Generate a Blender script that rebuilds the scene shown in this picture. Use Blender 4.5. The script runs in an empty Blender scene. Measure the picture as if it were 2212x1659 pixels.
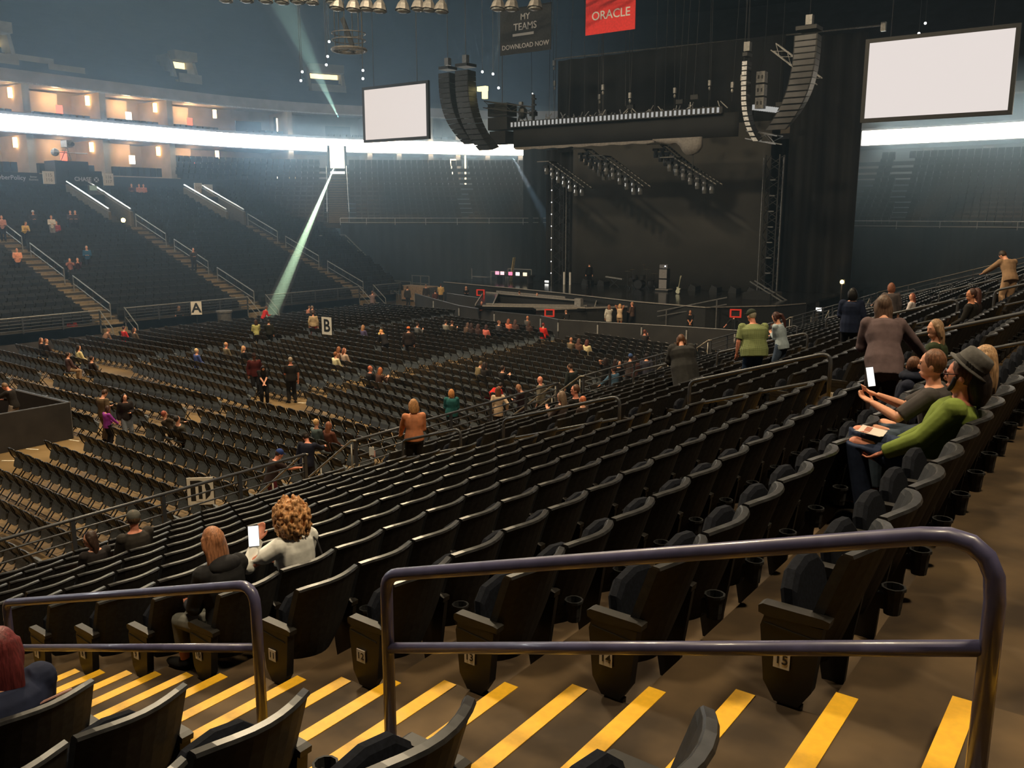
import bpy, math, random
import numpy as np
from mathutils import Vector, Matrix
random.seed(7)
rng = np.random.default_rng(7)
SC = bpy.context.scene
COL = SC.collection
R = math.radians

# ------------------------------------------------------------------ camera
CZ = 7.2
AZ = R(36.0)                       # heading, degrees left of the long axis (+Y)
PITCH = math.atan(369.5 / 1896.0)
cam_d = bpy.data.cameras.new('camera')
cam = bpy.data.objects.new('camera', cam_d)
COL.objects.link(cam)
cam.location = (0, 0, CZ)
cam.rotation_euler = (R(90) - PITCH, 0, AZ)
cam_d.sensor_fit = 'HORIZONTAL'
cam_d.sensor_width = 36.0
cam_d.lens = 36.0 * 1896.0 / 2212.0
cam_d.clip_start = 0.05
cam_d.clip_end = 400
SC.camera = cam

# ------------------------------------------------------------------ view, world, house lights
SC.view_settings.view_transform = 'Standard'
SC.view_settings.look = 'None'
SC.view_settings.exposure = 0.0
SC.view_settings.gamma = 1.0
SC.view_settings.use_curve_mapping = False
cy = SC.cycles
cy.use_denoising = True
cy.max_bounces = 5
cy.diffuse_bounces = 2
cy.glossy_bounces = 2
cy.transmission_bounces = 3
cy.transparent_max_bounces = 6
cy.volume_bounces = 0
cy.caustics_reflective = False
cy.caustics_refractive = False
cy.sample_clamp_indirect = 4.0
cy.use_light_tree = True

W = bpy.data.worlds.new('dark_hall')
SC.world = W
W.use_nodes = True
W.node_tree.nodes['Background'].inputs[0].default_value = (0.85, 0.92, 1.0, 1)
W.node_tree.nodes['Background'].inputs[1].default_value = 0.022

def area_light(name, loc, size, power, color, target=None, size_y=None):
    d = bpy.data.lights.new(name, 'AREA')
    d.shape = 'RECTANGLE'
    d.size = size
    d.size_y = size_y or size
    d.energy = power
    d.color = color
    o = bpy.data.objects.new(name, d)
    COL.objects.link(o)
    o.location = loc
    if target is not None:
        v = Vector(target) - Vector(loc)
        o.rotation_euler = v.to_track_quat('-Z', 'Y').to_euler()
    return o

WARM = (1.0, 0.80, 0.52)
# lamps in the roof over the near stand and the floor
area_light('house_lamp', (6, 8, 25), 2.2, 2700, WARM, (-2, 5, 4))
area_light('house_lamp', (-6, 0, 27), 2.2, 2300, WARM, (-8, 4, 2))
area_light('house_lamp', (-22, 16, 29), 2.5, 8500, WARM, (-21, 17, 0))
area_light('house_lamp', (-31, 26, 29), 2.5, 5000, WARM, (-31, 27, 0))
area_light('house_lamp', (-8, 33, 29), 2.5, 900, (1.0, 0.85, 0.66), (-9, 32, 2))
area_light('house_lamp', (-45, 27, 29), 2.5, 1300, (1.0, 0.84, 0.62), (-44, 30, 1))

# ------------------------------------------------------------------ helpers
def S(r, g, b):
    f = lambda c: (c / 255 / 12.92) if c / 255 <= 0.04045 else ((c / 255 + 0.055) / 1.055) ** 2.4
    return (f(r), f(g), f(b))

MATS = {}
def mat(name, color, rough=0.7, metal=0.0, noise=0.25, scale=8.0, bump=0.0, spec=0.5, color2=None, emit=None, estr=0.0, coat=0.0):
    if name in MATS: return MATS[name]
    m = bpy.data.materials.new(name)
    m.use_nodes = True
    nt = m.node_tree
    b = nt.nodes['Principled BSDF']
    b.inputs['Roughness'].default_value = rough
    b.inputs['Metallic'].default_value = metal
    b.inputs['Specular IOR Level'].default_value = spec
    if coat: b.inputs['Coat Weight'].default_value = coat
    if noise > 0 or color2:
        tc = nt.nodes.new('ShaderNodeTexCoord')
        n = nt.nodes.new('ShaderNodeTexNoise')
        n.inputs['Scale'].default_value = scale
        n.inputs['Detail'].default_value = 4
        rp = nt.nodes.new('ShaderNodeValToRGB')
        rp.color_ramp.elements[0].position = 0.35
        rp.color_ramp.elements[1].position = 0.68
        c1 = [c * (1 - noise) for c in color]
        c2 = color2 or [min(1, c * (1 + noise)) for c in color]
        rp.color_ramp.elements[0].color = (*c1, 1)
        rp.color_ramp.elements[1].color = (*c2, 1)
        nt.links.new(tc.outputs['Object'], n.inputs['Vector'])
        nt.links.new(n.outputs['Fac'], rp.inputs[0])
        nt.links.new(rp.outputs[0], b.inputs['Base Color'])
        if bump:
            bp = nt.nodes.new('ShaderNodeBump')
            bp.inputs['Strength'].default_value = bump
            bp.inputs['Distance'].default_value = 0.01
            nt.links.new(n.outputs['Fac'], bp.inputs['Height'])
            nt.links.new(bp.outputs[0], b.inputs['Normal'])
    else:
        b.inputs['Base Color'].default_value = (*color, 1)
    if emit:
        b.inputs['Emission Color'].default_value = (*emit, 1)
        b.inputs['Emission Strength'].default_value = estr
    MATS[name] = m
    return m

def emat(name, color, strength):
    if name in MATS: return MATS[name]
    m = bpy.data.materials.new(name)
    m.use_nodes = True
    nt = m.node_tree
    nt.nodes.clear()
    e = nt.nodes.new('ShaderNodeEmission')
    e.inputs[0].default_value = (*color, 1)
    e.inputs[1].default_value = strength
    o = nt.nodes.new('ShaderNodeOutputMaterial')
    nt.links.new(e.outputs[0], o.inputs[0])
    MATS[name] = m
    return m

def volmat(name, color, density, aniso=0.0):
    m = bpy.data.materials.new(name)
    m.use_nodes = True
    nt = m.node_tree
    nt.nodes.clear()
    v = nt.nodes.new('ShaderNodeVolumeScatter')
    v.inputs['Color'].default_value = (*color, 1)
    v.inputs['Density'].default_value = density
    v.inputs['Anisotropy'].default_value = aniso
    o = nt.nodes.new('ShaderNodeOutputMaterial')
    nt.links.new(v.outputs[0], o.inputs['Volume'])
    return m

V3 = lambda *a: np.array(a, float)
def unit(v):
    v = np.asarray(v, float)
    return v / max(1e-9, np.linalg.norm(v))
def frame(d):
    d = unit(d)
    a = V3(0, 0, 1) if abs(d[2]) < 0.95 else V3(1, 0, 0)
    s = unit(np.cross(a, d))
    return s, np.cross(d, s)

BOXF = [(0, 3, 2, 1), (4, 5, 6, 7), (0, 1, 5, 4), (1, 2, 6, 5), (2, 3, 7, 6), (3, 0, 4, 7)]
class MB:
    """collects shapes; build() links them as one mesh object"""
    def __init__(s): s.v = []; s.f = []; s.n = 0
    def add(s, v, f):
        v = np.asarray(v, float).reshape(-1, 3)
        s.v.append(v)
        s.f += [tuple(i + s.n for i in q) for q in f]
        s.n += len(v)
        return s
    def box(s, c, size, rz=0.0, M=None):
        x, y, z = [a / 2 for a in size]
        v = np.array([(-x, -y, -z), (x, -y, -z), (x, y, -z), (-x, y, -z), (-x, -y, z), (x, -y, z), (x, y, z), (-x, y, z)])
        if rz:
            cc, ss = math.cos(rz), math.sin(rz)
            v = v @ np.array([(cc, ss, 0), (-ss, cc, 0), (0, 0, 1)])
        if M is not None: v = v @ np.array(M).T
        return s.add(v + np.asarray(c, float), BOXF)
    def span(s, a, b):
        a = np.minimum(a, b) * 1.0; b2 = np.maximum(a, b)
        return s.box((a + b2) / 2, b2 - a)
    def bar(s, p, q, w, h=None):
        p, q = np.asarray(p, float), np.asarray(q, float)
        h = h or w
        d = q - p
        a, b = frame(d)
        v = []
        for o in (p, q):
            for sx, sy in ((-1, -1), (1, -1), (1, 1), (-1, 1)):
                v.append(o + a * sx * w / 2 + b * sy * h / 2)
        return s.add(v, BOXF)
    def tube(s, pts, r, n=8, cap=True):
        pts = [np.asarray(p, float) for p in pts]
        k = len(pts)
        rs = r if hasattr(r, '__len__') else [r] * k
        vs = []
        a = None
        for i, p in enumerate(pts):
            d = unit(pts[min(i + 1, k - 1)] - pts[max(i - 1, 0)])
            if a is None:
                a, b = frame(d)
            else:
                a = unit(a - d * np.dot(a, d)); b = np.cross(d, a)
            for j in range(n):
                t = 2 * math.pi * j / n
                vs.append(p + rs[i] * (a * math.cos(t) + b * math.sin(t)))
        f = []
        for i in range(k - 1):
            for j in range(n):
                f.append((i * n + j, i * n + (j + 1) % n, (i + 1) * n + (j + 1) % n, (i + 1) * n + j))
        if cap:
            f.append(tuple(reversed(range(n)))); f.append(tuple((k - 1) * n + j for j in range(n)))
        return s.add(vs, f)
    def cyl(s, p, q, r, n=10): return s.tube([p, q], r, n)
    def loft(s, rings, cap=True):
        """rings: arrays of equal length"""
        n = len(rings[0]); k = len(rings)
        f = []
        for i in range(k - 1):
            for j in range(n):
                f.append((i * n + j, i * n + (j + 1) % n, (i + 1) * n + (j + 1) % n, (i + 1) * n + j))
        if cap:
            f.append(tuple(reversed(range(n)))); f.append(tuple((k - 1) * n + j for j in range(n)))
        return s.add(np.concatenate([np.asarray(r, float) for r in rings]), f)
    def ball(s, c, rad, n=10, m=7, M=None):
        rad = rad if hasattr(rad, '__len__') else (rad,) * 3
        c = np.asarray(c, float)
        rings = []
        for i in range(1, m):
            t = math.pi * i / m
            ring = np.array([(math.sin(t) * math.cos(2 * math.pi * j / n) * rad[0], math.sin(t) * math.sin(2 * math.pi * j / n) * rad[1], -math.cos(t) * rad[2]) for j in range(n)])
            rings.append(ring)
        v = np.concatenate(rings + [np.array([(0, 0, -rad[2]), (0, 0, rad[2])])])
        if M is not None: v = v @ np.array(M).T
        f = []
        k = m - 1
        for i in range(k - 1):
            for j in range(n):
                f.append((i * n + j, i * n + (j + 1) % n, (i + 1) * n + (j + 1) % n, (i + 1) * n + j))
        for j in range(n):
            f.append((k * n, (j + 1) % n, j)); f.append((k * n + 1, (k - 1) * n + j, (k - 1) * n + (j + 1) % n))
        return s.add(v + c, f)
    def prism(s, poly, axis, a, b):
        """poly: 2D outline (CCW) extruded along axis from a to b"""
        n = len(poly)
        def P(u, w, t):
            return (t, u, w) if axis == 0 else ((u, t, w) if axis == 1 else (u, w, t))
        v = [P(u, w, a) for u, w in poly] + [P(u, w, b) for u, w in poly]
        f = [tuple(reversed(range(n))), tuple(range(n, 2 * n))]
        for j in range(n):
            f.append((j, (j + 1) % n, n + (j + 1) % n, n + j))
        return s.add(v, f)
    def mesh(s, name):
        me = bpy.data.meshes.new(name)
        if s.v:
            me.from_pydata(np.concatenate(s.v).tolist(), [], s.f)
        return me
    def build(s, name, m, parent=None, smooth=False, loc=None, rz=0.0):
        me = s.mesh(name)
        if m: me.materials.append(m)
        if smooth: me.shade_smooth()
        return link(name, me, parent, loc, rz)

def link(name, data, parent=None, loc=None, rz=0.0):
    o = bpy.data.objects.new(name, data)
    COL.objects.link(o)
    if parent is not None: o.parent = parent
    if loc is not None: o.location = loc
    if rz: o.rotation_euler = (0, 0, rz)
    return o
def tag(o, label=None, cat=None, group=None, kind=None):
    if label: o['label'] = label
    if cat: o['category'] = cat
    if group: o['group'] = group
    if kind: o['kind'] = kind
    return o
def thing(name, label, cat, loc=(0, 0, 0), rz=0.0, group=None):
    return tag(link(name, None, None, loc, rz), label, cat, group)
def struct(o): o['kind'] = 'structure'; return o

TEXTS = []
def text(body, size, m, parent, M, name='lettering', extrude=0.002, bold=0.0):
    c = bpy.data.curves.new(name, 'FONT')
    c.body = body
    c.size = size
    c.align_x = 'CENTER'; c.align_y = 'CENTER'
    c.extrude = extrude
    c.offset = bold
    c.resolution_u = 3
    tmp = bpy.data.objects.new('tmp_text', c)
    COL.objects.link(tmp)
    o = bpy.data.objects.new(name, bpy.data.meshes.new(name))
    COL.objects.link(o)
    o.parent = parent
    o.matrix_local = M
    TEXTS.append((tmp, o, m))
    return o
def flush_texts():
    dg = bpy.context.evaluated_depsgraph_get()
    for tmp, o, m in TEXTS:
        me = bpy.data.meshes.new_from_object(tmp.evaluated_get(dg))
        me.materials.clear(); me.materials.append(m)
        o.data = me
    for tmp, o, m in TEXTS:
        bpy.data.objects.remove(tmp)
    TEXTS.clear()
def facing(loc, normal, up=(0, 0, 1), sx=1.0):
    """matrix whose local +Z is the normal and local +Y is up"""
    n = Vector(normal).normalized(); u = Vector(up)
    x = u.cross(n).normalized(); y = n.cross(x)
    m = Matrix((x * sx, y, n)).transposed().to_4x4()
    m.translation = Vector(loc)
    return m
ORD = ['first', 'second', 'third', 'fourth', 'fifth', 'sixth', 'seventh', 'eighth', 'ninth', 'tenth', 'eleventh', 'twelfth', 'thirteenth', 'fourteenth', 'fifteenth', 'sixteenth', 'seventeenth', 'eighteenth', 'nineteenth', 'twentieth']
ORD += ['twenty-' + o for o in ORD[:9]] + ['thirtieth'] + ['thirty-' + o for o in ORD[:9]] + ['fortieth']

# camera model in numpy, used only to rank repeats by their size in the picture
_hd = V3(-math.sin(AZ), math.cos(AZ), 0); _F = _hd * math.cos(PITCH) - V3(0, 0, math.sin(PITCH))
_U = _hd * math.sin(PITCH) + V3(0, 0, math.cos(PITCH)); _R = V3(math.cos(AZ), math.sin(AZ), 0)
def depth_in_view(p, margin=60):
    d = np.asarray(p, float) - V3(0, 0, CZ)
    z = d @ _F
    if z < 0.3: return None
    x = 1106 + 1896 * (d @ _R) / z; y = 829.5 - 1896 * (d @ _U) / z
    if -margin < x < 2212 + margin and -margin < y < 1659 + margin: return z
    return None
# ------------------------------------------------------------------ near stand
def XR(r): return -0.834 - 0.825 * (15 - r)      # riser behind row r
def TZ(r): return 5.06 - 0.255 * (15 - r)        # tread height of row r
ROW0, ROW1 = 1, 19
Y_END = 56.6
PITCHY = 9.36
AISLES = [2.07 + 0.03 + PITCHY * k for k in range(6)]   # lower edge of each aisle
AW = 1.27
concrete = mat('brown_concrete', (0.066, 0.041, 0.020), 0.82, noise=0.5, scale=1.7, bump=0.25, color2=(0.125, 0.080, 0.038), spec=0.35)
riser_m = mat('dark_riser', (0.030, 0.021, 0.013), 0.85, noise=0.3, scale=3.0)
yellow = mat('yellow_paint', (0.80, 0.44, 0.018), 0.55, noise=0.07, scale=30.0, bump=0.05)
navy_paint = mat('navy_paint', (0.078, 0.074, 0.150), 0.36, noise=0.15, scale=14.0, spec=0.6, coat=0.2)
grey_paint = mat('grey_rail_paint', (0.045, 0.048, 0.056), 0.4, noise=0.15, scale=6.0)

stand = struct(link('floor_terrace', None))
for r in range(ROW0, ROW1 + 1):
    mb = MB()
    x0 = XR(r) - 0.825 if r > ROW0 else XR(r) - 1.15
    mb.span((x0, -14, TZ(r) - 0.34), (XR(r) + 0.02, Y_END, TZ(r)))
    mb.build('terrace_step', concrete, stand)
# wall from the arena floor up to the first row
wn = MB(); wn.span((XR(1) - 1.15, -14, 0), (XR(1) - 1.0, Y_END, TZ(1) - 0.1))
wn.span((XR(1) - 1.1, Y_END - 0.15, 0), (6, Y_END, TZ(1) - 0.2))
struct(wn.build('wall_near', mat('stand_wall', (0.035, 0.031, 0.03), 0.8), None))
we = MB()
for r in range(ROW0, ROW1 + 1): we.span((XR(r) - 0.825, Y_END - 0.12, 0.5), (XR(r) + 0.02, Y_END + 0.02, TZ(r) - 0.1))
struct(we.build('wall_end', MATS['stand_wall'], None))

# aisles: half steps, yellow nosings
for k, a0 in enumerate(AISLES):
    st = struct(link('floor_aisle', None))
    for r in range(ROW0, ROW1 + 1):
        for half in (0, 1):
            x1 = XR(r); x0 = x1 - (0.4125 if half else 0.825)
            z = TZ(r) + (0.1275 if half else 0.0)
            mb = MB()
            if half:
                mb.span((x0, a0, z - 0.14), (x1 + 0.01, a0 + AW, z))
                s_ = mb.build('step', concrete, st)
            else:
                s_ = st
            nb = MB()
            nb.span((x0 - 0.004, a0 + 0.02, z - 0.030), (x0 + 0.082, a0 + AW - 0.01, z + 0.004))
            nb.build('yellow_nosing', yellow, s_)

# aisle handrails: pieces with rounded ends
def bend(a, b, c, r, n=6):
    a, b, c = [np.asarray(p, float) for p in (a, b, c)]
    p = b + unit(a - b) * r; q = b + unit(c - b) * r
    return [(1 - t) ** 2 * p + 2 * t * (1 - t) * b + t * t * q for t in np.linspace(0, 1, n)]
def slope_z(x): return 5.315 + 0.309 * (x + 0.834)
def aisle_rail(y, x0, x1, label, m, r0=0.08, r1=0.22, grp=None, rad=0.030, mid=True):
    g0 = slope_z(x0) - 0.06; g1 = slope_z(x1) - 0.06
    t = thing('aisle_handrail', label, 'handrail', (x0, y, g0), 0, grp)
    o = V3(x0, y, g0)
    P = lambda x, h: V3(x, y, slope_z(x) + h) - o
    f0, f1 = V3(x0, y, g0) - o, V3(x1, y, g1) - o
    pts = [f0] + bend(f0, P(x0, .82), P(x1, .82), r0) + bend(P(x0, .82), P(x1, .82), f1, r1) + [f1]
    n = 12 if y < 5 else 7
    MB().tube(pts, rad, n).build('top_rail', m, t, True)
    if mid: MB().tube([P(x0 + .02, .455), P(x1 - .02, .455)], rad * .85, n).build('middle_rail', m, t, True)
    for f in (f0, f1):
        b = MB().cyl(f, f + V3(0, 0, .025), rad * 2.0, n)
        b.build('floor_flange', m, t)
aisle_rail(2.75, -2.72, -0.265, 'large navy aisle handrail in front of the camera with a wide rounded end', navy_paint)
aisle_rail(2.75, -6.7, -3.70, 'navy aisle handrail further down the yellow-edged steps, beside the blonde seated woman', navy_paint, 0.06, 0.14)
an = ['second', 'third', 'fourth', 'fifth', 'sixth']
for k in range(1, 6):
    y = AISLES[k] + AW / 2
    for i, (x0, x1, nm) in enumerate([(-11.4, -9.95, 'lowest'), (-8.97, -6.66, 'second lowest'), (-5.47, -3.42, 'third lowest'), (-2.72, -0.4, 'highest')]):
        if k > 3 and i == 0: pass
        aisle_rail(y, x0, x1, 'dark handrail, %s piece in the %s aisle from the yellow-edged steps' % (nm, an[k - 1]), grey_paint, 0.10, 0.16, None, 0.028)

# front rail of the stand with gates to the floor
GATES = [(a - 0.02, a + AW + 0.05) for a in AISLES]
XF = XR(1) - 1.08
segs = []
y = -6.0
for g0, g1 in GATES + [(Y_END, Y_END)]:
    segs.append((y, g0)); y = g1
zf = TZ(1)
for i, (y0, y1) in enumerate(segs):
    nm = ['beside the big D sign', 'behind the woman in the tan sweater', 'in front of the bald man in grey', 'below the black padded coat', 'near the stage stairs', 'beside the right stage tower', 'at the far end'][i]
    t = thing('front_railing', 'dark horizontal-tube front railing of the stand, piece %s' % nm, 'railing', (XF, y0, zf))
    L = y1 - y0
    for z, rr in ((0.92, .03), (0.74, .016), (0.56, .016), (0.38, .016), (0.20, .016)):
        MB().cyl((0, 0.02, z), (0, L - .02, z), rr, 7).build('rail', grey_paint, t, True)
    n = max(1, int(round(L / 1.7)))
    for j in range(n + 1):
        MB().box((0, 0.03 + (L - .06) * j / n, .45), (.05, .07, .9)).build('post', grey_paint, t)
# stairs and sloping handrails from the gates to the floor
steel = mat('galvanised_steel', (0.30, 0.27, 0.22), 0.4, metal=0.7, noise=0.15)
for i, (g0, g1) in enumerate(GATES[1:5]):
    st = struct(link('floor_gate_stairs', None))
    n = 7
    for j in range(n):
        mb = MB(); z = TZ(1) - (j + 1) * TZ(1) / (n + 1)
        mb.span((XF - 0.03 - 0.28 * (j + 1), g0, 0), (XF - 0.03 - 0.28 * j, g1, z))
        mb.build('step', concrete, st)
    for y, sd in ((g0, 'near'), (g1, 'far')):
        t = thing('stair_handrail', 'pale steel stair handrail from the %s gate down to the floor, %s side' % (an[i], sd), 'handrail', (XF, y, 0))
        e = V3(-2.2, 0, 0)
        MB().tube([V3(0.05, 0, TZ(1) + .92), V3(-.1, 0, TZ(1) + .9), V3(-2.0, 0, .95), V3(-2.2, 0, .9)], .022, 7).build('top_rail', steel, t, True)
        MB().tube([V3(0, 0, TZ(1) + .4), V3(-2.0, 0, .45)], .016, 6).build('lower_rail', steel, t, True)
        for x in (-.1, -1.1, -2.05):
            MB().cyl((x, 0, max(0, TZ(1) * (1 + x / 2.2)) * .9), (x, 0, .93 + max(0, TZ(1) * (1 + x / 2.05)) * .97), .02, 6).build('post', steel, t, True)
# climbing rail along the far end of the stand
t = thing('end_railing', 'grey railing with glass-like dark infill climbing along the far end of the stand', 'railing', (XF, Y_END - .05, zf))
sl = 0.255 / 0.825
for h, rr in ((.95, .03), (.7, .02), (.45, .02), (.2, .02)):
    MB().tube([(0, 0, h), (14, 0, h + 14 * sl)], rr, 6).build('rail', steel if h > .9 else grey_paint, t, True)
for j in range(9):
    x = j * 1.7
    MB().box((x, 0, x * sl + .45), (.06, .06, 1.0)).build('post', grey_paint, t)

# ------------------------------------------------------------------ arena seats
plastic = mat('black_seat_plastic', (0.0235, 0.0245, 0.0265), 0.62, noise=0.25, scale=30.0, spec=0.28)
rim_m = mat('glossy_seat_edge', (0.024, 0.0245, 0.026), 0.36, noise=0.4, scale=18.0, spec=0.6)  # light caught along the backrest top, put in as a glossier strip
cushion = mat('navy_seat_fabric', (0.0065, 0.008, 0.013), 0.9, noise=0.3, scale=60.0, spec=0.15)
arm_m = mat('armrest_plastic', (0.012, 0.0105, 0.009), 0.5, noise=0.3, scale=20.0)
iron = mat('black_cast_iron', (0.010, 0.009, 0.008), 0.5, noise=0.2, spec=0.4)
white_plate = mat('white_number_plate', (0.72, 0.70, 0.66), 0.5, noise=0.04)
black_ink = mat('black_ink', (0.01, 0.01, 0.01), 0.6, noise=0.0)
SW = 0.54
def back_pt(u, z, off):
    """u -1..1 across, z height, off thickness offset; x is backward (+), y along the row"""
    hw = 0.253 if z > .52 else 0.253 - 0.085 * ((0.52 - z) / .26) ** 2
    x = -0.10 + 0.195 * (z - .26) / .58 - 0.082 * u * u + off
    return (x, u * hw, z - (0.018 * u ** 4 if z > .8 else 0))
def shell(nu, zs, o0, o1):
    mb = MB(); us = np.linspace(-1, 1, nu)
    A = [back_pt(u, z, o0) for z in zs for u in us]; B = [back_pt(u, z, o1) for z in zs for u in us]
    n = len(A); f = []
    nz = len(zs)
    for i in range(nz - 1):
        for j in range(nu - 1):
            a = i * nu + j
            f.append((a, a + nu, a + nu + 1, a + 1)); f.append((n + a, n + a + 1, n + a + nu + 1, n + a + nu))
    for j in range(nu - 1):
        f.append((j, j + 1, n + j + 1, n + j)); a = (nz - 1) * nu + j
        f.append((a, n + a, n + a + 1, a + 1))
    for i in range(nz - 1):
        a = i * nu; f.append((a, n + a, n + a + nu, a + nu))
        a = i * nu + nu - 1; f.append((a, a + nu, n + a + nu, n + a))
    return mb.add(A + B, f)
def rim_mb(nu):
    mb = MB(); us = np.linspace(-1, 1, nu)
    for s_ in range(nu - 1):
        q = []
        for u in (us[s_], us[s_ + 1]):
            x, y_, z = back_pt(u, .84, 0)
            q.append([(x - .046, y_, z - .004), (x + .003, y_, z - .010), (x - .004, y_, z + .004), (x - .036, y_, z + .006)])
        mb.loft(q, cap=s_ in (0, nu - 2))
    return mb
def pan_mb(down=False):
    """tip-up seat: rounded pad"""
    mb = MB()
    out = [(-.20, 0), (-.215, .16), (-.20, .27), (-.13, .335), (0, .355), (.13, .335), (.20, .27), (.215, .16), (.20, 0)]
    rings = []
    for t, sc in ((0, .93), (.018, 1), (.052, 1), (.07, .93)):
        if down: rings.append([(-.10 - h * 1.08, w * sc, .40 + t + .03 * (h / .35)) for w, h in out])
        else: rings.append([(-.17 - t - .06 * (h / .35), w * sc, .355 + h * .92 * sc) for w, h in out])
    return mb.loft(rings)
def arm_mb():
    mb = MB()
    P = [(-.335, .515), (-.30, .505), (-.05, .515), (-.045, .545), (-.075, .552), (-.32, .556), (-.337, .545)]
    return mb.prism([(a, b) for a, b in P][::-1], 1, -.03, .03)
def leg_mb(wide):
    mb = MB()
    if wide:
        P = [(-.31, .51), (-.325, .46), (-.30, .22), (-.25, .14), (-.15, .14), (-.10, .22), (-.07, .51)]
        mb.prism(P, 1, -.028, .028)
        mb.prism([(-.24, .14), (-.20, .0), (-.15, .0), (-.14, .14)], 1, -.02, .02)
        mb.box((-.175, 0, .012), (.16, .06, .024))
        mb.bar((-.31, -.03, .475), (-.10, -.03, .455), .006)
        return mb
    P = [(-.28, .51), (-.24, .16), (-.21, .0), (-.11, .0), (-.10, .16), (-.05, .51)]
    return mb.prism(P, 1, -.016, .016)
def cup_mb():
    mb = MB()
    n = 10; ring = lambda r, z, x: [(x + r * math.cos(2 * math.pi * j / n), r * math.sin(2 * math.pi * j / n), z) for j in range(n)]
    x = .065
    mb.loft([ring(.036, .40, x), ring(.046, .51, x), ring(.053, .512, x), ring(.053, .526, x), ring(.043, .526, x), ring(.040, .43, x)])
    mb.box((.02, 0, .45), (.04, .03, .07))
    return mb
def finish(mb, name, m, smooth=False):
    me = mb.mesh(name); me.materials.append(m)
    if smooth:
        me.shade_smooth()
    return me
ME = dict(back=finish(shell(9, [.26, .33, .42, .52, .68, .80, .838], -.045, 0), 'backrest', plastic),
          rim=finish(rim_mb(9), 'backrest_edge', rim_m),
          pan=finish(pan_mb(), 'seat', cushion), pand=finish(pan_mb(True), 'seat', cushion),
          arm=finish(arm_mb(), 'armrest', arm_m), leg=finish(leg_mb(False), 'leg', iron),
          end=finish(leg_mb(True), 'end_panel', iron), cup=finish(cup_mb(), 'cup_holder', plastic))
SEATS = []        # (row, section, index, y)
for r in range(1, 17):
    for k in range(6):
        y0 = AISLES[k] + AW + 0.01 if k >= 0 else 0
        n = 15
        for i in range(n):
            yy = y0 + SW * (i + .5)
            if yy > Y_END - .5: break
            if r == 16 and k == 0 and i > 1: break
            if r == 16 and k > 0: break
            SEATS.append((r, k, i, yy))
    for i in range(3):
        SEATS.append((r, -1, i, AISLES[0] - .02 - SW * (i + .5)))
NUMW = dict(enumerate('zero one two three four five six seven eight nine ten eleven twelve thirteen fourteen fifteen sixteen'.split()))
def seat_pos(r, y): return V3(XR(r), y, TZ(r))
rank = []
for s_ in SEATS:
    d = depth_in_view(seat_pos(s_[0], s_[3]) + V3(-.1, 0, .6), 520 if s_[1] < 0 else 60)
    if d: rank.append((d, s_))
rank.sort(key=lambda q: q[0])
SOLO = [q[1] for q in rank[:300]]
solo_set = set(SOLO)
REST = [q[1] for q in rank[300:]]
OCCUPIED = {}     # (row, section, index) filled by the people table before the seats are linked
PLATES = {(15, 0): '15', (14, 0): '14', (13, 0): '13', (12, 0): '12', (11, 0): '11', (10, 0): '10', (9, 0): '9', (8, 0): '8', (16, 0): '16', (7, 0): '7'}
def build_seats():
    for (r, k, i, y) in SOLO:
        x, _, z = seat_pos(r, y)
        pl = {-1: 'before the yellow-edged steps', 0: 'past the yellow-edged steps', 1: 'past the second aisle', 2: 'past the third aisle', 3: 'past the fourth aisle', 4: 'past the fifth aisle', 5: 'past the sixth aisle'}[k]
        lab = 'black arena seat %s, row %s, %s from that aisle' % (pl, NUMW[r], ORD[i])
        if (r, k, i) in OCCUPIED: lab = 'black arena seat under %s' % OCCUPIED[(r, k, i)]
        t = thing('arena_seat', lab, 'seat', (x, y, z), 0, 'black arena seats of the near stand')
        b = link('backrest', ME['back'], t)
        link('backrest_edge', ME['rim'], b)
        link('seat', ME['pand'] if (r, k, i) in OCCUPIED else ME['pan'], t)
        sd = -1 if k >= 0 else 1
        link('armrest', ME['arm'], t, (0, sd * SW / 2, 0))
        e = link('end_panel' if i == 0 else 'leg', ME['end'] if i == 0 else ME['leg'], t, (0, sd * SW / 2, 0))
        if i > 0 or k < 0: link('cup_holder', ME['cup'], t, (0, sd * SW / 2, 0))
        if i == 14 or (k < 0):
            link('armrest', ME['arm'], t, (0, -sd * SW / 2, 0)); 
        if i == 0 and k >= 0:
            p = MB().box((-.225, -.034 - SW / 2, .335), (.068, .006, .078)).build('number_plate', white_plate, e)
            p.location = (0, SW / 2, 0)
            text(str(r), .058, black_ink, p, facing((-.225, -.0385 - SW / 2, .335), (0, -1, 0)), 'numeral', .0006, .0008)
    # the seats beyond the 300 largest: one mass, same shapes with fewer facets
    tpl = MB()
    for mb in (shell(5, [.26, .45, .838], -.045, 0), ):
        tpl.add(np.concatenate(mb.v), mb.f)
    tp2 = MB(); tp2.box((-.18, -SW / 2, .53), (.27, .06, .04)); tp2.box((-.17, -SW / 2, .25), (.12, .03, .5)); tp2.box((.06, -SW / 2, .47), (.09, .09, .11))
    pm = pan_mb(); tp3 = MB().add(np.concatenate(pm.v), pm.f)
    rm = rim_mb(5)
    def mass(name, tmpl, m, parent, label=None):
        V = np.concatenate(tmpl.v); nV = len(V)
        pos = np.array([seat_pos(s_[0], s_[3]) for s_ in REST])
        VV = (V[None] + pos[:, None]).reshape(-1, 3)
        F = [tuple(a + i * nV for a in q) for i in range(len(REST)) for q in tmpl.f]
        me = bpy.data.meshes.new(name); me.from_pydata(VV.tolist(), [], F); me.materials.append(m)
        o = link(name, me, parent)
        o['kind'] = 'stuff'
        return o
    root = mass('far_arena_seats', tpl, plastic, None)
    tag(root, 'mass of the farther black arena seats of the near stand', 'seats')
    mass('armrests_and_legs', tp2, iron, root); mass('seat_pads', tp3, cushion, root); mass('backrest_edges', rm, rim_m, root)
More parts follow.
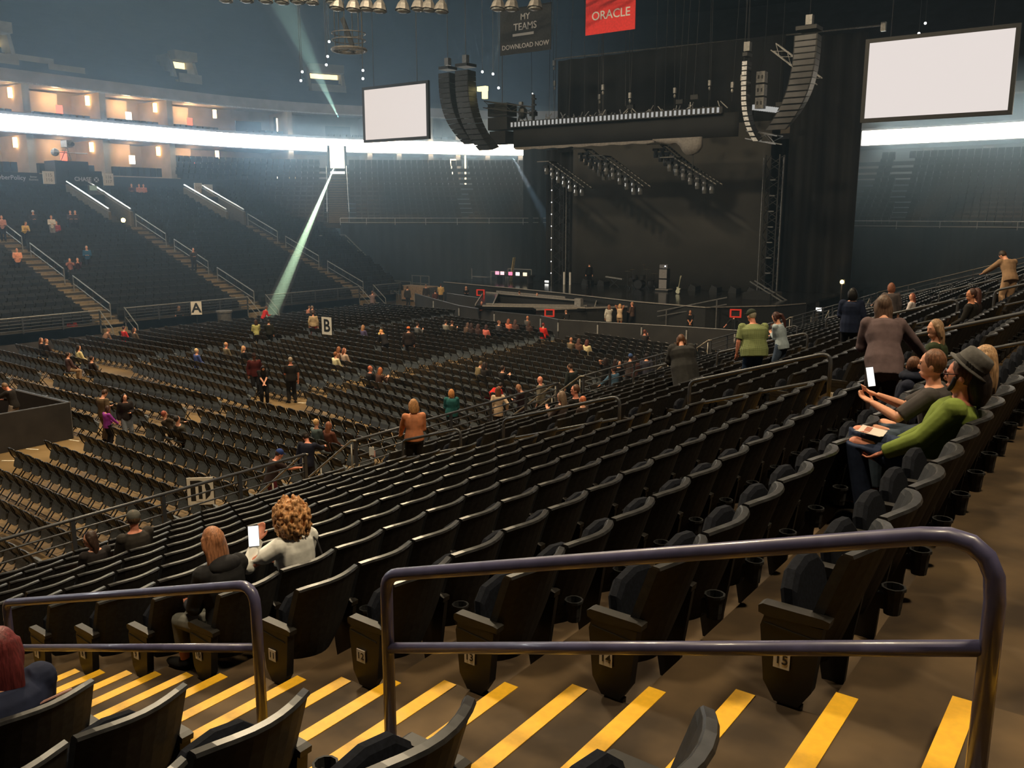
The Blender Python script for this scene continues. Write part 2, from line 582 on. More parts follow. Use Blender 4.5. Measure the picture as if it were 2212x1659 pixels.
# ------------------------------------------------------------------ arena shell and the far stands
hall_floor = mat('hall_floor', (0.17, 0.105, 0.042), 0.5, noise=0.3, scale=0.5, bump=0.05, color2=(0.24, 0.155, 0.065), spec=0.4)
fl = MB(); fl.span((-110, -40, -.3), (30, 110, 0))
struct(fl.build('floor', hall_floor, None))
dark_roof = mat('dark_roof', (0.008, 0.009, 0.011), 0.9, noise=0.3, scale=.2)
cm = MB(); cm.span((-110, -40, 37), (40, 110, 37.4))
struct(cm.build('ceiling', dark_roof, None))

OX, OZ, OSL = -47.5, 1.0, 0.38          # opposite stand: front edge, first tread, slope
ON = 25
def ox(r): return OX - 0.825 * r          # front of row r (0..)
def oz(r): return OZ + 0.825 * OSL * r
O_Y0, O_Y1 = 8.0, 50.0
O_AISLE = [16.9, 26.8, 36.8, 46.8]
far_con = mat('far_concrete', (0.055, 0.045, 0.036), 0.85, noise=0.3, scale=.8)
far_seat = mat('far_seat_plastic', (0.011, 0.0115, 0.013), 0.42, noise=0.2, scale=2.0, spec=0.5)
def catmull(P, n=8):
    P = [np.asarray(p, float) for p in P]
    out = []
    for i in range(len(P) - 1):
        a = P[max(i - 1, 0)]; b = P[i]; c = P[i + 1]; d = P[min(i + 2, len(P) - 1)]
        for t in np.linspace(0, 1, n, endpoint=False):
            out.append(.5 * ((2 * b) + (c - a) * t + (2 * a - 5 * b + 4 * c - d) * t * t + (3 * b - a - 3 * c + d) * t ** 3))
    out.append(P[-1])
    return np.array(out)
# opposite straight stand: one stepped body
st = struct(link('floor_opposite_terrace', None))
for r in range(ON):
    mb = MB(); mb.span((ox(r) - 0.84, O_Y0, oz(r) - .5), (ox(r), O_Y1 + .25 * r, oz(r)))
    mb.build('terrace_step', far_con, st)
wb = MB(); wb.span((OX - .3, O_Y0, 0), (OX, O_Y1, OZ))
struct(wb.build('wall_opposite', mat('dark_barrier', (0.035, 0.030, 0.029), .75, noise=.3, scale=1.5), None))
# aisle steps of the opposite stand
step_m = mat('far_step_edge', (0.20, 0.15, 0.085), .7, noise=.2)
VOM_R = 17                                # vomitory floor row
for k, y in enumerate(O_AISLE):
    sp = struct(link('floor_opposite_stairs', None))
    for r in range(0, VOM_R):
        mb = MB(); mb.span((ox(r) - .42, y - .62, oz(r) - .02), (ox(r) + .03, y + .62, oz(r) + .03)); 
        mb.span((ox(r) - .84, y - .62, oz(r)), (ox(r) - .42, y + .62, oz(r) + .16))
        mb.build('step', step_m, sp)
    for j in range(4):
        mb = MB(); mb.span((OX + .3 * (3 - j), y - .7, 0), (OX + .3 * (4 - j), y + .7, .2 * (j + 1))); mb.build('step', step_m, sp)
# seats: counted far away only as rows, one mass per bay
def seat_tmpl():
    m = MB()
    m.prism([(-.06, .26), (.0, .26), (.10, .82), (.05, .84), (-.02, .5)][::-1], 1, -.25, .25)
    m.box((-.13, 0, .53), (.10, .44, .32)); m.box((-.15, -.27, .35), (.2, .04, .36))
    return m
def seat_mass(name, label, spots, m, cat='seats'):
    """spots: x, y, z, angle of the backward direction"""
    T = seat_tmpl(); V = np.concatenate(T.v); nV = len(V); VV = []; F = []
    for i, (x, y, z, a) in enumerate(spots):
        c, s_ = math.cos(a), math.sin(a)
        VV.append(np.stack([x + V[:, 0] * c - V[:, 1] * s_, y + V[:, 0] * s_ + V[:, 1] * c, z + V[:, 2]], 1))
        F += [tuple(q + i * nV for q in f) for f in T.f]
    me = bpy.data.meshes.new(name); me.from_pydata(np.concatenate(VV).tolist(), [], F); me.materials.append(m)
    o = link(name, me); tag(o, label, cat, None, 'stuff')
    return o
bays = [(8.0, 16.2), (17.6, 26.1), (27.5, 36.1), (37.5, 46.1), (47.5, 51.5)]
bn = ['nearest the mixing desk', 'left of the first lit stairway', 'between the two lit stairways', 'behind the green light beam', 'beside the corner stairs']
for k, (y0, y1) in enumerate(bays):
    spots = []
    for r in range(ON):
        for i in range(int((y1 - y0 + (.25 * r if k == 4 else 0)) / .55)):
            yy = y0 + .55 * (i + .5)
            # keep the vomitory openings clear
            if r >= VOM_R - 1 and any(abs(yy - a) < 1.5 for a in O_AISLE) : continue
            spots.append((ox(r) - .70, yy, oz(r), math.pi))
    seat_mass('opposite_arena_seats', 'dark rows of arena seats in the opposite stand, bay %s' % bn[k], spots, far_seat)
# mid-aisle rails and dark landings of the opposite aisles
far_steel = mat('far_rail_steel', (0.30, 0.30, 0.29), .45, metal=.6, noise=.1)
for k, y in enumerate(O_AISLE):
    if k == 0: continue
    y += .2
    for i, (r0, r1) in enumerate(((0.6, 5.2), (6.4, 11), (12.2, 16.6))):
        p, q = V3(ox(r0), y, oz(r0)), V3(ox(r1), y, oz(r1))
        t = thing('aisle_handrail', 'slim steel handrail on the %s stairway of the opposite stand, %s piece' % (['unseen', 'cropped', 'nearer lit', 'farther lit'][k], ['lowest', 'middle', 'highest'][i]), 'handrail', tuple(p))
        MB().tube([V3(0, 0, 0), V3(0, 0, .92), q - p + V3(0, 0, .92), q - p], .035, 6).build('top_rail', far_steel, t)
        MB().tube([V3(0, 0, .45), q - p + V3(0, 0, .45)], .025, 5).build('middle_rail', far_steel, t)
# vomitories: sloping side walls with pale rails, dark mouth, lamp
vom_wall = mat('vomitory_wall', (0.11, 0.085, 0.05), .8, noise=.25)
for k, y in enumerate(O_AISLE[1:]):
    y = y - .85
    t = thing('vomitory', 'sloping-walled exit cut into the opposite stand at the top of the %s stairway' % ['cropped', 'nearer lit', 'farther lit'][k], 'exit', (ox(VOM_R), y, oz(VOM_R)))
    for sy in (-.85, .85):
        L = 5.4; H = L * OSL
        mb = MB(); mb.prism([(0.2, -.1), (0.2, .95), (-L, H + .95), (-L, -.1)], 1, sy - .1, sy + .1)
        mb.build('side_wall', vom_wall, t)
        MB().tube([(0.1, sy, 1.15), (-L, sy, H + 1.15)], .06, 6).build('handrail', mat('bright_rail', (.75, .75, .72), .3, metal=.7, noise=0), t)
    MB().box((-3.2, 0, 1.0), (.2, 1.5, 2.4)).build('door_opening', mat('black_opening', (.004, .004, .004), .9, noise=0), t)
# lamp in the first vomitory
lv = thing('vomitory_lamp', 'small warm bulkhead lamp glowing in the mouth of the nearer lit exit', 'lamp', (ox(VOM_R) + .25, O_AISLE[2] - .75, oz(VOM_R) + .35))
MB().ball((0, 0, 0), .16, 8, 6).build('lens', emat('warm_lamp', (1, .72, .25), 14), lv); MB().box((-.12, 0, 0), (.1, .3, .3)).build('housing', iron, lv)
# front rails of the opposite stand
prev = O_Y0; 
for k, y in enumerate(O_AISLE + [O_Y1 + 1.2]):
    y0, y1 = prev, y - .75; prev = y + .75
    t = thing('front_railing', 'grey multi-bar front railing of the opposite stand, %s' % ['partly out of frame', 'left of the person in red and black', 'behind the letter A sign', 'behind the green light beam', 'by the corner stairs'][k], 'railing', (OX + .05, y0, OZ))
    for z in (.85, .68, .51, .34, .17): MB().cyl((0, 0, z), (0, y1 - y0, z), .03 if z > .8 else .02, 6).build('rail', far_steel if z > .8 else grey_paint, t)
    n = max(1, int((y1 - y0) / 2))
    for j in range(n + 1): MB().box((0, (y1 - y0) * j / n, .42), (.06, .08, .86)).build('post', grey_paint, t)
for k, y in enumerate(O_AISLE[1:]):
    for sy, sd in ((-.75, 'near'), (.75, 'far')):
        t = thing('stair_handrail', 'short sloping steel rail at the foot of the %s stairway, %s side' % (['cropped', 'nearer lit', 'farther lit'][k], sd), 'handrail', (OX, y + sy, 0))
        MB().tube([(0, 0, OZ + .9), (1.25, 0, .95), (1.35, 0, .1)], .03, 6).build('top_rail', far_steel, t)
        MB().tube([(0, 0, OZ + .4), (1.25, 0, .5)], .022, 5).build('lower_rail', far_steel, t)
        MB().cyl((.05, 0, .6), (.05, 0, OZ + .9), .03, 6).build('post', far_steel, t)

# ---- the curved end: level line where rows stand at the camera's eye height
LP = catmull([(-62.9, 44), (-62.8, 48), (-61, 52.5), (-57, 56.5), (-51.5, 61), (-45, 65.5), (-36, 70), (-25, 71.8), (-15, 71.8), (-8, 71.2), (0, 70), (10, 66)], 8)
RP = catmull([(-71.3, -8), (-71.3, 30), (-71.5, 47), (-71.2, 54), (-69.4, 61), (-66.5, 66.7), (-62.5, 71.6), (-57.5, 78.6), (-48, 84), (-36, 86.5), (-23, 86.4), (-10.3, 85.5), (2, 83), (14, 76)], 8)
def normals(P):
    d = np.gradient(P, axis=0); d /= np.linalg.norm(d, axis=1)[:, None]
    return np.stack([-d[:, 1], d[:, 0]], 1)       # outward (away from the floor)
def sweep(name, P, prof, m, parent=None, i0=0, i1=None, closed=False):
    P = P[i0:i1]; N = normals(P)
    A = []
    for o, z in prof:
        q = P + N * o
        A.append(np.concatenate([q, np.full((len(P), 1), z)], 1))
    n = len(P); f = []
    k = len(prof)
    for i in range(k - (0 if closed else 1)):
        for j in range(n - 1):
            a, b = i * n + j, ((i + 1) % k) * n + j
            f.append((a, a + 1, b + 1, b))
    mb = MB().add(np.concatenate(A), f)
    return mb.build(name, m, parent)
# corner and end terrace above the black drape
L_I0 = 6
ET = struct(link('floor_end_terrace', None))
EN = 13
for r in range(EN):
    o0 = .82 * r; z = 6.2 + .3 * r + .012 * r * r
    sweep('terrace_step', LP, [(o0, z - .34), (o0, z), (o0 + .86, z)], far_con, ET, L_I0)
# seats along the end
def along(P, step, o):
    q = P + normals(P) * o
    s_ = np.concatenate([[0], np.cumsum(np.linalg.norm(np.diff(q, axis=0), axis=1))])
    t = np.arange(.3, s_[-1] - .3, step)
    x = np.interp(t, s_, q[:, 0]); y = np.interp(t, s_, q[:, 1])
    N = normals(P); nx = np.interp(t, s_, N[:, 0]); ny = np.interp(t, s_, N[:, 1])
    return x, y, np.arctan2(ny, nx)
lpc = LP[L_I0:]
corner_spots = []; right_spots = []
for r in range(EN):
    x, y, a = along(lpc, .56, .82 * r + .70); z = 6.2 + .3 * r + .012 * r * r
    for X_, Y_, A_ in zip(x, y, a):
        ang = math.degrees(math.atan2(-X_, Y_))
        if abs(ang - 47.0) < .9 or abs(ang - 39.0) < .35 or abs(ang - 12.6) < .45: continue
        if -40 < X_ < -20: continue           # hidden behind the stage drapes
        (corner_spots if X_ < -40 else right_spots).append((X_, Y_, z, A_))
seat_mass('corner_arena_seats', 'hazy blue rows of arena seats in the far corner above the black drape', corner_spots, far_seat)
seat_mass('end_arena_seats', 'hazy rows of arena seats beyond the stage, under the large video screen', right_spots, far_seat)
# black drape below
drape = mat('black_drape', (0.012, 0.0125, 0.014), .9, noise=.2, scale=.6)
def drape_curtain(name, label, P, z0, z1, m, amp=.12, wl=.9):
    s_ = np.concatenate([[0], np.cumsum(np.linalg.norm(np.diff(P, axis=0), axis=1))])
    t = np.arange(0, s_[-1], wl / 6); x = np.interp(t, s_, P[:, 0]); y = np.interp(t, s_, P[:, 1])
    Q = np.stack([x, y], 1); N = normals(Q)
    ph = 2 * math.pi * t / wl
    Q2 = Q + N * (amp * np.sin(ph) * (1 + .4 * np.sin(t * .7)))[:, None]
    Q3 = Q2 + N * .06
    n = len(Q)
    V = np.concatenate([np.c_[Q2, np.full(n, z0)], np.c_[Q2, np.full(n, z1)], np.c_[Q3, np.full(n, z1)], np.c_[Q3, np.full(n, z0)]])
    f = []
    for a in range(4):
        b = (a + 1) % 4
        for j in range(n - 1): f.append((a * n + j, a * n + j + 1, b * n + j + 1, b * n + j))
    f += [(0, n, 2 * n, 3 * n), (n - 1, 4 * n - 1, 3 * n - 1, 2 * n - 1)]
    me = MB().add(V, f)
    return tag(me.build(name, m, None, True), label, 'curtain')
lp_in = LP - normals(LP) * .25
struct(sweep('wall_outer', RP, [(23, 0), (23, 37.2)], mat('outer_wall', (.012, .012, .013), .9)))
iM = [i for i in range(len(LP)) if -46 < LP[i][0] < -22]
drape_curtain('black_curtain', 'black drape closing the arena end behind the stage', lp_in[iM[0]:iM[-1] + 1], 0, 13, drape)
iC = [i for i in range(len(LP)) if 34 - 1 < math.degrees(math.atan2(-LP[i][0], LP[i][1])) < 47.2]
drape_curtain('black_curtain', 'tall black drape hung below the far corner seats', lp_in[iC[0]:iC[-1] + 1], 0, 6.25, drape)
iR = [i for i in range(len(LP)) if LP[i][0] > -24]
drape_curtain('black_curtain', 'tall black drape hung below the seats beyond the stage', lp_in[iR[0]:], 0, 6.1, drape)
# rails on top of the drapes
def path_rail(name, label, P, z, hs, m, cat='railing', r=.035, posts=2.2):
    t = thing(name, label, cat, (P[0][0], P[0][1], z)); o = V3(P[0][0], P[0][1], 0)
    for h in hs: MB().tube([V3(p[0], p[1], h) - o for p in P], r, 5).build('rail', m, t)
    for i in range(0, len(P), 3): MB().cyl(V3(P[i][0], P[i][1], -.1) - o, V3(P[i][0], P[i][1], max(hs)) - o, .03, 5).build('post', m, t)
bright = MATS['bright_rail']
path_rail('drape_top_rail', 'thin bright rail along the top of the corner drape', lp_in[iC[0]:iC[-1] + 1], 6.25, (.12, .5), bright, r=.03)
path_rail('drape_top_rail', 'thin bright rail along the top of the drape beyond the stage', lp_in[iR[0]:], 6.1, (.12, .5), bright, r=.03)

# corner stairs: upper aisle (fan of steps) and lower flight
st = struct(link('floor_corner_stairs', None))
dirv = V3(-math.sin(R(47)), math.cos(R(47)), 0); side = V3(dirv[1], -dirv[0], 0)
def cz_(dd): q = (dd - 79.9) / .82; return 6.2 + .3 * q + .012 * q * q
for j in range(21):
    dd = 80.4 + .41 * j
    c = dirv * dd
    MB().box((c[0], c[1], cz_(dd) + .02), (.30, 1.7, .14), R(90 + 47)).build('step', step_m, st)
a_, b_ = V3(-57.6, 53.4, 4.3), V3(-51.4, 53.1, 0)
for j in range(18):
    c = a_ + (b_ - a_) * j / 17
    MB().box((c[0], c[1], c[2] / 2 + .02), (.37, 2.6, max(.1, c[2]))).build('step', step_m, st)
lc = MB()
lc.span((-60.5, 51.5, 0), (-57.5, 55, 4.2)); struct(lc.build('floor_corner_landing', far_con, None))
for sy, sd in ((-1.35, 'near'), (1.35, 'far')):
    t = thing('corner_stair_rail', 'pale steel rail climbing the corner stairs, %s side' % sd, 'railing', (b_[0], b_[1] + sy, 0))
    d = a_ - b_
    for h in (1.0, .7, .4): MB().tube([V3(0, 0, h), V3(d[0], 0, d[2] + h), V3(d[0] - 2.4, 0, d[2] + h)], .04 if h > .9 else .025, 5).build('rail', far_steel, t)
    for j in range(7): MB().cyl(V3(d[0] * j / 6, 0, d[2] * j / 6), V3(d[0] * j / 6, 0, d[2] * j / 6 + 1), .03, 5).build('post', far_steel, t)
for sgn in (-1, 1):
    t = thing('corner_aisle_rail', 'bright rail up the %s edge of the corner aisle under the doorway' % ('near' if sgn < 0 else 'far'), 'railing', tuple(dirv * 78.0 + side * sgn * .95))
    pts = []
    for j in range(0, 21, 2):
        dd = 80.4 + .41 * j
        pts.append(dirv * (dd - 78) + V3(0, 0, cz_(dd) + .9))
    MB().tube(pts, .035, 5).build('rail', bright, t)
    for p in pts[::3]: MB().cyl(p - V3(0, 0, .9), p, .03, 5).build('post', far_steel, t)

# ---- suite ring: two tiers of boxes, lit ribbon board between them
suite_wall = mat('suite_wall', (0.36, 0.30, 0.23), .8, noise=.12, scale=1.2)
suite_dark = mat('suite_dark', (0.03, 0.027, 0.03), .8, noise=.2)
beam_con = mat('pale_fascia', (0.34, 0.30, 0.27), .8, noise=.15, scale=1.0)
ring_floor = mat('ring_floor', (.06, .055, .05), .9)
NR = len(RP)
struct(sweep('wall_suites_back', RP, [(5.0, 9.6), (5.0, 18.2)], suite_wall))
struct(sweep('floor_suites', RP, [(-1.2, 9.4), (-1.2, 10.15), (5.0, 10.15), (5.0, 9.4)], ring_floor))
struct(sweep('floor_suites_upper', RP, [(0, 13.2), (0, 14.75), (.25, 14.75), (.25, 14.1), (5, 14.1), (5, 13.2)], suite_dark, None, closed=True))
struct(sweep('trim_1', RP, [(-.1, 16.95), (-.1, 17.85), (1.6, 17.85), (5, 17.6), (5, 17.2), (0.3, 16.95)], beam_con, None, closed=True))
struct(sweep('trim_2', RP, [(-.16, 16.88), (-.16, 16.98), (.1, 16.98), (.1, 16.88)], mat('steel_edge', (.55, .53, .5), .4, metal=.5), None, closed=True))
# fascia between terrace top and lower suites
struct(sweep('wall_concourse', RP, [(-2.4, 8.6), (-2.2, 10.1), (-1.2, 10.15)], mat('dark_navy_wall', (.018, .02, .027), .7)))
# ribbon board: lengths with gaps
ribbon_m = emat('ribbon_light', (0.82, 0.93, 1.0), 20.0)
def ang_of(p): return math.degrees(math.atan2(-p[0], p[1]))
RA = np.array([ang_of(p) for p in RP])
def ribbon(label, a_hi, a_lo, z0, z1):
    idx = [i for i in range(NR) if a_lo <= RA[i] <= a_hi]
    P = RP[idx[0]:idx[-1] + 1]
    o = sweep('ribbon_board', P, [(-.22, z0), (-.22, z1), (-.08, z1), (-.08, z0)], ribbon_m, None, closed=True)
    tag(o, label, 'light board')
ribbon('glowing white ribbon board running round the opposite suites', 200, 33.4, 13.28, 14.5)
ribbon('glowing white ribbon board beyond the stage, under the large video screen', 15.5, -40, 13.28, 14.55)
# partitions, box interiors along the lit straight side
lamp_m = emat('sconce_light', (1.0, .62, .25), 14.0)
red_screen = emat('small_red_screen', (1.0, .16, .09), 2.2)
white_scr = emat('small_white_screen', (1.0, .93, .85), 3.5)
pic_m = mat('dark_picture', (.10, .03, .035), .5, noise=.5, scale=1.5)
frame_m = mat('pale_door_frame', (.5, .42, .3), .6)
gold_room = emat('lit_room_glow', (1.0, .78, .38), 2.3)
def ring_frame(ang):
    i = int(np.argmin(abs(RA - ang))); p = RP[i]; n = normals(RP)[i]
    return p, n
YB = [-2.0 + 6.2 * i for i in range(10)]
for lev, (zf0, zt, nm) in enumerate(((14.1, 16.95, 'upper'), (10.15, 13.2, 'lower'))):
    for i, y in enumerate(YB[4:-1]):
        x = -72
        t = thing('suite_box', '%s-tier suite, %s box from the corner stairs' % (nm, ORD[len(YB[4:-1]) - 1 - i]), 'suite', (x, y, zf0))
        h = zt - zf0
        wide = .55
        MB().box((-2.3, 0, h / 2), (4.6, wide, h)).build('partition_wall', suite_wall, t)
        MB().box((-3.6, 3.1, h / 2), (.15, 2.3, h)).build('inner_wall', suite_wall, t)
        # picture or screen wall, door frame
        if i % 2 == 0:
            MB().box((-4.9, 1.9, 1.7), (.1, 2.0, 1.3)).build('picture_panel', pic_m, t)
        else:
            MB().box((-4.9, 1.5, 1.2), (.1, 1.2, 2.3)).build('doorway', suite_dark, t)
            for dy in (.85, 2.15): MB().box((-4.85, dy, 1.25), (.12, .18, 2.5)).build('door_frame', frame_m, t)
            MB().box((-4.85, 1.5, 2.45), (.12, 1.4, .18)).build('door_frame', frame_m, t)
        MB().box((-2.0, .55, h - .75), (.25, .9, .55)).build('hanging_monitor', suite_dark, t)
        s_ = MB().box((-1.6, 5.8, h - .55), (.22, .25, .75)).build('wall_sconce', lamp_m, t)
        q = MB().box((-3.5, 4.35, h - 1.3), (.08, .55, .75)).build('menu_screen', red_screen if i % 2 == 0 else white_scr, t)
        for j in range(8):
            MB().box((-.6 + .0, .9 + .58 * j, .55), (.5, .46, .75)).build('seat_row_chair', far_seat, t)
        if lev == 1: MB().box((-4.2, 1.3, .9), (.4, 1.6, .25)).build('lit_counter', gold_room, t)
        # the warm lamp that lights the box
        l = bpy.data.lights.new('suite_lamp', 'POINT'); l.energy = 230 if lev == 0 else 160; l.color = (1.0, .66, .36); l.shadow_soft_size = .25
        lo = bpy.data.objects.new('suite_lamp', l); COL.objects.link(lo); lo.location = (x - 2.4, y + 3.6, zt - .55)
# unlit boxes round the corner: partitions only
for a in (49.5, 45.0, 43.2, 41.2, 39.2, 37.3, 35.6):
    p, n = ring_frame(a)
    for zf0, zt in ((14.1, 16.95), (10.15, 13.2)):
        t = thing('suite_partition', 'pale dividing wall between dim %s suites %s' % ('upper' if zf0 > 12 else 'lower', {49.5: 'left of the corner doorway', 45.0: 'just past the corner doorway', 43.2: 'behind the smaller video screen, first', 41.2: 'behind the smaller video screen, last', 39.2: 'behind the paired speaker arrays', 37.3: 'beside the paired speaker arrays', 35.6: 'next to the striped light row', 13.2: 'below the large video screen', 9.5: 'past the large video screen'}[a]), 'wall', (p[0], p[1], zf0), math.atan2(n[1], n[0]))
        MB().box((2.3, 0, (zt - zf0) / 2), (4.6, .5, zt - zf0)).build('partition_wall', suite_wall, t)
        MB().box((4.7, 2.4, 1.5), (.1, 2.6, 1.2)).build('dim_screen', suite_dark, t)
        for j in range(6): MB().box((.6, .8 + .62 * j, .55), (.5, .46, .75)).build('seat_row_chair', far_seat, t)
# glowing corner doorway where the follow-spot stands
p, n = ring_frame(47.2)
DW = thing('corner_doorway', 'blazing white doorway at the head of the corner stairs', 'doorway', (p[0] - n[0] * 1.6, p[1] - n[1] * 1.6, 10.75), math.atan2(n[1], n[0]))
MB().box((0, 0, 1.45), (.12, 1.45, 2.9)).build('lit_opening', emat('doorway_glow', (1.0, .98, .86), 9.0), DW)
for dy in (-.85, .85): MB().box((0, dy, 1.5), (.3, .2, 3.0)).build('jamb', suite_dark, DW)
p2, n2 = ring_frame(49.6)
d2 = thing('lit_suite_door', 'tall glowing doorway in the upper suites above the ribbon board', 'doorway', (p2[0] + n2[0] * 2.5, p2[1] + n2[1] * 2.5, 14.15), math.atan2(n2[1], n2[0]))
MB().box((0, 0, 1.15), (.1, .75, 2.3)).build('lit_opening', emat('doorway_glow_soft', (1.0, .93, .7), 4.0), d2)
for dy in (-.5, .5): MB().box((0, dy, 1.2), (.2, .2, 2.4)).build('jamb', suite_dark, d2)
d3 = thing('lit_concourse_door', 'small lit concourse doorway with a yellow inner wall behind the opposite seats', 'doorway', (-69.0, 57.5, 9.7), R(180 - 30))
MB().box((0, .75, .55), (.1, .5, 1.2)).build('lit_opening', emat('doorway_glow_soft', (1, .93, .7), 4.0), d3)
MB().box((0, -.65, .5), (.1, .9, 1.1)).build('inner_wall', emat('yellow_wall_glow', (.8, .68, .3), .8), d3)
MB().box((-.1, .0, .55), (.12, .9, 1.25)).build('door_leaf', suite_dark, d3)
p4, n4 = ring_frame(40.2)
d4 = thing('lit_suite_door', 'narrow bright doorway under the ribbon board right of the smaller screen', 'doorway', (p4[0] - n4[0] * 1.3, p4[1] - n4[1] * 1.3, 11.0), math.atan2(n4[1], n4[0]))
MB().box((0, 0, .9), (.1, .6, 1.6)).build('lit_opening', emat('doorway_glow', (1, .98, .86), 9.0), d4)
MB().box((0, -1.35, .5), (.1, .14, 3.2)).build('lit_edge', emat('doorway_glow_soft', (1, .93, .7), 4.0), d4)

# ---- upper deck: dark rows rising to the roof, lit exits in them
deck_m = mat('upper_deck', (0.030, 0.031, 0.034), .8, noise=.2, scale=.7)
prof = []
for r in range(26):
    prof += [(1.2 + .8 * r, 17.85 + .52 * r), (1.2 + .8 * r, 18.37 + .52 * r)]
struct(sweep('floor_upper_deck', RP, prof, deck_m))
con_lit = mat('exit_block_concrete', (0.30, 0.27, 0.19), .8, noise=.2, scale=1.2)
def deck_exit(label, ang, up, w, glow, h=2.6):
    p, n = ring_frame(ang)
    o = 1.2 + .8 * up; z = 17.9 + .52 * up
    t = thing('upper_deck_exit', label, 'exit', (p[0] + n[0] * o, p[1] + n[1] * o, z), math.atan2(n[1], n[0]))
    MB().box((.3, 0, h - .35), (1.2, w, .8)).build('lintel', con_lit, t)
    for dy in (-w / 2, w / 2):
        MB().prism([(-.6, -.6), (2.6, -.6), (2.6, h - .2), (.6, h - .2)], 1, dy - .15, dy + .15).build('side_wall', con_lit, t)
    MB().box((1.6, 0, .9), (.1, w - .4, 2.0)).build('lit_opening', emat('exit_glow', (1.0, .84, .42), glow), t)
    MB().box((-.75, 0, .15), (.15, w, .9)).build('front_wall', con_lit, t)
    return t
deck_exit('upper-deck exit with wide lintel and yellow glow above the smaller screen', 46.9, 3.2, 3.6, 2.6)
deck_exit('narrow upper-deck exit with yellow glow above the opposite suites', 54.5, 2.4, 2.3, 1.3)
deck_exit('concrete exit block with yellow glow at the frame edge, upper deck', 66.0, 1.2, 4.2, .55, 3.0)
t = thing('concrete_parapet', 'pale concrete parapet wall stepping down beside the upper-deck exit block', 'wall', (-73.6, 38.2, 17.85))
MB().box((0, -1.6, .75), (.3, 3.6, 1.5)).build('upper_panel', con_lit, t); MB().box((.1, 1.2, .55), (.3, 3.0, 1.1)).build('lower_panel', con_lit, t)
t = thing('upper_deck_stair', 'dim concrete stairway descending the upper deck over the suites', 'stairway', (-73.5, 45.6, 18.2))
for j in range(14): MB().box((-.8 * j, -.2 * j, .52 * j + .1), (.4, 1.5, .3)).build('step', mat('dim_stair', (.11, .095, .08), .8), t)
# section plates, sponsor boards
plate_lab = ['first', 'second', 'third', 'fourth', 'fifth', 'sixth', 'seventh', 'eighth']
def plate(label, loc, ang, sz, lines, m=white_plate):
    t = thing('section_sign', label, 'sign', loc, ang)
    MB().box((0, 0, 0), (.06, sz, sz * 1.1)).build('panel', m, t)
    dk = mat('grey_ink', (.18, .18, .19), .6, noise=0)
    text(lines, sz * .42, dk, t, facing((-.035 if False else .034, 0, 0), (1, 0, 0)), 'lettering', .002)
def opp_plate(y, r, up, label, lines, sz=1.0):
    plate(label, (ox(r) + .1, y, oz(r) + up), 0.0, sz, lines)
opp_plate(34.3, 24.9, 1.0, 'square white section sign left of the white bank name', '115\n116', .85)
opp_plate(39.0, 24.9, 1.0, 'square white section sign right of the white bank name', '116\n117', .85)
opp_plate(46.4, 23.6, .9, 'pale section sign at the left edge of the farther lit exit', '117', .75)
opp_plate(47.4, 23.6, .75, 'pale section sign at the right edge of the farther lit exit', '118', .85)
for a, z, lab in ((46.0, 10.9, 'pale square section sign right of the blazing corner doorway'), (40.4, 10.55, 'pale section sign under the narrow bright doorway')):
    p, n = ring_frame(a); plate(lab, (p[0] - n[0] * 2.0, p[1] - n[1] * 2.0, z), math.atan2(-n[1], -n[0]), .8, 'SEC')
for a, dz, lab in ((15.0, 10.9, 'dim section sign lowest of three beyond the stage'), (11.4, 12.2, 'dim section sign middle of three beyond the stage'), (7.4, 12.2, 'dim section sign last of three beyond the stage')):
    p, n = ring_frame(a); plate(lab, (p[0] - n[0] * 2.4, p[1] - n[1] * 2.4, dz), math.atan2(-n[1], -n[0]), .75, 'SEC')
board_m = mat('navy_board', (.012, .013, .022), .5)
t = thing('sponsor_board', 'navy board with pale insurance sponsor name and a small badge, above the top row', 'sign', (ox(25.5), 31.6, oz(25.5) + .75))
MB().box((0, 0, 0), (.08, 4.6, .8)).build('panel', board_m, t)
ink = mat('pale_ink', (.55, .55, .6), .5, noise=0)
text('CyberPolicy', .46, ink, t, facing((.05, .15, 0), (1, 0, 0)), 'lettering', .003, .004)
MB().cyl((.04, -1.35, 0), (.07, -1.35, 0), .2, 14).build('round_emblem', ink, t)
text('Better\nBusiness', .2, ink, t, facing((.05, 1.85, 0), (1, 0, 0)), 'lettering')
t = thing('sponsor_board', 'navy board with white bank name and octagon emblem over the nearer lit exit', 'sign', (ox(24.2), 36.9, oz(24.2) + 1.25))
MB().box((0, 0, 0), (.08, 2.6, 1.1)).build('panel', board_m, t)
text('CHASE', .44, ink, t, facing((.05, -.25, -.1), (1, 0, 0)), 'lettering', .003, .01)
oc = MB()
for j in range(4):
    a0 = math.pi / 2 * j
    P = [(.12 * math.cos(a0 + b) * s_ + 0, .12 * math.sin(a0 + b) * s_) for b, s_ in ((-.75, 1.0), (.35, 1.0), (.62, 2.3), (-.45, 2.3))]
    oc.prism([(.82 + u * .8, w * .8 - .1) for u, w in P], 0, .04, .06)
oc.build('octagon_emblem', ink, t)
t = thing('exit_sign', 'small greenish exit plate under the white bank name', 'sign', (ox(21.5), 36.2, oz(21.5) + 1.3)); MB().box((0, 0, 0), (.06, .55, .35)).build('panel', emat('green_plate', (.5, .62, .45), .35), t)
MB().box((-.05, 0, 0), (.05, .62, .42)).build('housing', suite_dark, t)
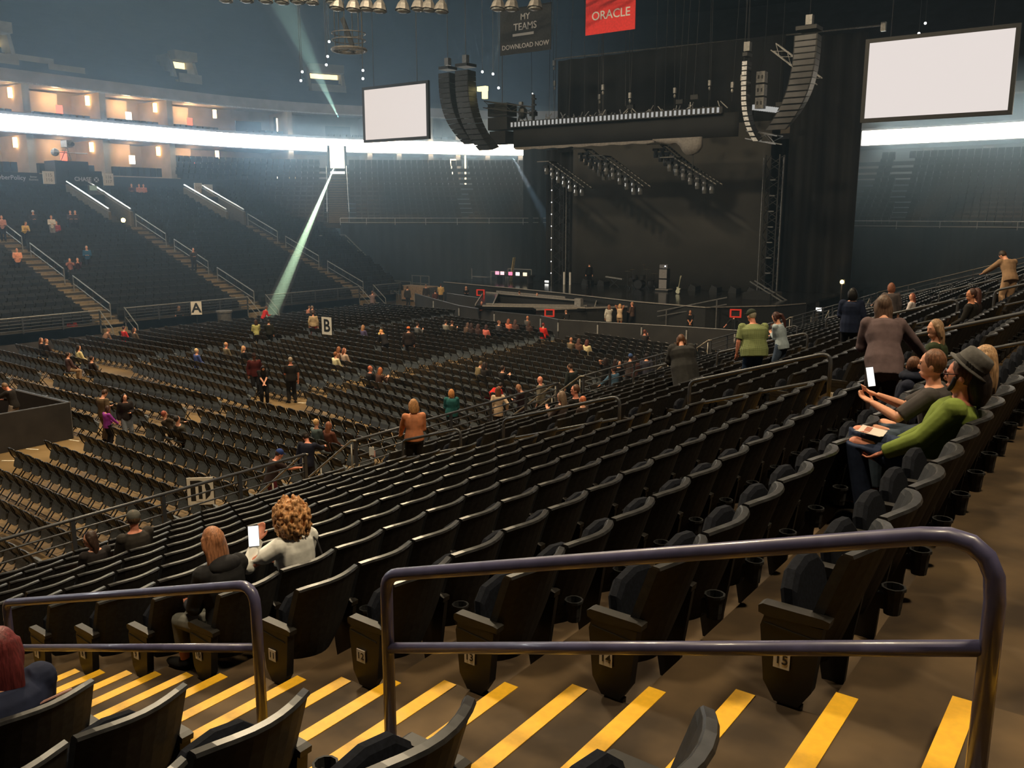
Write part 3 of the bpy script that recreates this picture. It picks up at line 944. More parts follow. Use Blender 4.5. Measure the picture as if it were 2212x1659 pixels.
# camera platform at the top of the opposite stand
t = thing('camera_platform', 'small broadcast camera on a dark railed platform over the nearer lit exit', 'camera', (-68.8, 36.2, 9.3))
MB().box((0, 0, .9), (1.6, 2.6, 1.8)).build('platform', suite_dark, t)
MB().tube([(.8, -1.3, 2.4), (.8, 1.3, 2.4)], .035, 5).build('rail', far_steel, t)
MB().box((.1, .1, 3.1), (.9, .45, .5)).build('camera_body', mat('camera_grey', (.30, .30, .30), .5), t)
MB().cyl((.5, .1, 3.1), (1.0, .1, 3.05), .16, 8).build('lens', suite_dark, t)
for a in range(3): MB().bar((.1, .1, 2.9), (.1 + .5 * math.cos(a * 2.1), .1 + .5 * math.sin(a * 2.1), 1.8), .06).build('tripod_leg', MATS['camera_grey'], t)
MB().ball((-.1, -.75, 2.45), (.35, .3, .3), 8, 6).build('covered_monitor', MATS['camera_grey'], t)
# ------------------------------------------------------------------ stage
deck_black = mat('gloss_stage_deck', (0.012, 0.012, 0.013), 0.16, noise=0.3, scale=2.0, spec=0.6)
skirt = mat('stage_skirt', (0.011, 0.011, 0.011), 0.85, noise=.2)
edge_tape = mat('pale_deck_edge', (.26, .24, .22), .45, noise=.15)
black_metal = mat('black_truss_metal', (0.013, 0.013, 0.014), .5, noise=.2)
grey_metal = mat('worn_grey_metal', (.22, .22, .22), .4, metal=.6, noise=.2)
cloth_black = mat('black_scrim', (0.060, 0.057, 0.053), .95, noise=.12, scale=.5)
DZ = 1.8
deck = MB()
P = [(-46, 54), (-37, 52.2), (-33, 51.2), (-26, 48.9), (-21, 48.2), (-18, 51.5), (-17, 54), (-17, 72), (-46, 72)]
deck.prism(P, 2, DZ - .12, DZ)
t = thing('stage', 'large black glossy concert stage with pale edged front', 'stage', (-30, 54, 0))
o = deck.build('deck', deck_black, t); o.location = (30, -54, 0)
sk = MB()
for a, b in zip(P[:6], P[1:7]): sk.bar((a[0], a[1], DZ / 2 - .06), (b[0], b[1], DZ / 2 - .06), .1, DZ - .14) if False else sk.prism([a, b, (b[0], b[1] + .15), (a[0], a[1] + .15)], 2, 0, DZ - .12)
o = sk.build('skirt', skirt, t); o.location = (30, -54, 0)
em = MB()
for a, b in zip(P[:6], P[1:7]): em.bar((a[0], a[1] - .03, DZ - .03), (b[0], b[1] - .03, DZ - .03), .05, .06)
o = em.build('edge_strip', edge_tape, t); o.location = (30, -54, 0)
# diamond thrust with pale outline, in front of the deck
t = thing('thrust_walkway', 'pale outlined diamond walkway standing in front of the main deck', 'stage', (-33, 47, 0))
Q = [V3(-39.3, 51.5, 1.5), V3(-30.2, 50.2, 1.5), V3(-28.2, 46.6, 1.5), V3(-34.0, 43.8, 1.5)]
o0 = V3(-33, 47, 0)
for i in range(4):
    a, b = Q[i] - o0, Q[(i + 1) % 4] - o0
    d = unit(b - a); s_ = V3(-d[1], d[0], 0) * .55
    MB().prism([tuple((a - s_)[:2]), tuple((b - s_)[:2]), tuple((b + s_)[:2]), tuple((a + s_)[:2])], 2, 1.3, 1.46).build('walkway', deck_black, t)
    MB().bar(a - s_ + V3(0, 0, 0), b - s_, .07, .10).build('edge_strip', edge_tape, t)
    MB().bar(a + s_, b + s_, .07, .10).build('edge_strip', edge_tape, t)
    MB().prism([tuple((a - s_)[:2]), tuple((b - s_)[:2]), tuple((b - s_ * .9)[:2]), tuple((a - s_ * .9)[:2])], 2, 0, 1.3).build('skirt', skirt, t)
t = thing('stage_post', 'short pale post at the corner of the diamond walkway', 'post', (-28.6, 46.4, 0)); MB().box((0, 0, 1.0), (.45, .3, 2.0)).build('post_body', mat('post_grey', (.25, .24, .23), .6), t)
t = thing('thrust_runway', 'low runway with a pale edge between the main deck and the barricade', 'stage', (-28, 47.2, 0))
MB().prism([(-2.0, -3.4), (1.6, 1.4), (.2, 2.6), (-3.4, -2.0)], 2, 1.2, 1.45).build('deck', deck_black, t)
MB().bar((-2.0, -3.4, 1.45), (1.6, 1.4, 1.45), .07, .1).build('edge_strip', edge_tape, t)
MB().prism([(-2.0, -3.4), (1.6, 1.4), (1.5, 1.5), (-2.1, -3.3)], 2, 0, 1.2).build('skirt', skirt, t)

# black scrim at the back of the stage, drapes either side, header and top border
def flat_drape(name, label, a, b, z0, z1, m, amp=.05, wl=1.2):
    n = max(2, int(math.hypot(b[0] - a[0], b[1] - a[1]) / .5))
    P = np.array([(a[0] + (b[0] - a[0]) * i / n, a[1] + (b[1] - a[1]) * i / n) for i in range(n + 1)])
    return drape_curtain(name, label, P, z0, z1, m, amp, wl)
flat_drape('black_scrim', 'wide dark grey scrim closing the back of the stage', (-37.0, 58.9), (-21.0, 58.9), DZ, 13.2, cloth_black, .02, 3.0)
flat_drape('stage_side_drape', 'tall black drape right of the stage, behind the speaker array', (-21.2, 61.5), (-16.6, 62.0), 0, 18.7, drape, .18, 1.1)
flat_drape('stage_top_drape', 'huge black drape behind the hanging rig, below the thin pale rail', (-39.3, 60.2), (-21.2, 60.2), 11.9, 18.8, drape, .10, 1.6)
flat_drape('stage_side_drape', 'narrow black drape left of the stage, beside the hazy corner', (-41.0, 61.2), (-36.6, 60.6), 0, 12.2, drape, .12, 1.0)
flat_drape('stage_front_header', 'broad black header drape hung under the striped light row', (-37.8, 52.2), (-20.9, 52.2), 11.72, 13.15, drape, .015, 2.0)
t = thing('drape_rail', 'thin pale rail along the top of the huge stage drape', 'rail', (-39.5, 60, 18.95))
MB().cyl((0, 0, 0), (23.9, 1.6, -.05), .05, 6).build('rail', grey_metal, t); MB().box((23.9, 1.6, -.15), (.3, .3, .55)).build('end_bracket', grey_metal, t)
pale_cloth = mat('pale_hanging_cloth', (.20, .185, .175), .9, noise=.15)
t = thing('hanging_cloth', 'loose pale cloth bag sagging below the right end of the header', 'cloth', (-24.4, 52.1, 11.7))
cl = MB(); n = 14
top = [(-2.3 + 4.4 * i / n * .62, 0, .02) for i in range(n + 1)]
sag = [.02, .10, .16, .20, .26, .30, .26, .26, .45, .80, 1.0, 1.02, .95, .85, .55]
cl.loft([[(x, -.15, z + .05), (x, .15, z + .05), (x, .18, z - s_), (x, -.18, z - s_)] for (x, y, z), s_ in zip([(-2.3 + 3.3 * i / n, 0, .05) for i in range(n + 1)], sag)])
cl.build('cloth_bag', pale_cloth, t, True)
MB().cyl((.45, 0, -.9), (.45, 0, -1.9), .03, 5).build('cord', black_metal, t)
t = thing('header_hem', 'wavy pale hem hanging along the bottom of the header', 'cloth', (-37.6, 52.1, 11.7))
n = 40; hm = MB()
hm.loft([[(11 * i / n, -.05, .05), (11 * i / n, .05, .05), (11 * i / n, .05, -.08 - .07 * abs(math.sin(i * .55))), (11 * i / n, -.05, -.08 - .07 * abs(math.sin(i * .55)))] for i in range(n + 1)])
hm.build('hem', pale_cloth, t)
# striped light row: the housing and its cells
cell_m = emat('strip_cell', (.95, .95, .92), .42)
t = thing('striped_light_row', 'long black light batten with a row of small pale upright cells', 'light', (-37.9, 51.9, 13.3))
MB().box((7.85, .15, 0), (15.8, .2, .42)).build('housing', black_metal, t)
cme = MB().box((0, 0, 0), (.13, .05, .30)).mesh('light_cell'); cme.materials.append(cell_m)
for j in range(50): link('light_cell', cme, t, (.15 + j * .314, .02, 0))
t = thing('striped_light_row', 'short black light batten turned away, with narrow pale cells beside the white-edged array', 'light', (-20.0, 51.5, 13.25))
MB().bar((0, .1, 0), (1.9, 1.2, -.28), .2, .42).build('housing', black_metal, t)
for j in range(17): link('light_cell', cme, t, (.03 + j * .112, .02 + j * .066 - .07, -.0165 * j))

# trusses
def truss(mb, a, b, s_=.4, r=.03, n=None):
    a, b = np.asarray(a, float), np.asarray(b, float)
    u, w = frame(b - a)
    L = np.linalg.norm(b - a); n = n or max(1, int(L / (s_ * 1.5)))
    cs = [(u * sx + w * sy) * s_ / 2 for sx, sy in ((-1, -1), (1, -1), (1, 1), (-1, 1))]
    for c in cs: mb.bar(a + c, b + c, r * 2)
    for i in range(n):
        for j in range(4):
            p = a + (b - a) * i / n + cs[j]; q = a + (b - a) * (i + 1) / n + cs[(j + 1) % 4]
            if i % 2: p, q = a + (b - a) * i / n + cs[(j + 1) % 4], a + (b - a) * (i + 1) / n + cs[j]
            mb.bar(p, q, r)
    return mb
def tower(label, x, y, z1, lit):
    t = thing('truss_tower', label, 'truss', (x, y, 0))
    truss(MB(), (0, 0, DZ), (0, 0, z1), .9, .035, 16).build('truss_column', black_metal, t)
    for dx in (-.55, .75): MB().cyl((dx, -.55, DZ), (dx, -.55, z1 - .2), .035, 6).build('vertical_pipe', grey_metal, t)
    if lit:
        for j in range(9): MB().ball((-.55, -.6, DZ + .8 + j * .9), .055, 6, 4).build('tower_light', emat('tower_dot', (1, 1, 1), 1.2), t)
    else:
        for j in range(8): MB().box((.1, -.5, DZ + .5 + j * 1.0), (.35, .1, .07)).build('clamp', grey_metal, t)
tower('dark truss tower with small white lights at the stage-left edge of the scrim', -37.4, 58.0, 10.3, True)
tower('dark truss tower with two pale pipes at the far edge of the scrim', -20.7, 57.6, 10.9, False)
for nm, p, q in (('low grey box truss hung below the white-edged array', (-20.3, 51.8, 11.75), (-18.0, 50.6, 11.25)),
                 ('bright steel truss tilted behind the curved right array', (-20.2, 55.0, 17.1), (-17.4, 55.0, 14.9)),
                 ('dark truss arm running from the left array to the light row', (-39.8, 51.5, 14.75), (-36.2, 52.3, 14.2))):
    t = thing('box_truss', nm, 'truss', tuple(p))
    truss(MB(), (0, 0, 0), V3(*q) - V3(*p), .45, .03).build('truss_frame', grey_metal if 'grey' in nm or 'bright' in nm else black_metal, t)
# overhead light pods: diagonal frames packed with moving-head lamps
def moving_head():
    return MB().box((0, 0, .18), (.34, .3, .16)), MB().tube([(0, 0, .1), (0, .02, -.12), (0, .05, -.34)], [.13, .17, .15], 8)
mhA, mhB = moving_head()
lensg = mat('lamp_lens', (.10, .105, .11), .15, noise=.1, spec=.8)
meA, meB = mhA.mesh('yoke'), mhB.mesh('lamp_head'); meA.materials.append(black_metal); meB.materials.append(lensg)
pods = [('first', (-35.6, 54, 10.75), (-32.6, 54, 8.9)), ('second', (-33.3, 55, 11.6), (-31.0, 55, 10.0)), ('third', (-31.2, 54, 11.0), (-28.0, 54, 8.9)), ('fourth', (-27.4, 55, 11.65), (-25.2, 55, 10.0)), ('fifth', (-25.9, 54, 10.7), (-22.9, 54, 8.95))]
for nm, a, b in pods:
    a, b = V3(*a), V3(*b)
    t = thing('light_pod', 'sloping black frame packed with lamps over the stage, %s from the hazy corner' % nm, 'stage light', tuple(a))
    d = b - a
    for dy in (-.5, .5):
        MB().bar((0, dy, 0), d + V3(0, dy, 0), .10).build('side_bar', black_metal, t)
        for j in range(12):
            q = d * (j + .5) / 12 + V3(0, dy - .06, .02)
            MB().bar(q - d * .022, q + d * .022, .045).build('edge_dash', mat('edge_dash', (.30, .29, .27), .4), t)
    MB().bar((0, -.5, 0), (0, .5, 0), .1).build('end_bar', black_metal, t)
    MB().bar((-1.0, -.55, .05), (0, -.55, .05), .06).build('end_bar', MATS['edge_dash'], t)
    for j in range(6):
        for dx in (-.75, -.25):
            p = d * (j + .4) / 6 + V3(dx, 0, -.35)
            y_ = link('yoke', meA, t, tuple(p)); link('lamp_head', meB, y_)
# line arrays
def line_array(label, pts, w, dep, m, face, hoist=2.0):
    """pts: centre line from top to bottom"""
    t = thing('speaker_array', label, 'loudspeaker', tuple(pts[0]))
    o = V3(*pts[0])
    for a, b in zip(pts[:-1], pts[1:]):
        a, b = V3(*a) - o, V3(*b) - o
        d = unit(b - a); f = unit(np.cross(V3(1, 0, 0), d))
        if f[1] > 0: f = -f
        s_ = V3(1, 0, 0)
        c = (a + b) / 2; h = np.linalg.norm(b - a) * .46
        v = []
        for sz in (-1, 1):
            for sx, sy, ww in ((-1, -1, .86), (1, -1, .86), (1, 1, 1), (-1, 1, 1)): v.append(c + d * sz * h + s_ * sx * w / 2 * ww + f * sy * dep / 2)
        MB().add(v, BOXF).build('speaker_cabinet', m, t)
        if face is not None:
            MB().add([c + f * (dep / 2 + .012) + d * sz * h * .82 + s_ * sx * w / 2 * .9 + f * e for e in (-.008, .008) for sz, sx in ((-1, -1), (-1, 1), (1, 1), (1, -1))], BOXF).build('grille', face, t)
    MB().box((0, 0, .35), (w * .9, dep * 1.1, .2)).build('top_frame', black_metal, t)
    MB().box((0, 0, .8), (.35, .35, .5)).build('chain_motor', grey_metal, t)
    MB().cyl((0, 0, .9), (0, 0, hoist + 8), .025, 5).build('chain', black_metal, t)
def jcurve(x, y, z0, z1, n, bend_, dirx=0.0, power=3):
    out = []
    for i in range(n + 1):
        q = i / n
        out.append((x + dirx * q ** power, y - bend_ * q ** power * 0 + bend_ * q ** power, z0 + (z1 - z0) * q))
    return out
spk = mat('speaker_black', (.016, .016, .017), .5, noise=.15)
spk_g = mat('speaker_grille', (.022, .023, .025), .45, noise=.3)
line_array('tall curved speaker array, outer one of the pair left of the stage', jcurve(-42.1, 50.2, 16.9, 12.1, 14, .5, 1.9), 1.0, .9, spk, spk_g)
line_array('tall curved speaker array, inner one of the pair left of the stage', jcurve(-40.3, 50.0, 16.9, 11.6, 15, .5, 1.7), 1.15, 1.0, spk, spk_g)
pale_grille = mat('pale_speaker_grille', (.10, .10, .105), .5, noise=.5, scale=.5)
line_array('large curved speaker array right of the stage with paler lower cabinets', jcurve(-16.5, 50.0, 16.6, 11.9, 15, .5, -1.6, 3), 1.25, 1.0, spk, pale_grille)
wh_edge = mat('white_array_edge', (.75, .77, .80), .5)
line_array('slim curved array seen edge-on as a white curved strip right of the header', jcurve(-20.15, 50.6, 15.7, 11.35, 16, .4, .75, 4), .32, .7, spk, wh_edge, 1.0)
t = thing('subwoofer_column', 'hanging column of three pale two-port speaker boxes', 'loudspeaker', (-19.6, 51.6, 15.2))
for j in range(3):
    b = MB().box((0, 0, -.3 - j * .72), (.5, .5, .62)).build('speaker_cabinet', mat('pale_cabinet', (.22, .22, .22), .6), t)
    for dx in (-.11, .11): MB().box((dx, -.26, -.3 - j * .72), (.09, .02, .2)).build('port', black_metal, b)
MB().tube([(-.2, 0, 0), (.1, 0, .9), (.1, 0, 6)], .02, 4).build('cable', black_metal, t)
t = thing('delay_speaker_block', 'black block of speaker cabinets hung behind the paired left arrays', 'loudspeaker', (-39.0, 52.5, 14.4))
for j, (dz, w_) in enumerate(((0, 1.7), (-.95, 1.7), (-1.9, 1.4))): MB().box((0, 0, dz), (w_, 1.2, .85)).build('speaker_cabinet', spk, t)
MB().cyl((0, 0, .4), (0, 0, 9), .03, 5).build('chain', black_metal, t)

# video screens
scr_m = emat('blank_video_screen', (1.0, .91, .87), .80)
def video(label, cx_, cy_, z0, z1, w):
    t = thing('video_screen', label, 'screen', (cx_, cy_, (z0 + z1) / 2))
    h = z1 - z0
    MB().box((0, .06, 0), (w, .1, h)).build('screen_surface', scr_m, t)
    for sx in (-1, 1): MB().box((sx * (w / 2 + .1), .08, 0), (.2, .22, h + .4)).build('frame_side', black_metal, t)
    for sz in (-1, 1): MB().box((0, .08, sz * (h / 2 + .1)), (w, .22, .2)).build('frame_bar', black_metal, t)
    for sx in (-.35, .35): MB().cyl((w * sx, .1, h / 2 + .2), (w * sx, .1, h / 2 + 16), .03, 5).build('hanging_cable', black_metal, t)
video('smaller blank glowing video screen hung left of the speaker arrays', -46.2, 49, 12.6, 16.2, 6.15)
video('large blank glowing video screen hung right of the stage', -9.75, 49, 12.0, 15.7, 6.55)

# banners
def banner(label, x0, x1, y, z0, z1, m, words=()):
    t = thing('hanging_banner', label, 'banner', ((x0 + x1) / 2, y, (z0 + z1) / 2))
    MB().box((0, 0, 0), (x1 - x0, .05, z1 - z0)).build('cloth', m, t)
    MB().cyl((-(x1 - x0) / 2, 0, (z1 - z0) / 2 + .04), ((x1 - x0) / 2, 0, (z1 - z0) / 2 + .04), .05, 6).build('batten', black_metal, t)
    for w_, sz, dx, dz, mm in words: text(w_, sz, mm, t, facing((dx, -.03, dz), (0, -1, 0)), 'lettering', .004, .006)
    return t
red_b = mat('red_banner', (.90, .035, .03), .7, noise=.08, emit=(.62, .028, .024), estr=0.0)
white_ink = mat('white_ink', (.78, .76, .74), .6, noise=0)
dim_ink = mat('dim_ink', (.40, .40, .41), .6, noise=0)
banner('red banner with white company lettering hung over the stage rig', -30.6, -27.1, 50, 18.15, 20.35, red_b, [('ORACLE', .72, .05, -.05, white_ink)])
bt = banner('dim dark banner reading my teams download now beside the red banner', -37.3, -33.2, 50, 17.6, 20.4, mat('dark_banner', (.02, .021, .024), .8), [('MY', .55, 0, .85, dim_ink), ('TEAMS', .62, 0, .25, dim_ink), ('DOWNLOAD NOW', .42, 0, -.95, dim_ink)])
MB().box((-.15, -.03, -.22), (1.7, .02, .16)).build('underline_bar', dim_ink, bt)
for i, (x, c, nm) in enumerate(((-25.2, (.30, .16, .05), 'faded brown'), (-23.0, (.33, .15, .07), 'faded orange'), (-19.6, (.10, .105, .11), 'grey framed'), (-17.2, (.10, .105, .11), 'second grey framed'), (-14.8, (.42, .25, .03), 'yellow'), (-12.4, (.30, .17, .04), 'ochre'))):
    banner('%s championship banner hanging above the stage, cut by the frame top' % nm, x - 1.0, x + 1.0, 56, 20.75 - (.8 if 'grey' in nm else -.1) + .25, 23.2, mat('banner_%d' % i, c, .8, noise=.2))

# cables and hoists above the stage
cab = mat('thin_cable', (.035, .035, .036), .6)
hook_m = mat('pale_hook', (.45, .44, .42), .4, metal=.4)
cr = random.Random(5)
for i in range(26):
    x = -37 + i * .66 + cr.uniform(-.2, .2); y = 53.5 + cr.uniform(-1.2, 4)
    zt = 30; zb = cr.choice((13.6, 13.9, 14.2, 13.5))
    t = thing('hoist_cable', 'thin dark hoist cable hanging over the stage rig, %s from the left array' % ORD[i], 'cable', (x, y, zb), 0, 'hoist cables over the stage')
    MB().cyl((0, 0, 0), (cr.uniform(-.5, .5), 0, zt - zb), .018, 4).build('cable', cab, t)
    if i % 3 == 0:
        h = cr.uniform(.5, 3.6)
        MB().box((0, 0, h), (.16, .16, .34)).build('chain_motor', hook_m, t); MB().ball((0, 0, h - .35), (.09, .09, .13), 6, 4).build('hook', hook_m, t)
    elif i % 3 == 1: MB().box((.1, 0, .1), (.5, .3, .28)).build('motor_block', black_metal, t)
t = thing('rig_clutter', 'low clutter of cable loops and clamps lying on top of the header', 'rigging', (-37.5, 52.4, 13.45)); tag(t, kind=None)
rc = MB()
for i in range(60):
    x = cr.uniform(0, 15.5); rc.bar((x, cr.uniform(-.1, .3), 0), (x + cr.uniform(-.5, .5), .1, cr.uniform(.05, .5)), .05)
o = rc.build('clamps_and_loops', grey_metal, t); o['kind'] = 'stuff'
t = thing('rigger_stand', 'small black stand with lamp standing on the left end of the header', 'stand', (-36.1, 52.2, 13.55))
MB().bar((0, 0, 0), (0, 0, 1.7), .16).build('mast', black_metal, t); MB().ball((0, -.1, 1.75), .06, 6, 4).build('lamp', emat('tower_dot', (1, 1, 1), 1.2), t)
for j in range(3): MB().box((.05, 0, .6 + j * .4), (.3, .2, .1)).build('bracket', black_metal, t)
t = thing('follow_spot_chair', 'dark rigging seat hanging above the left end of the header', 'seat', (-37.0, 52.2, 13.55))
MB().ball((0, 0, .55), (.35, .3, .45), 8, 6).build('bucket_seat', black_metal, t); MB().box((0, -.2, 1.15), (.25, .2, .2)).build('lamp_head', grey_metal, t)
for sx in (-.4, .4): MB().bar((sx, 0, 0), (sx * .6, 0, .5), .06).build('leg', black_metal, t)

# ceiling fixtures: round truss basket, row of flood lamps, small lights
t = thing('round_truss_basket', 'round hanging truss basket with wire sides and a spoked rim', 'truss', (-41.4, 40, 17.0))
ring = lambda r, z, n=22: [(r * math.cos(2 * math.pi * j / n), r * math.sin(2 * math.pi * j / n), z) for j in range(n + 1)]
wm = mat('basket_metal', (.16, .15, .14), .5, metal=.4)
MB().tube(ring(1.02, 0), .10, 6).build('bottom_rim', wm, t)
MB().tube(ring(1.02, .55), .035, 5).build('hoop', wm, t); MB().tube(ring(1.02, .95), .035, 5).build('hoop', wm, t)
for j in range(6):
    a = j * math.pi / 3
    MB().cyl((0, 0, 0), (1.0 * math.cos(a), 1.0 * math.sin(a), 0), .04, 5).build('spoke', wm, t)
    MB().cyl((.85 * math.cos(a), .85 * math.sin(a), 0), (.85 * math.cos(a), .85 * math.sin(a), 3.4), .03, 5).build('hanging_wire', cab, t)
MB().bar((.3, 0, .2), (-.5, 0, 1.9), .12, .3).build('ladder', cab, t)
flood = mat('flood_lamp_glass', (.33, .34, .33), .25, noise=.15)
for i, p in enumerate([(-40.89, 30.86, 18.15), (-40.01, 31.5, 18.15), (-39.18, 32.09, 18.11), (-38.49, 32.58, 18.06), (-37.84, 33.06, 18.08), (-37.23, 33.49, 18.04), (-34.75, 32.67, 17.59), (-34.55, 32.74, 17.29), (-33.88, 33.21, 17.22), (-33.34, 33.61, 17.25), (-32.82, 33.97, 17.18), (-31.87, 34.66, 17.18), (-31.25, 35.12, 17.25), (-30.84, 35.42, 17.22), (-30.32, 35.78, 17.15), (-28.03, 37.47, 17.27), (-27.48, 37.87, 17.27), (-26.53, 38.57, 17.31)]):
    t = thing('flood_lamp', 'dim round flood lamp under the roof, %s of the row at the frame top' % ORD[i], 'lamp', p, 0, 'flood lamps under the roof')
    MB().tube([(0, 0, .5), (0, -.05, .25), (0, -.1, -.05)], [.12, .30, .40], 9).build('reflector', wm, t)
    MB().ball((0, -.1, -.05), (.33, .33, .12), 8, 5).build('lens', flood, t)
    MB().cyl((0, 0, .4), (0, 0, 2.2), .03, 4).build('stem', wm, t)
for i, p in enumerate([(-39.47, 36.6, 16.78), (-39.44, 36.42, 15.95), (-39.45, 36.3, 15.48), (-40.51, 35.43, 15.09), (-40.52, 35.31, 14.6), (-37.73, 37.48, 15.17), (-37.67, 37.4, 14.71), (-12.11, 56.73, 17.81), (-12.34, 56.42, 17.24), (-32.21, 41.46, 15.09), (-31.71, 41.8, 14.97), (-31.36, 41.86, 14.19)]):
    t = thing('pin_light', 'tiny white pin light hanging in the dark, %s of those listed from the round basket' % ORD[i], 'light', p, 0, 'tiny pin lights in the dark')
    MB().ball((0, 0, 0), .075, 6, 4).build('bulb', emat('pin_light', (1, 1, 1), 5), t)
    MB().cyl((0, 0, 0), (0, 0, 6), .012, 4).build('wire', cab, t)
t = thing('catwalk_truss', 'dark lamp-carrying truss under the roof along the frame top', 'truss', (-44, 36, 20.6))
truss(MB(), (-10, -8, .6), (16, 12, .6), 1.0, .06, 22).build('truss_frame', black_metal, t)
# brown-lit catwalk lamp behind the left arrays
t = thing('rig_lamp', 'yellow lit rig lamp glowing behind the paired left arrays', 'lamp', (-39.3, 50.6, 15.7))
MB().box((0, 0, 0), (.75, .3, .3)).build('lamp_head', emat('rig_yellow', (1, .85, .35), 2.2), t); MB().box((.2, 0, -.4), (.3, .3, .55)).build('lamp_yoke', emat('rig_yellow', (1, .85, .35), 2.2), t)

# ------------------------------------------------------------------ things on the stage
def P_on(x, y): return (x, y, DZ)
t = thing('amplifier_stack', 'grey bass amplifier stack of two cabinets and a lit head on a low plinth', 'amplifier', (-27.75, 56.4, DZ))
MB().box((0, 0, .12), (1.0, .8, .06)).build('plinth_top', edge_tape, t); MB().box((0, 0, .04), (.9, .7, .1)).build('plinth', black_metal, t)
for j in range(2):
    c = MB().box((0, 0, .50 + j * .72), (.64, .45, .68)).build('speaker_cabinet', black_metal, t)
    MB().box((0, -.235, .50 + j * .72), (.58, .02, .62)).build('grille', mat('amp_grille', (.23, .22, .22), .8, noise=.1), c)
MB().box((0, 0, 1.72), (.6, .4, .26)).build('amplifier_head', mat('amp_head', (.16, .16, .18), .5), t)
MB().ball((.14, -.21, 1.75), .045, 6, 4).build('pilot_light', emat('pin_light', (1, 1, 1), 5), t)
t = thing('electric_guitar', 'pale electric guitar leaning on a stand at the front of the deck', 'guitar', (-26.0, 54.9, DZ), R(-20))
body = [(0, 0), (.13, .02), (.19, .12), (.15, .24), (.20, .36), (.24, .44), (.17, .42), (.08, .38), (0, .42), (-.10, .44), (-.16, .40), (-.12, .30), (-.15, .20), (-.19, .10), (-.12, .01)]
gb = MB(); gb.prism([(u, w) for u, w in body][::-1], 1, -.03, .03); g = gb.build('body', mat('cream_guitar', (.55, .56, .42), .35, noise=.05), t); g.rotation_euler = (0, R(12), 0); g.location = (0, 0, .03)
nk = MB().box((0, 0, .75), (.06, .03, .72)).build('neck', mat('guitar_neck', (.32, .30, .20), .4), t); nk.rotation_euler = (0, R(12), 0)
hd_ = MB().prism([(-.05, 1.1), (.05, 1.1), (.08, 1.3), (-.03, 1.27)][::-1], 1, -.02, .02).build('headstock', MATS['guitar_neck'], t); hd_.rotation_euler = (0, R(12), 0)
MB().bar((0, .1, 0), (0, .05, .6), .04).build('stand', black_metal, t)
t = thing('drum_kit', 'dark drum kit with chrome stands and cymbals at the back of the deck', 'drum kit', (-29.9, 56.8, DZ))
chrome = mat('chrome', (.5, .5, .5), .2, metal=1, noise=0)
drum = mat('black_drum', (.02, .02, .022), .3, noise=.1)
MB().cyl((0, -.25, .35), (0, .3, .35), .33, 14).build('bass_drum', drum, t)
for x, y, z, r_ in ((-.35, -.1, .85, .19), (.3, -.1, .85, .19), (-.75, .2, .65, .22), (.8, .2, .5, .26), (-.6, .5, .7, .2)):
    d_ = MB().cyl((x, y, z - .15), (x, y, z + .15), r_, 12).build('tom_drum', drum, t)
    MB().tube([(x + r_ * 1.02 * math.cos(a * .5236), y + r_ * 1.02 * math.sin(a * .5236), z + .15) for a in range(13)], .014, 4).build('hoop', chrome, d_)
for x, y, z, r_ in ((-1.0, 0, 1.25, .24), (-.55, -.1, 1.4, .2), (.55, 0, 1.45, .26), (1.05, .2, 1.15, .28), (.15, .3, 1.75, .12)):
    c = MB().tube([(x, y, z - .01), (x, y, z + .02)], [r_, .03], 12).build('cymbal', mat('bronze', (.30, .26, .2), .3, metal=.8), t)
    MB().cyl((x, y, 0), (x, y, z), .018, 5).build('cymbal_stand', chrome, t)
    for a in range(3): MB().bar((x, y, .3), (x + .22 * math.cos(a * 2.1), y + .22 * math.sin(a * 2.1), .02), .02).build('stand_leg', chrome, t)
t = thing('keyboard_stand', 'low pale curved keyboard shape left of the drum kit', 'keyboard', (-32.2, 57.2, DZ))
MB().bar((-.7, 0, .75), (.7, 0, .62), .25, .09).build('keyboard', mat('pale_key', (.2, .2, .2), .5), t)
for sx in (-1, 1): MB().bar((-.4 * sx, 0, 0), (.4 * sx, 0, .65), .05).build('stand_leg', black_metal, t)
for i, (x, y) in enumerate(((-36.6, 57.2), (-36.0, 57.1))):
    t = thing('bottle_tube', '%s of two short white tubes standing by the left tower' % ORD[i], 'tube', (x, y, DZ)); MB().cyl((0, 0, 0), (0, 0, .95), .08, 8).build('tube', white_plate, t); MB().cyl((0, 0, .95), (0, 0, 1.02), .05, 8).build('cap', black_metal, t)
for i, x in enumerate((-35, -33.6, -26.2, -24.6, -23.2, -21.9)):
    t = thing('stage_monitor', 'black wedge monitor along the foot of the scrim, %s from the left tower' % ORD[i], 'loudspeaker', (x, 58.0, DZ))
    MB().prism([(-.3, 0), (.3, 0), (.3, .32), (-.12, .5)], 1, -.45, .45).build('cabinet', spk, t); MB().box((-.24, 0, .28), (.02, .8, .34)).build('grille', spk_g, t)
t = thing('floor_lamp_can', 'small white lamp on the floor near the left tower', 'lamp', (-38.3, 57.5, DZ)); MB().box((0, 0, .12), (.4, .3, .18)).build('housing', black_metal, t); MB().box((0, -.17, .14), (.35, .03, .14)).build('lens', emat('floor_can', (1, 1, .95), 2.5), t)
t = thing('monitor_desk', 'mixing desk with pink and white lit meters left of the stage', 'desk', (-40.8, 56.5, DZ))
MB().box((0, 0, .55), (3.4, .8, .12)).build('desk_top', black_metal, t)
for sx in (-1.5, 1.5): MB().box((sx, 0, .25), (.1, .7, .5)).build('leg', black_metal, t)
for j, (x, c) in enumerate(((-1.4, (1, .35, .5)), (-.9, (1, .6, .65)), (-.1, (1, .2, .35)), (.6, (1, .95, .8)), (1.3, (1, .8, .5)))):
    MB().box((x, -.42, .72), (.34, .06, .26)).build('lit_meter', emat('meter_%d' % j, c, 1.6), t)
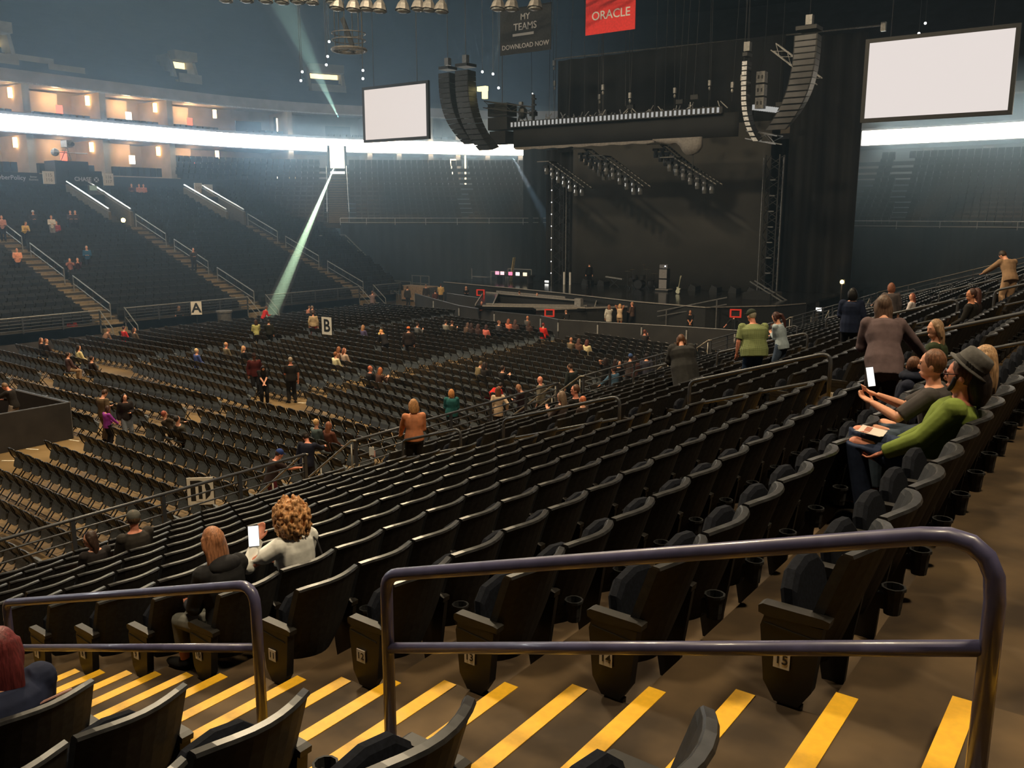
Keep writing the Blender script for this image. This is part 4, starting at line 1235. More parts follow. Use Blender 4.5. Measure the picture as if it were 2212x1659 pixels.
t = thing('tilted_plank', 'pale yellow plank leaning upright behind the lit mixing desk', 'plank', (-41.9, 57.5, DZ)); MB().bar((0, 0, 0), (.35, 0, 1.9), .3, .06).build('board', mat('pale_board', (.42, .36, .17), .6), t); MB().bar((0, .2, 0), (.1, 0, .9), .05).build('prop', black_metal, t)
# steps and rails beside the right tower
t = thing('stage_steps', 'black covered stage steps with twin pale handrails by the right tower', 'stairs', (-20.2, 55.2, 0))
MB().box((0, 0, 1.1), (1.8, 2.2, 2.2)).build('covered_base', skirt, t)
for dy in (-.7, .1):
    MB().tube([(-.6, dy, 2.9), (2.2, dy - .3, 1.5)], .05, 5).build('handrail', grey_metal, t)
    MB().cyl((.9, dy, 1.5), (.9, dy, 2.2), .04, 5).build('rail_post', grey_metal, t)
t = thing('ramp_rail', 'thin pale rail along the sloping ramp at the front of the right deck corner', 'railing', (-24.2, 48.6, DZ))
MB().tube([(0, -.2, -.5), (4.4, -.2, .6)], .04, 5).build('rail', grey_metal, t); MB().tube([(0, -.2, -.8), (4.4, -.2, .2)], .03, 5).build('rail', grey_metal, t)
for j in range(3): MB().cyl((.6 + j * 1.6, -.2, -1.7), (.6 + j * 1.6, -.2, -.35 + j * .4), .04, 5).build('post', grey_metal, t)

# ------------------------------------------------------------------ backstage left: cases, frames, barriers
def case(label, x, y, sx, sy, h, m, lid=True):
    t = thing('road_case', label, 'case', (x, y, 0))
    MB().box((0, 0, h * .45 + .1), (sx, sy, h * .8)).build('body', m, t)
    MB().box((0, 0, h * .93 + .06), (sx + .03, sy + .03, h * .14)).build('lid', m, t)
    for dx in (-1, 1): MB().box((dx * sx / 2, 0, h / 2), (.05, sy + .04, h)).build('metal_edge', grey_metal, t)
    for dx in (-.4, .4): MB().cyl((dx * sx, -.1, .06), (dx * sx, .1, .06), .06, 8).build('caster', black_metal, t)
case('pale wooden crate standing on the left floor beyond the chairs', -48.8, 54.2, 3.0, 1.2, 1.25, mat('pale_crate', (.35, .25, .16), .7))
case('low grey road case by the corner stairs', -51.5, 57.0, 2.6, 1.2, .9, mat('grey_case', (.16, .15, .14), .6))
case('dark road case behind the lit mixing desk', -44.5, 59.5, 2.4, 1.4, 1.5, mat('dark_case', (.05, .05, .05), .6))
def frame_rack(label, x, y, w, h):
    t = thing('metal_frame', label, 'frame', (x, y, 0))
    for dx in (-w / 2, w / 2): MB().box((dx, 0, h / 2), (.08, .08, h)).build('upright', far_steel, t)
    for z in (h, h * .55): MB().box((0, 0, z), (w, .06, .08)).build('crossbar', far_steel, t)
frame_rack('tall empty metal frame standing by the far corner drape', -51, 62, 3.0, 2.3)
frame_rack('narrow pale metal door frame behind the standing woman', -45.0, 60, 1.6, 2.3)
frame_rack('second wide metal frame right of the pale crate', -47.6, 61, 2.2, 1.7)
frame_rack('metal cage frame left of the lit mixing desk', -42.8, 60, 2.4, 2.6)
for i, (x0, x1, y, z) in enumerate(((-56.5, -52.8, 57.5, 1.25), (-54.8, -51.8, 58.8, 1.7))):
    t = thing('gate_barrier', '%s grey tubular barrier by the foot of the corner stairs' % ['low', 'taller'][i], 'barrier', (x0, y, 0))
    L = x1 - x0
    for h in (z, z * .6, z * .25): MB().cyl((0, 0, h), (L, 0, h), .05, 6).build('rail', far_steel, t)
    for j in range(4): MB().cyl((L * j / 3, 0, 0), (L * j / 3, 0, z), .05, 6).build('post', far_steel, t)
# right-hand backstage: warm work lamp, lit can, cart, hanging rope
t = thing('work_lamp', 'small warm work lamp glowing in the dark right of the stage', 'lamp', (-16.6, 60.0, 0))
MB().cyl((0, 0, 0), (0, 0, 2.6), .05, 6).build('pole', black_metal, t); MB().ball((0, 0, 2.72), .13, 8, 6).build('bulb', emat('warm_lamp', (1, .72, .25), 14), t); MB().box((0, .12, 2.72), (.3, .08, .3)).build('reflector', black_metal, t)
l = bpy.data.lights.new('work_lamp_light', 'POINT'); l.energy = 30; l.color = (1, .6, .25); lo_ = bpy.data.objects.new('work_lamp_light', l); COL.objects.link(lo_); lo_.location = (-16.6, 59.7, 2.7)
t = thing('floor_lamp_can', 'white lit lamp can on the floor right of the stage steps', 'lamp', (-16.9, 56.5, 0)); MB().box((0, 0, 1.2), (.4, .3, .25)).build('housing', black_metal, t); MB().box((0, -.17, 1.2), (.34, .03, .2)).build('lens', emat('floor_can', (1, 1, .95), 2.5), t); MB().cyl((0, 0, 0), (0, 0, 1.1), .04, 6).build('stand', black_metal, t)
case('grey equipment cart on thin legs right of the stage steps', -18.0, 57.6, 1.2, .7, 1.5, MATS['grey_case'])
rope_m = mat('pale_rope', (.30, .27, .22), .8)
for nm, a, b in (('pale rope slung between posts along the far front railing', V3(-12.7, 48.0, 2.2), V3(-12.7, 51.5, 2.45)), ('second pale rope slung near the covered stage steps', V3(-14.0, 45.5, 1.9), V3(-14.0, 48.5, 2.0))):
    t = thing('rope_barrier', nm, 'rope', tuple(a))
    MB().tube([(b - a) * q - V3(0, 0, .55 * math.sin(q * math.pi)) for q in np.linspace(0, 1, 9)], .03, 5).build('rope', rope_m, t)
    for p in (V3(0, 0, 0), b - a): MB().cyl(p - V3(0, 0, .95), p + V3(0, 0, .05), .03, 6).build('post', far_steel, t)
# ------------------------------------------------------------------ folding chairs on the floor
ch_pad = mat('chair_black_vinyl', (0.0085, 0.009, 0.0095), .38, noise=.2, scale=20, spec=.5)
ch_seat = mat('chair_seat_vinyl', (0.060, 0.068, 0.072), .55, noise=.3, scale=25)
ch_frame = mat('chair_frame', (0.012, 0.011, 0.009), .4, noise=.2, metal=.3)
def chair_back():
    mb = MB(); n = 8; rings = []
    out = [(-.215, 0), (-.22, .10), (-.20, .19), (-.13, .245), (0, .262), (.13, .245), (.20, .19), (.22, .10), (.215, 0)]
    for t_, sc in ((-.02, .94), (-.008, 1), (.012, 1), (.022, .94)):
        rings.append([(w * sc, -.20 + t_ - .07 * h / .26 - .0 + .05 * (w / .22) ** 2, .58 + h * sc) for w, h in out])
    return mb.loft(rings)
def chair_seat():
    # the padded seat stands tipped up under the back, as on the self-rising chairs of the hall
    mb = MB(); out = [(-.19, 0), (-.235, .03), (-.245, .18), (-.235, .32), (-.12, .355), (.12, .355), (.235, .32), (.245, .18), (.235, .03), (.19, 0)]
    return mb.loft([[(x * s_, (-.155 + .30 * h) + t_, .245 + h * .95) for x, h in out] for t_, s_ in ((0, .94), (.015, 1), (.05, 1), (.065, .94))])
def chair_frame():
    mb = MB()
    for sx in (-.225, .225):
        mb.bar((sx, .22, 0), (sx, -.17, .58), .025); mb.bar((sx, -.17, .58), (sx, -.245, .80), .025)
        mb.bar((sx * .93, -.24, 0), (sx * .93, .12, .43), .025)
    mb.bar((-.21, .16, .10), (.21, .16, .10), .02); mb.bar((-.2, -.20, .07), (.2, -.20, .07), .02)
    return mb
cb, cs_, cf = chair_back(), chair_seat(), chair_frame()
def chair_seat_down():
    mb = MB(); out = [(-.20, -.17), (.20, -.17), (.225, .0), (.21, .19), (.14, .225), (-.14, .225), (-.21, .19), (-.225, 0)]
    return mb.loft([[(x * s_, y * s_, z) for x, y in out] for z, s_ in ((.395, .95), (.41, 1), (.435, 1), (.448, .93))])
CME = dict(down=finish(chair_seat_down(), 'seat', ch_seat), back=finish(cb, 'backrest', ch_pad, True), seat=finish(cs_, 'seat', ch_seat, False), frame=finish(cf, 'frame', ch_frame))
BL = []      # (block name, rows from the rear, X range, Y of the rear row at x0, row pitch, tilt, seat pitch)
CHAIRS = []  # (block, row, index, x, y, rot)
def block(nm, x0, x1, yb, rows, pitch, tilt, sp=.56, skip=None, edge=None):
    """yb: Y of the chairs at x0; tilt: fall of Y per metre of X"""
    for r in range(rows):
        a0, a1 = (x0, x1) if edge is None else edge(r)
        n = int(abs(a1 - a0) / sp)
        for i in range(n):
            x = a1 - sp * (i + .5)
            y = yb + r * pitch - tilt * (x - x0)
            if skip and skip(x, y): continue
            CHAIRS.append((nm, r, i, x, y, -math.atan(tilt)))
block('rear right block', -25.3, -16.7, 5.1, 15, 1.0, .055, .57)
block('rear middle block', -36.2, -26.4, 14.75, 4, 1.43, .03, .53)
block('rear middle block', -36.2, -27.6, 7.0, 0, 1.0, .03, .53)
block('rear left block', -45.6, -37.2, 13.2, 7, 1.25, .06, .55)
stage_edge = lambda x, y: y > 41.2 + max(0, (-27.4 - x)) * .52
block('front right block', -25.2, -15.9, 21.35, 21, .99, .2, .52, stage_edge)
block('front middle block', -36.4, -26.4, 21.35, 24, .93, .135, .52, stage_edge)
block('front left block', -46.2, -37.4, 22.6, 26, .93, .03, .52, stage_edge)
FREE = []     # filled by the people table: places where a chair would go through a standing person
rank = []
for c in CHAIRS:
    d = depth_in_view((c[3], c[4], .6), 20)
    if d: rank.append((d, c))
rank.sort(key=lambda q: q[0])
def build_chairs():
    keep = [c for d, c in rank if not any((c[3] - fx) ** 2 + (c[4] - fy) ** 2 < .30 ** 2 for fx, fy in FREE)]
    occ = [c for c in keep if tuple(c) in USED]
    solo = keep[:300]; solo += [c for c in occ if c not in solo]; ss_ = set(map(tuple, solo)); rest = [c for c in keep if tuple(c) not in ss_]
    for (nm, r, i, x, y, a) in solo:
        t = thing('folding_chair', 'black folding chair, %s, row %s from its rear, %s from the near stand' % (nm, NUMB[r + 1], ORD[i]), 'chair', (x, y, 0), a, 'black folding chairs on the floor')
        link('backrest', CME['back'], t); link('seat', CME['down' if (nm, r, i, x, y, a) in USED else 'seat'], t); link('frame', CME['frame'], t)
    root = None
    for nm, mb, m in (('far_folding_chairs', cb, ch_pad), ('seat_pads', cs_, ch_seat), ('frames', cf, ch_frame)):
        V = np.concatenate(mb.v); nV = len(V); VV = []; F = []
        for k, c in enumerate(rest):
            cc, ss = math.cos(c[5]), math.sin(c[5])
            VV.append(np.stack([c[3] + V[:, 0] * cc - V[:, 1] * ss, c[4] + V[:, 0] * ss + V[:, 1] * cc, V[:, 2]], 1))
            F += [tuple(q + k * nV for q in f) for f in mb.f]
        me = bpy.data.meshes.new(nm); me.from_pydata(np.concatenate(VV).tolist(), [], F); me.materials.append(m)
        o = link(nm, me, root); o['kind'] = 'stuff'
        if root is None: root = tag(o, 'mass of farther black folding chairs facing the stage', 'chairs')
NUMB = dict(enumerate('zero one two three four five six seven eight nine ten eleven twelve thirteen fourteen fifteen sixteen seventeen eighteen nineteen twenty twenty-one twenty-two twenty-three twenty-four twenty-five twenty-six twenty-seven'.split()))

# ------------------------------------------------------------------ letter signs, bin, mixing-desk barrier, barricade
sign_w = mat('white_sign_card', (.74, .70, .62), .6, noise=.04)
def letter_sign(label, x, y, z, w, h, letter, rz, small=None):
    t = thing('letter_sign', label, 'sign', (x, y, 0), rz)
    MB().cyl((0, .03, 0), (0, .03, z - h / 2), .02, 6).build('pole', black_metal, t)
    MB().cyl((0, .03, 0), (0, .03, .03), .2, 10).build('base_plate', black_metal, t)
    p = MB().box((0, 0, z), (w, .02, h)).build('card', sign_w, t)
    for sx in (-1, 1): MB().box((sx * (w / 2 + .008), 0, z), (.016, .03, h)).build('card_frame', black_metal, t)
    text(letter, h * 1.0, black_ink, p, facing((0, -.012, z - h * .02), (0, -1, 0)), 'letter', .001, .022)
    if small:
        MB().box((0, -.016, z - h * .06), (w * .36, .01, h * .62)).build('inner_card', sign_w, p)
        text(small, h * .62, black_ink, p, facing((0, -.024, z - h * .06), (0, -1, 0)), 'numeral', .001, .02)
FACE = R(36)
letter_sign('white card sign with a black letter A on a pole by the opposite wall', -46.6, 31.65, 1.55, .62, .80, 'A', FACE + R(12))
letter_sign('white card sign with a black letter B on a pole among the front chairs', -34.07, 30.7, 1.5, .74, .90, 'B', FACE - R(36))
letter_sign('white card sign with a big black D around a small 1, on a pole', -16.4, 10.93, 1.20, .56, .62, 'D', FACE + R(8), '1')
t = thing('trash_bin', 'tall grey round trash bin against the opposite wall', 'bin', (-46.6, 33.6, 0))
MB().tube([(0, 0, 0), (0, 0, 1.15)], [.36, .46], 14).build('bin_body', mat('grey_bin', (.09, .085, .08), .7), t); MB().tube([(0, 0, 1.12), (0, 0, 1.22)], [.50, .50], 14).build('rim', mat('grey_bin_rim', (.11, .105, .10), .7), t)
blk_cloth = mat('barrier_cloth', (0.026, 0.022, 0.020), .9, noise=.25, scale=1.5)
t = thing('mixing_desk_barrier', 'black cloth-covered corner barrier around the mixing desk', 'barrier', (-27.85, 14.0, 0))
MB().box((0, -2.6, .6), (.10, 5.2, 1.2)).build('long_panel', blk_cloth, t)
MB().box((-1.7, -.05, .6), (3.4, .10, 1.2)).build('short_panel', blk_cloth, t)
MB().cyl((0, -5.2, 1.2), (0, 0, 1.2), .025, 6).build('top_rail', grey_paint, t); MB().cyl((0, 0, 1.2), (-3.4, 0, 1.2), .025, 6).build('top_rail', grey_paint, t)
for p in ((.0, .0), (-1.6, .1), (0, -2.6)): MB().box((p[0], p[1], .6), (.07, .07, 1.22)).build('post', grey_metal, t)
t = thing('second_barrier', 'dark barrier panel running behind the man at the mixing desk', 'barrier', (-31.6, 14.2, 0)); MB().box((-1.5, 0, .55), (3.0, .1, 1.1)).build('panel', blk_cloth, t); MB().cyl((-3, 0, 1.1), (0, 0, 1.1), .025, 6).build('top_rail', grey_paint, t)
# barricade before the stage: one run of panels with bright bolts
bar_m = mat('barricade_cloth', (0.022, 0.020, 0.019), .8, noise=.25, scale=1.0)
t = thing('stage_barricade', 'long low black barricade of panels between the chairs and the stage', 'barricade', (-27.4, 42.3, 0))
run = [V3(-45.5, 50.0, 0), V3(-41.5, 47.6, 0), V3(-37, 45.0, 0), V3(-33.0, 43.6, 0), V3(-29.3, 43.3, 0), V3(-27.4, 42.3, 0), V3(-25, 42.7, 0), V3(-22.5, 43.2, 0), V3(-20, 43.6, 0), V3(-17.4, 43.9, 0), V3(-14.4, 44.3, 0)]
o0 = V3(-27.4, 42.3, 0)
for a, b in zip(run[:-1], run[1:]):
    a, b = a - o0, b - o0; d = b - a
    pn = MB(); ang = math.atan2(d[1], d[0]); L = np.linalg.norm(d)
    pn.box((a + b) / 2 + V3(0, 0, .58), (L * .985, .06, 1.12), ang); o = pn.build('panel', bar_m, t)
    MB().cyl(a + V3(0, 0, 1.16), b + V3(0, 0, 1.16), .035, 6).build('top_rail', grey_paint, o)
    MB().box(a + V3(0, -.06, .75), (.08, .06, .5)).build('bolt_post', hook_m, o)
t = thing('second_barricade', 'inner black barricade line between the standing woman and the diamond walkway', 'barricade', (-44, 52, 0))
for a, b in ((V3(0, 0, 0), V3(5, -1.8, 0)), (V3(5, -1.8, 0), V3(9, -4.4, 0))):
    d = b - a; MB().box((a + b) / 2 + V3(0, 0, .55), (np.linalg.norm(d), .06, 1.1), math.atan2(d[1], d[0])).build('panel', bar_m, t)
    MB().cyl(a + V3(0, 0, 1.12), b + V3(0, 0, 1.12), .03, 6).build('top_rail', grey_paint, t)
# red-framed camera monitors
red_frame = mat('red_frame', (.60, .035, .02), .5, noise=.1, emit=(.60, .035, .02), estr=.25)
for i, (p, lab) in enumerate([((-33.06, 45.2, 1.19), 'on the barricade below the diamond walkway'), ((-28.91, 43.6, 1.34), 'at the corner of the barricade beside a crouching worker'), ((-38.74, 49.5, 1.61), 'on the left, beside the standing woman'), ((-17.8, 44.8, 1.94), 'behind the worker by the right stage steps')]):
    t = thing('camera_monitor', 'red-framed camera monitor %s' % lab, 'monitor', p, R(20))
    for sx in (-.26, .26): MB().box((sx, 0, 0), (.09, .08, .42)).build('frame_side', red_frame, t)
    for sz in (-.19, .19): MB().box((0, 0, sz), (.6, .08, .07)).build('frame_bar', red_frame, t)
    MB().box((0, .03, 0), (.46, .05, .33)).build('screen', spk, t)
    MB().cyl((0, .05, -.2), (0, .05, -p[2]), .05, 6).build('stand', black_metal, t)
t = thing('barricade_desk', 'black draped operator table behind the barricade, pale papers on top', 'table', (-34.3, 44.9, 0))
MB().box((0, 0, .55), (1.6, .8, 1.1)).build('draped_table', skirt, t)
# tape and paper on the floor
paper = mat('paper_scrap', (.7, .64, .5), .7)
for i, (px_, py_, a) in enumerate([(-27.52, 12.56, 0.4), (-27.53, 13.88, 0.2), (-26.32, 13.91, 0.3), (-25.03, 13.71, 0.2), (-24.2, 13.99, 0.9), (-23.77, 14.18, 0.3), (-36.5, 22.29, 0.1), (-25.97, 22.04, 0.5), (-25.34, 22.3, 0.2), (-26.74, 11.52, 0.6)]):
    t = thing('floor_tape', 'pale tape strip on the floor, %s counted from the mixing desk' % ORD[i], 'tape', (px_, py_, .006), a, 'pale tape strips on the floor')
    MB().box((0, 0, 0), (.45, .06, .008)).build('strip', paper, t)
# ------------------------------------------------------------------ people
JOBS = []
def remesh_job(mb, name, m, parent, voxel, smooth=4, sub=False):
    me = mb.mesh('tmp'); ob = bpy.data.objects.new('tmp_shape', me); COL.objects.link(ob)
    r_ = ob.modifiers.new('r', 'REMESH'); r_.mode = 'VOXEL'; r_.voxel_size = voxel; r_.use_smooth_shade = True
    if smooth:
        s_ = ob.modifiers.new('s', 'SMOOTH'); s_.factor = .5; s_.iterations = smooth
    o = link(name, bpy.data.meshes.new(name), parent)
    JOBS.append((ob, o, m)); return o
def flush_jobs():
    dg = bpy.context.evaluated_depsgraph_get()
    for ob, o, m in JOBS:
        me = bpy.data.meshes.new_from_object(ob.evaluated_get(dg)); me.materials.clear(); me.materials.append(m); me.shade_smooth(); o.data = me
    for ob, o, m in JOBS: bpy.data.objects.remove(ob)
    JOBS.clear()
def hair_mat(nm, c):
    if nm in MATS: return MATS[nm]
    m = mat(nm, c, .5, noise=.42, scale=34, bump=.35, spec=.35)
    nt = m.node_tree; tc = [n for n in nt.nodes if n.type == 'TEX_COORD'][0]; ns = [n for n in nt.nodes if n.type == 'TEX_NOISE'][0]
    mp = nt.nodes.new('ShaderNodeMapping'); mp.inputs['Scale'].default_value = (2.6, 2.6, .28)
    nt.links.new(tc.outputs['Object'], mp.inputs['Vector']); nt.links.new(mp.outputs[0], ns.inputs['Vector'])
    return m
def cloth(rgb, kind='cloth', gain=1.0):
    c = tuple(min(.85, v * gain) for v in S(*rgb))
    nm = '%s_%02x%02x%02x' % ((kind,) + rgb)
    if kind == 'hair': return hair_mat(nm, c)
    if kind == 'skin': return mat(nm, c, .55, noise=.06, scale=20, spec=.35)
    return mat(nm, c, .85, noise=.16, scale=9, bump=.35, spec=.2)
SKIN = {'light': (228, 165, 135), 'pink': (225, 148, 122), 'tan': (196, 132, 98), 'dark': (120, 78, 58)}
def Rz(a): c, s_ = math.cos(a), math.sin(a); return np.array([(c, -s_, 0), (s_, c, 0), (0, 0, 1)])
def Rx(a): c, s_ = math.cos(a), math.sin(a); return np.array([(1, 0, 0), (0, c, -s_), (0, s_, c)])
def Ry(a): c, s_ = math.cos(a), math.sin(a); return np.array([(c, 0, s_), (0, 1, 0), (-s_, 0, c)])
def ering(c, ax, ay, rx, ry, n=14): return np.array([c + ax * rx * math.cos(2 * math.pi * j / n) + ay * ry * math.sin(2 * math.pi * j / n) for j in range(n)])
def ik(a, b, l1, l2, pole):
    d = b - a; L = np.linalg.norm(d)
    if L > (l1 + l2) * .995: b = a + d / L * (l1 + l2) * .995; d = b - a; L = np.linalg.norm(d)
    u = d / L; x = (l1 * l1 - l2 * l2 + L * L) / (2 * L); h = math.sqrt(max(1e-6, l1 * l1 - x * x))
    p = pole - u * np.dot(pole, u); p = unit(p)
    return a + u * x + p * h, b
ARMS = {  # hand target from the shoulder, for the right arm (x outward)
    'down': (.07, .03, -.52), 'front': (-.10, .28, -.26), 'clasp': (-.17, .26, -.43), 'phone': (-.10, .33, -.10), 'up': (.02, .18, .34),
    'head': (-.06, .08, .20), 'hip': (.14, .02, -.42), 'fold': (-.24, .22, -.20), 'fwd': (.02, .50, -.16), 'rail': (.16, .42, -.30),
    'lap': (-.05, .30, -.40), 'out': (.34, .22, -.38), 'chin': (-.12, .20, .02), 'pocket': (.10, .10, -.40), 'face': (-.13, .22, .12), 'lowfwd': (.04, .34, -.42)}
def person(label, loc, rz, pose='stand', H=1.70, skin='light', top=(60, 60, 60), sleeve=1.0, hem=-.10, bottom=(35, 38, 48), legs=1.0, shoe=(30, 30, 30),
           hair=('short', (60, 42, 30)), arms=('down', 'down'), lean=0, side=0, twist=0, head=(0, 0), fat=1.0, vox=.02, hat=None, loose=.018, gain=1.0, group=None, seat=.44, knees=None, face=False, female=False, extras=None, topmat=None):
    t = thing('person', label, 'person', loc, rz, group)
    s = H / 1.72
    sm = cloth(SKIN[skin], 'skin')
    sw = .93 if female else 1.0
    hipz = (.93 if pose != 'sit' else (seat / s + .09))
    pel = V3(0, 0, hipz)
    T = Rz(R(twist)) @ Ry(R(side)) @ Rx(R(-lean)); up = T @ V3(0, 0, 1); fw = T @ V3(0, 1, 0); rt_ = T @ V3(1, 0, 0)
    sp = lambda k: pel + up * k
    neck = sp(.50); chest = sp(.34)
    HD = Rz(R(-head[0])) @ Rx(R(head[1])) if True else None
    hb = Rz(R(twist - head[0])) @ Rx(R(head[1] - lean * .55))
    hc = neck + hb @ V3(0, .02, .165)
    body = MB(); shirt = MB(); pants = MB(); shoes = MB(); hairm = MB()
    n = 14
    def torso(mb, g, k0=-.06, k1=.50):
        prof = [(-.10, .158, .118), (0, .165 * (1.04 if female else 1), .120), (.10, .150, .108), (.18, .140 * sw, .102), (.28, .158, .112), (.38, .172 * sw, .114), (.44, .170 * sw, .098), (.475, .12, .078), (.505, .066, .062)]
        ks = np.array([p[0] for p in prof]); rx = np.array([p[1] for p in prof]); ry = np.array([p[2] for p in prof])
        kk = sorted({k0, k1} | {k for k in ks if k0 < k < k1})
        rings = []
        for k in kk:
            f_ = fat if k < .36 else 1 + (fat - 1) * max(0, (.5 - k) / .14)
            gg = g * (1 if k < .46 else .6)
            rings.append(ering(sp(k), rt_, fw, np.interp(k, ks, rx) * (1 + (f_ - 1) * .8) + gg, np.interp(k, ks, ry) * f_ + gg, n))
        mb.loft(rings)
    torso(body, 0)
    body.tube([neck - up * .05, neck + (hc - neck) * .45, hc - hb @ V3(0, .01, .02)], [.062, .052, .052], 10)
    # head
    body.ball(hc, (.073, .090, .112), 14, 10, hb)
    body.ball(hc + hb @ V3(0, .028, -.072), (.052, .058, .050), 10, 7, hb)
    body.ball(hc + hb @ V3(0, .090, -.020), (.010, .018, .022), 8, 6, hb)
    body.ball(hc + hb @ V3(0, .076, .028), (.050, .014, .011), 8, 5, hb)
    body.ball(hc + hb @ V3(0, .084, -.068), (.022, .010, .008), 8, 5, hb)
    for sx in (-1, 1): body.ball(hc + hb @ V3(sx * .074, -.008, -.015), (.011, .020, .030), 8, 6, hb)
    # legs
    for i, sx in enumerate((-1, 1)):
        hip = pel + V3(sx * .088, 0, -.03)
        if pose == 'sit':
            kx = sx * .12 if knees is None else knees[i][0]
            knee = V3(kx, .43 if knees is None else knees[i][1], hipz - .07 if knees is None or len(knees[i]) < 3 else knees[i][2]); ank = V3(kx, knee[1] - .03, .08)
            if knees is not None and len(knees[i]) > 3: ank = V3(*knees[i][3])
        else:
            dy = {'stand': (.02, -.02), 'walk': (.26, -.22)}[pose][i]
            ank = V3(sx * .11, dy, .08)
            knee, ank = ik(hip, ank, .43, .42, V3(0, 1, 0))
        lt = [hip, knee, ank]
        body.tube([hip, hip * .5 + knee * .5, knee], [.084 * (1 + (fat - 1) * .6), .070, .054], 10)
        body.tube([knee, knee * .6 + ank * .4, ank], [.053, .055, .036], 10)
        body.ball(knee, .054, 8, 6)
        fd = V3(sx * .18, 1, 0); fd = unit(fd)
        foot = ank + V3(0, 0, -.045) + fd * .06
        for mb, g in ((body, 0), (shoes, .012)):
            M_ = np.array([V3(fd[1], -fd[0], 0), fd, V3(0, 0, 1)]).T
            mb.ball(foot + fd * .02, (.043 + g, .125 + g, .034 + g), 10, 6, M_); mb.ball(foot - fd * .06 + V3(0, 0, .02), (.038 + g, .05 + g, .05 + g), 8, 6, M_)
        if legs > 0:
            g = .016
            ke = knee * (1 - .0) ; 
            pts = [hip + V3(0, 0, .05), hip * .5 + knee * .5]; rs = [.092 * (1 + (fat - 1) * .6) + g, .078 + g]
            if legs >= .5:
                pts.append(knee); rs.append(.062 + g); q = (legs - .5) * 2
                pts.append(knee + (ank - knee) * (q * .94)); rs.append(.056 + (g if legs > .9 else .008))
            else:
                pts[-1] = hip + (knee - hip) * (legs * 2); rs[-1] = .085 + g
            pants.tube(pts, rs, 12)
    torso(pants, .010, -.10, .08) if legs > 0 else None
    # arms
    for i, sx in enumerate((-1, 1)):
        sh = sp(.435) + rt_ * sx * .178 * sw * (1 + (fat - 1) * .35)
        a = arms[i]
        q = V3(*(ARMS[a] if isinstance(a, str) else a))
        if isinstance(a, str): q = V3(q[0] * sx, q[1], q[2])
        tgt = sh + Rz(R(twist)) @ q
        pole = {True: V3(sx * .5, -.6, -.5)}[True]
        el, wr = ik(sh, tgt, .285, .255, Rz(R(twist)) @ pole)
        body.tube([sh - rt_ * sx * .03, sh * .5 + el * .5, el], [.052, .046, .040], 10); body.tube([el, el * .6 + wr * .4, wr], [.040, .038, .026], 10)
        body.ball(el, .040, 8, 6); body.ball(sh, .056, 8, 6)
        # hand: palm, four fingers curled a little, thumb off the side of the palm
        d = unit(wr - el); inn = unit(np.cross(d, V3(0, 0, 1)) if abs(d[2]) < .9 else V3(-sx, .2, 0))
        if np.dot(inn, rt_ * -sx) < 0 and abs(d[2]) < .9: inn = inn
        pn = unit(np.cross(d, inn))
        pc = wr + d * .045
        M_ = np.array([inn, d, pn]).T
        body.ball(pc, (.040, .055, .018), 10, 6, M_)
        for f_ in range(4):
            b0 = wr + d * .082 + inn * (.028 - .0185 * f_); L_ = (.070, .080, .074, .058)[f_]
            b1 = b0 + d * L_ * .5 - pn * .006; b2 = b1 + d * L_ * .42 - pn * .028
            body.tube([b0 - d * .03, b0, b1, b2], [.0095, .0098, .009, .0078], 6)
        t0 = wr + d * .022 + inn * .030; t1 = t0 + d * .035 + inn * .028 - pn * .006; t2 = t1 + d * .030 + inn * .004 - pn * .010
        body.tube([wr + d * .01 + inn * .01, t0, t1, t2], [.012, .012, .0105, .009], 6)
        if sleeve > 0:
            g = loose * .75
            pts = [sh - rt_ * sx * .05, sh]; rs = [.058 + g, .060 + g]
            if sleeve <= .5:
                pts.append(sh + (el - sh) * sleeve * 2); rs.append(.052 + g)
            else:
                qq = (sleeve - .5) * 2
                pts += [sh * .5 + el * .5, el, el + (wr - el) * qq * .97]; rs += [.052 + g, .046 + g, .031 + g]
            shirt.tube(pts, rs, 12)
            shirt.ball(sh, .062 + g, 10, 7)
            if sleeve > .5: shirt.ball(el, .046 + g, 8, 6)
    if topmat is not False: torso(shirt, loose, hem, .487)
    o = remesh_job(body, 'body', sm, t, max(vox * .8, .007), 2); o.scale = (s, s, s)
    tm = topmat or cloth(top, 'cloth', gain)
    o = remesh_job(shirt, 'shirt' if loose < .024 else 'jacket', tm, t, vox, 3); o.scale = (s, s, s)
    if legs > 0:
        o = remesh_job(pants, 'trousers' if legs > .6 else 'shorts', cloth(bottom, 'cloth', gain), t, vox, 3); o.scale = (s, s, s)
    o = remesh_job(shoes, 'shoes', cloth(shoe), t, vox, 2); o.scale = (s, s, s)
    # hair
    st, hcol = hair
    P = lambda x, y, z: hc + hb @ V3(x, y, z)
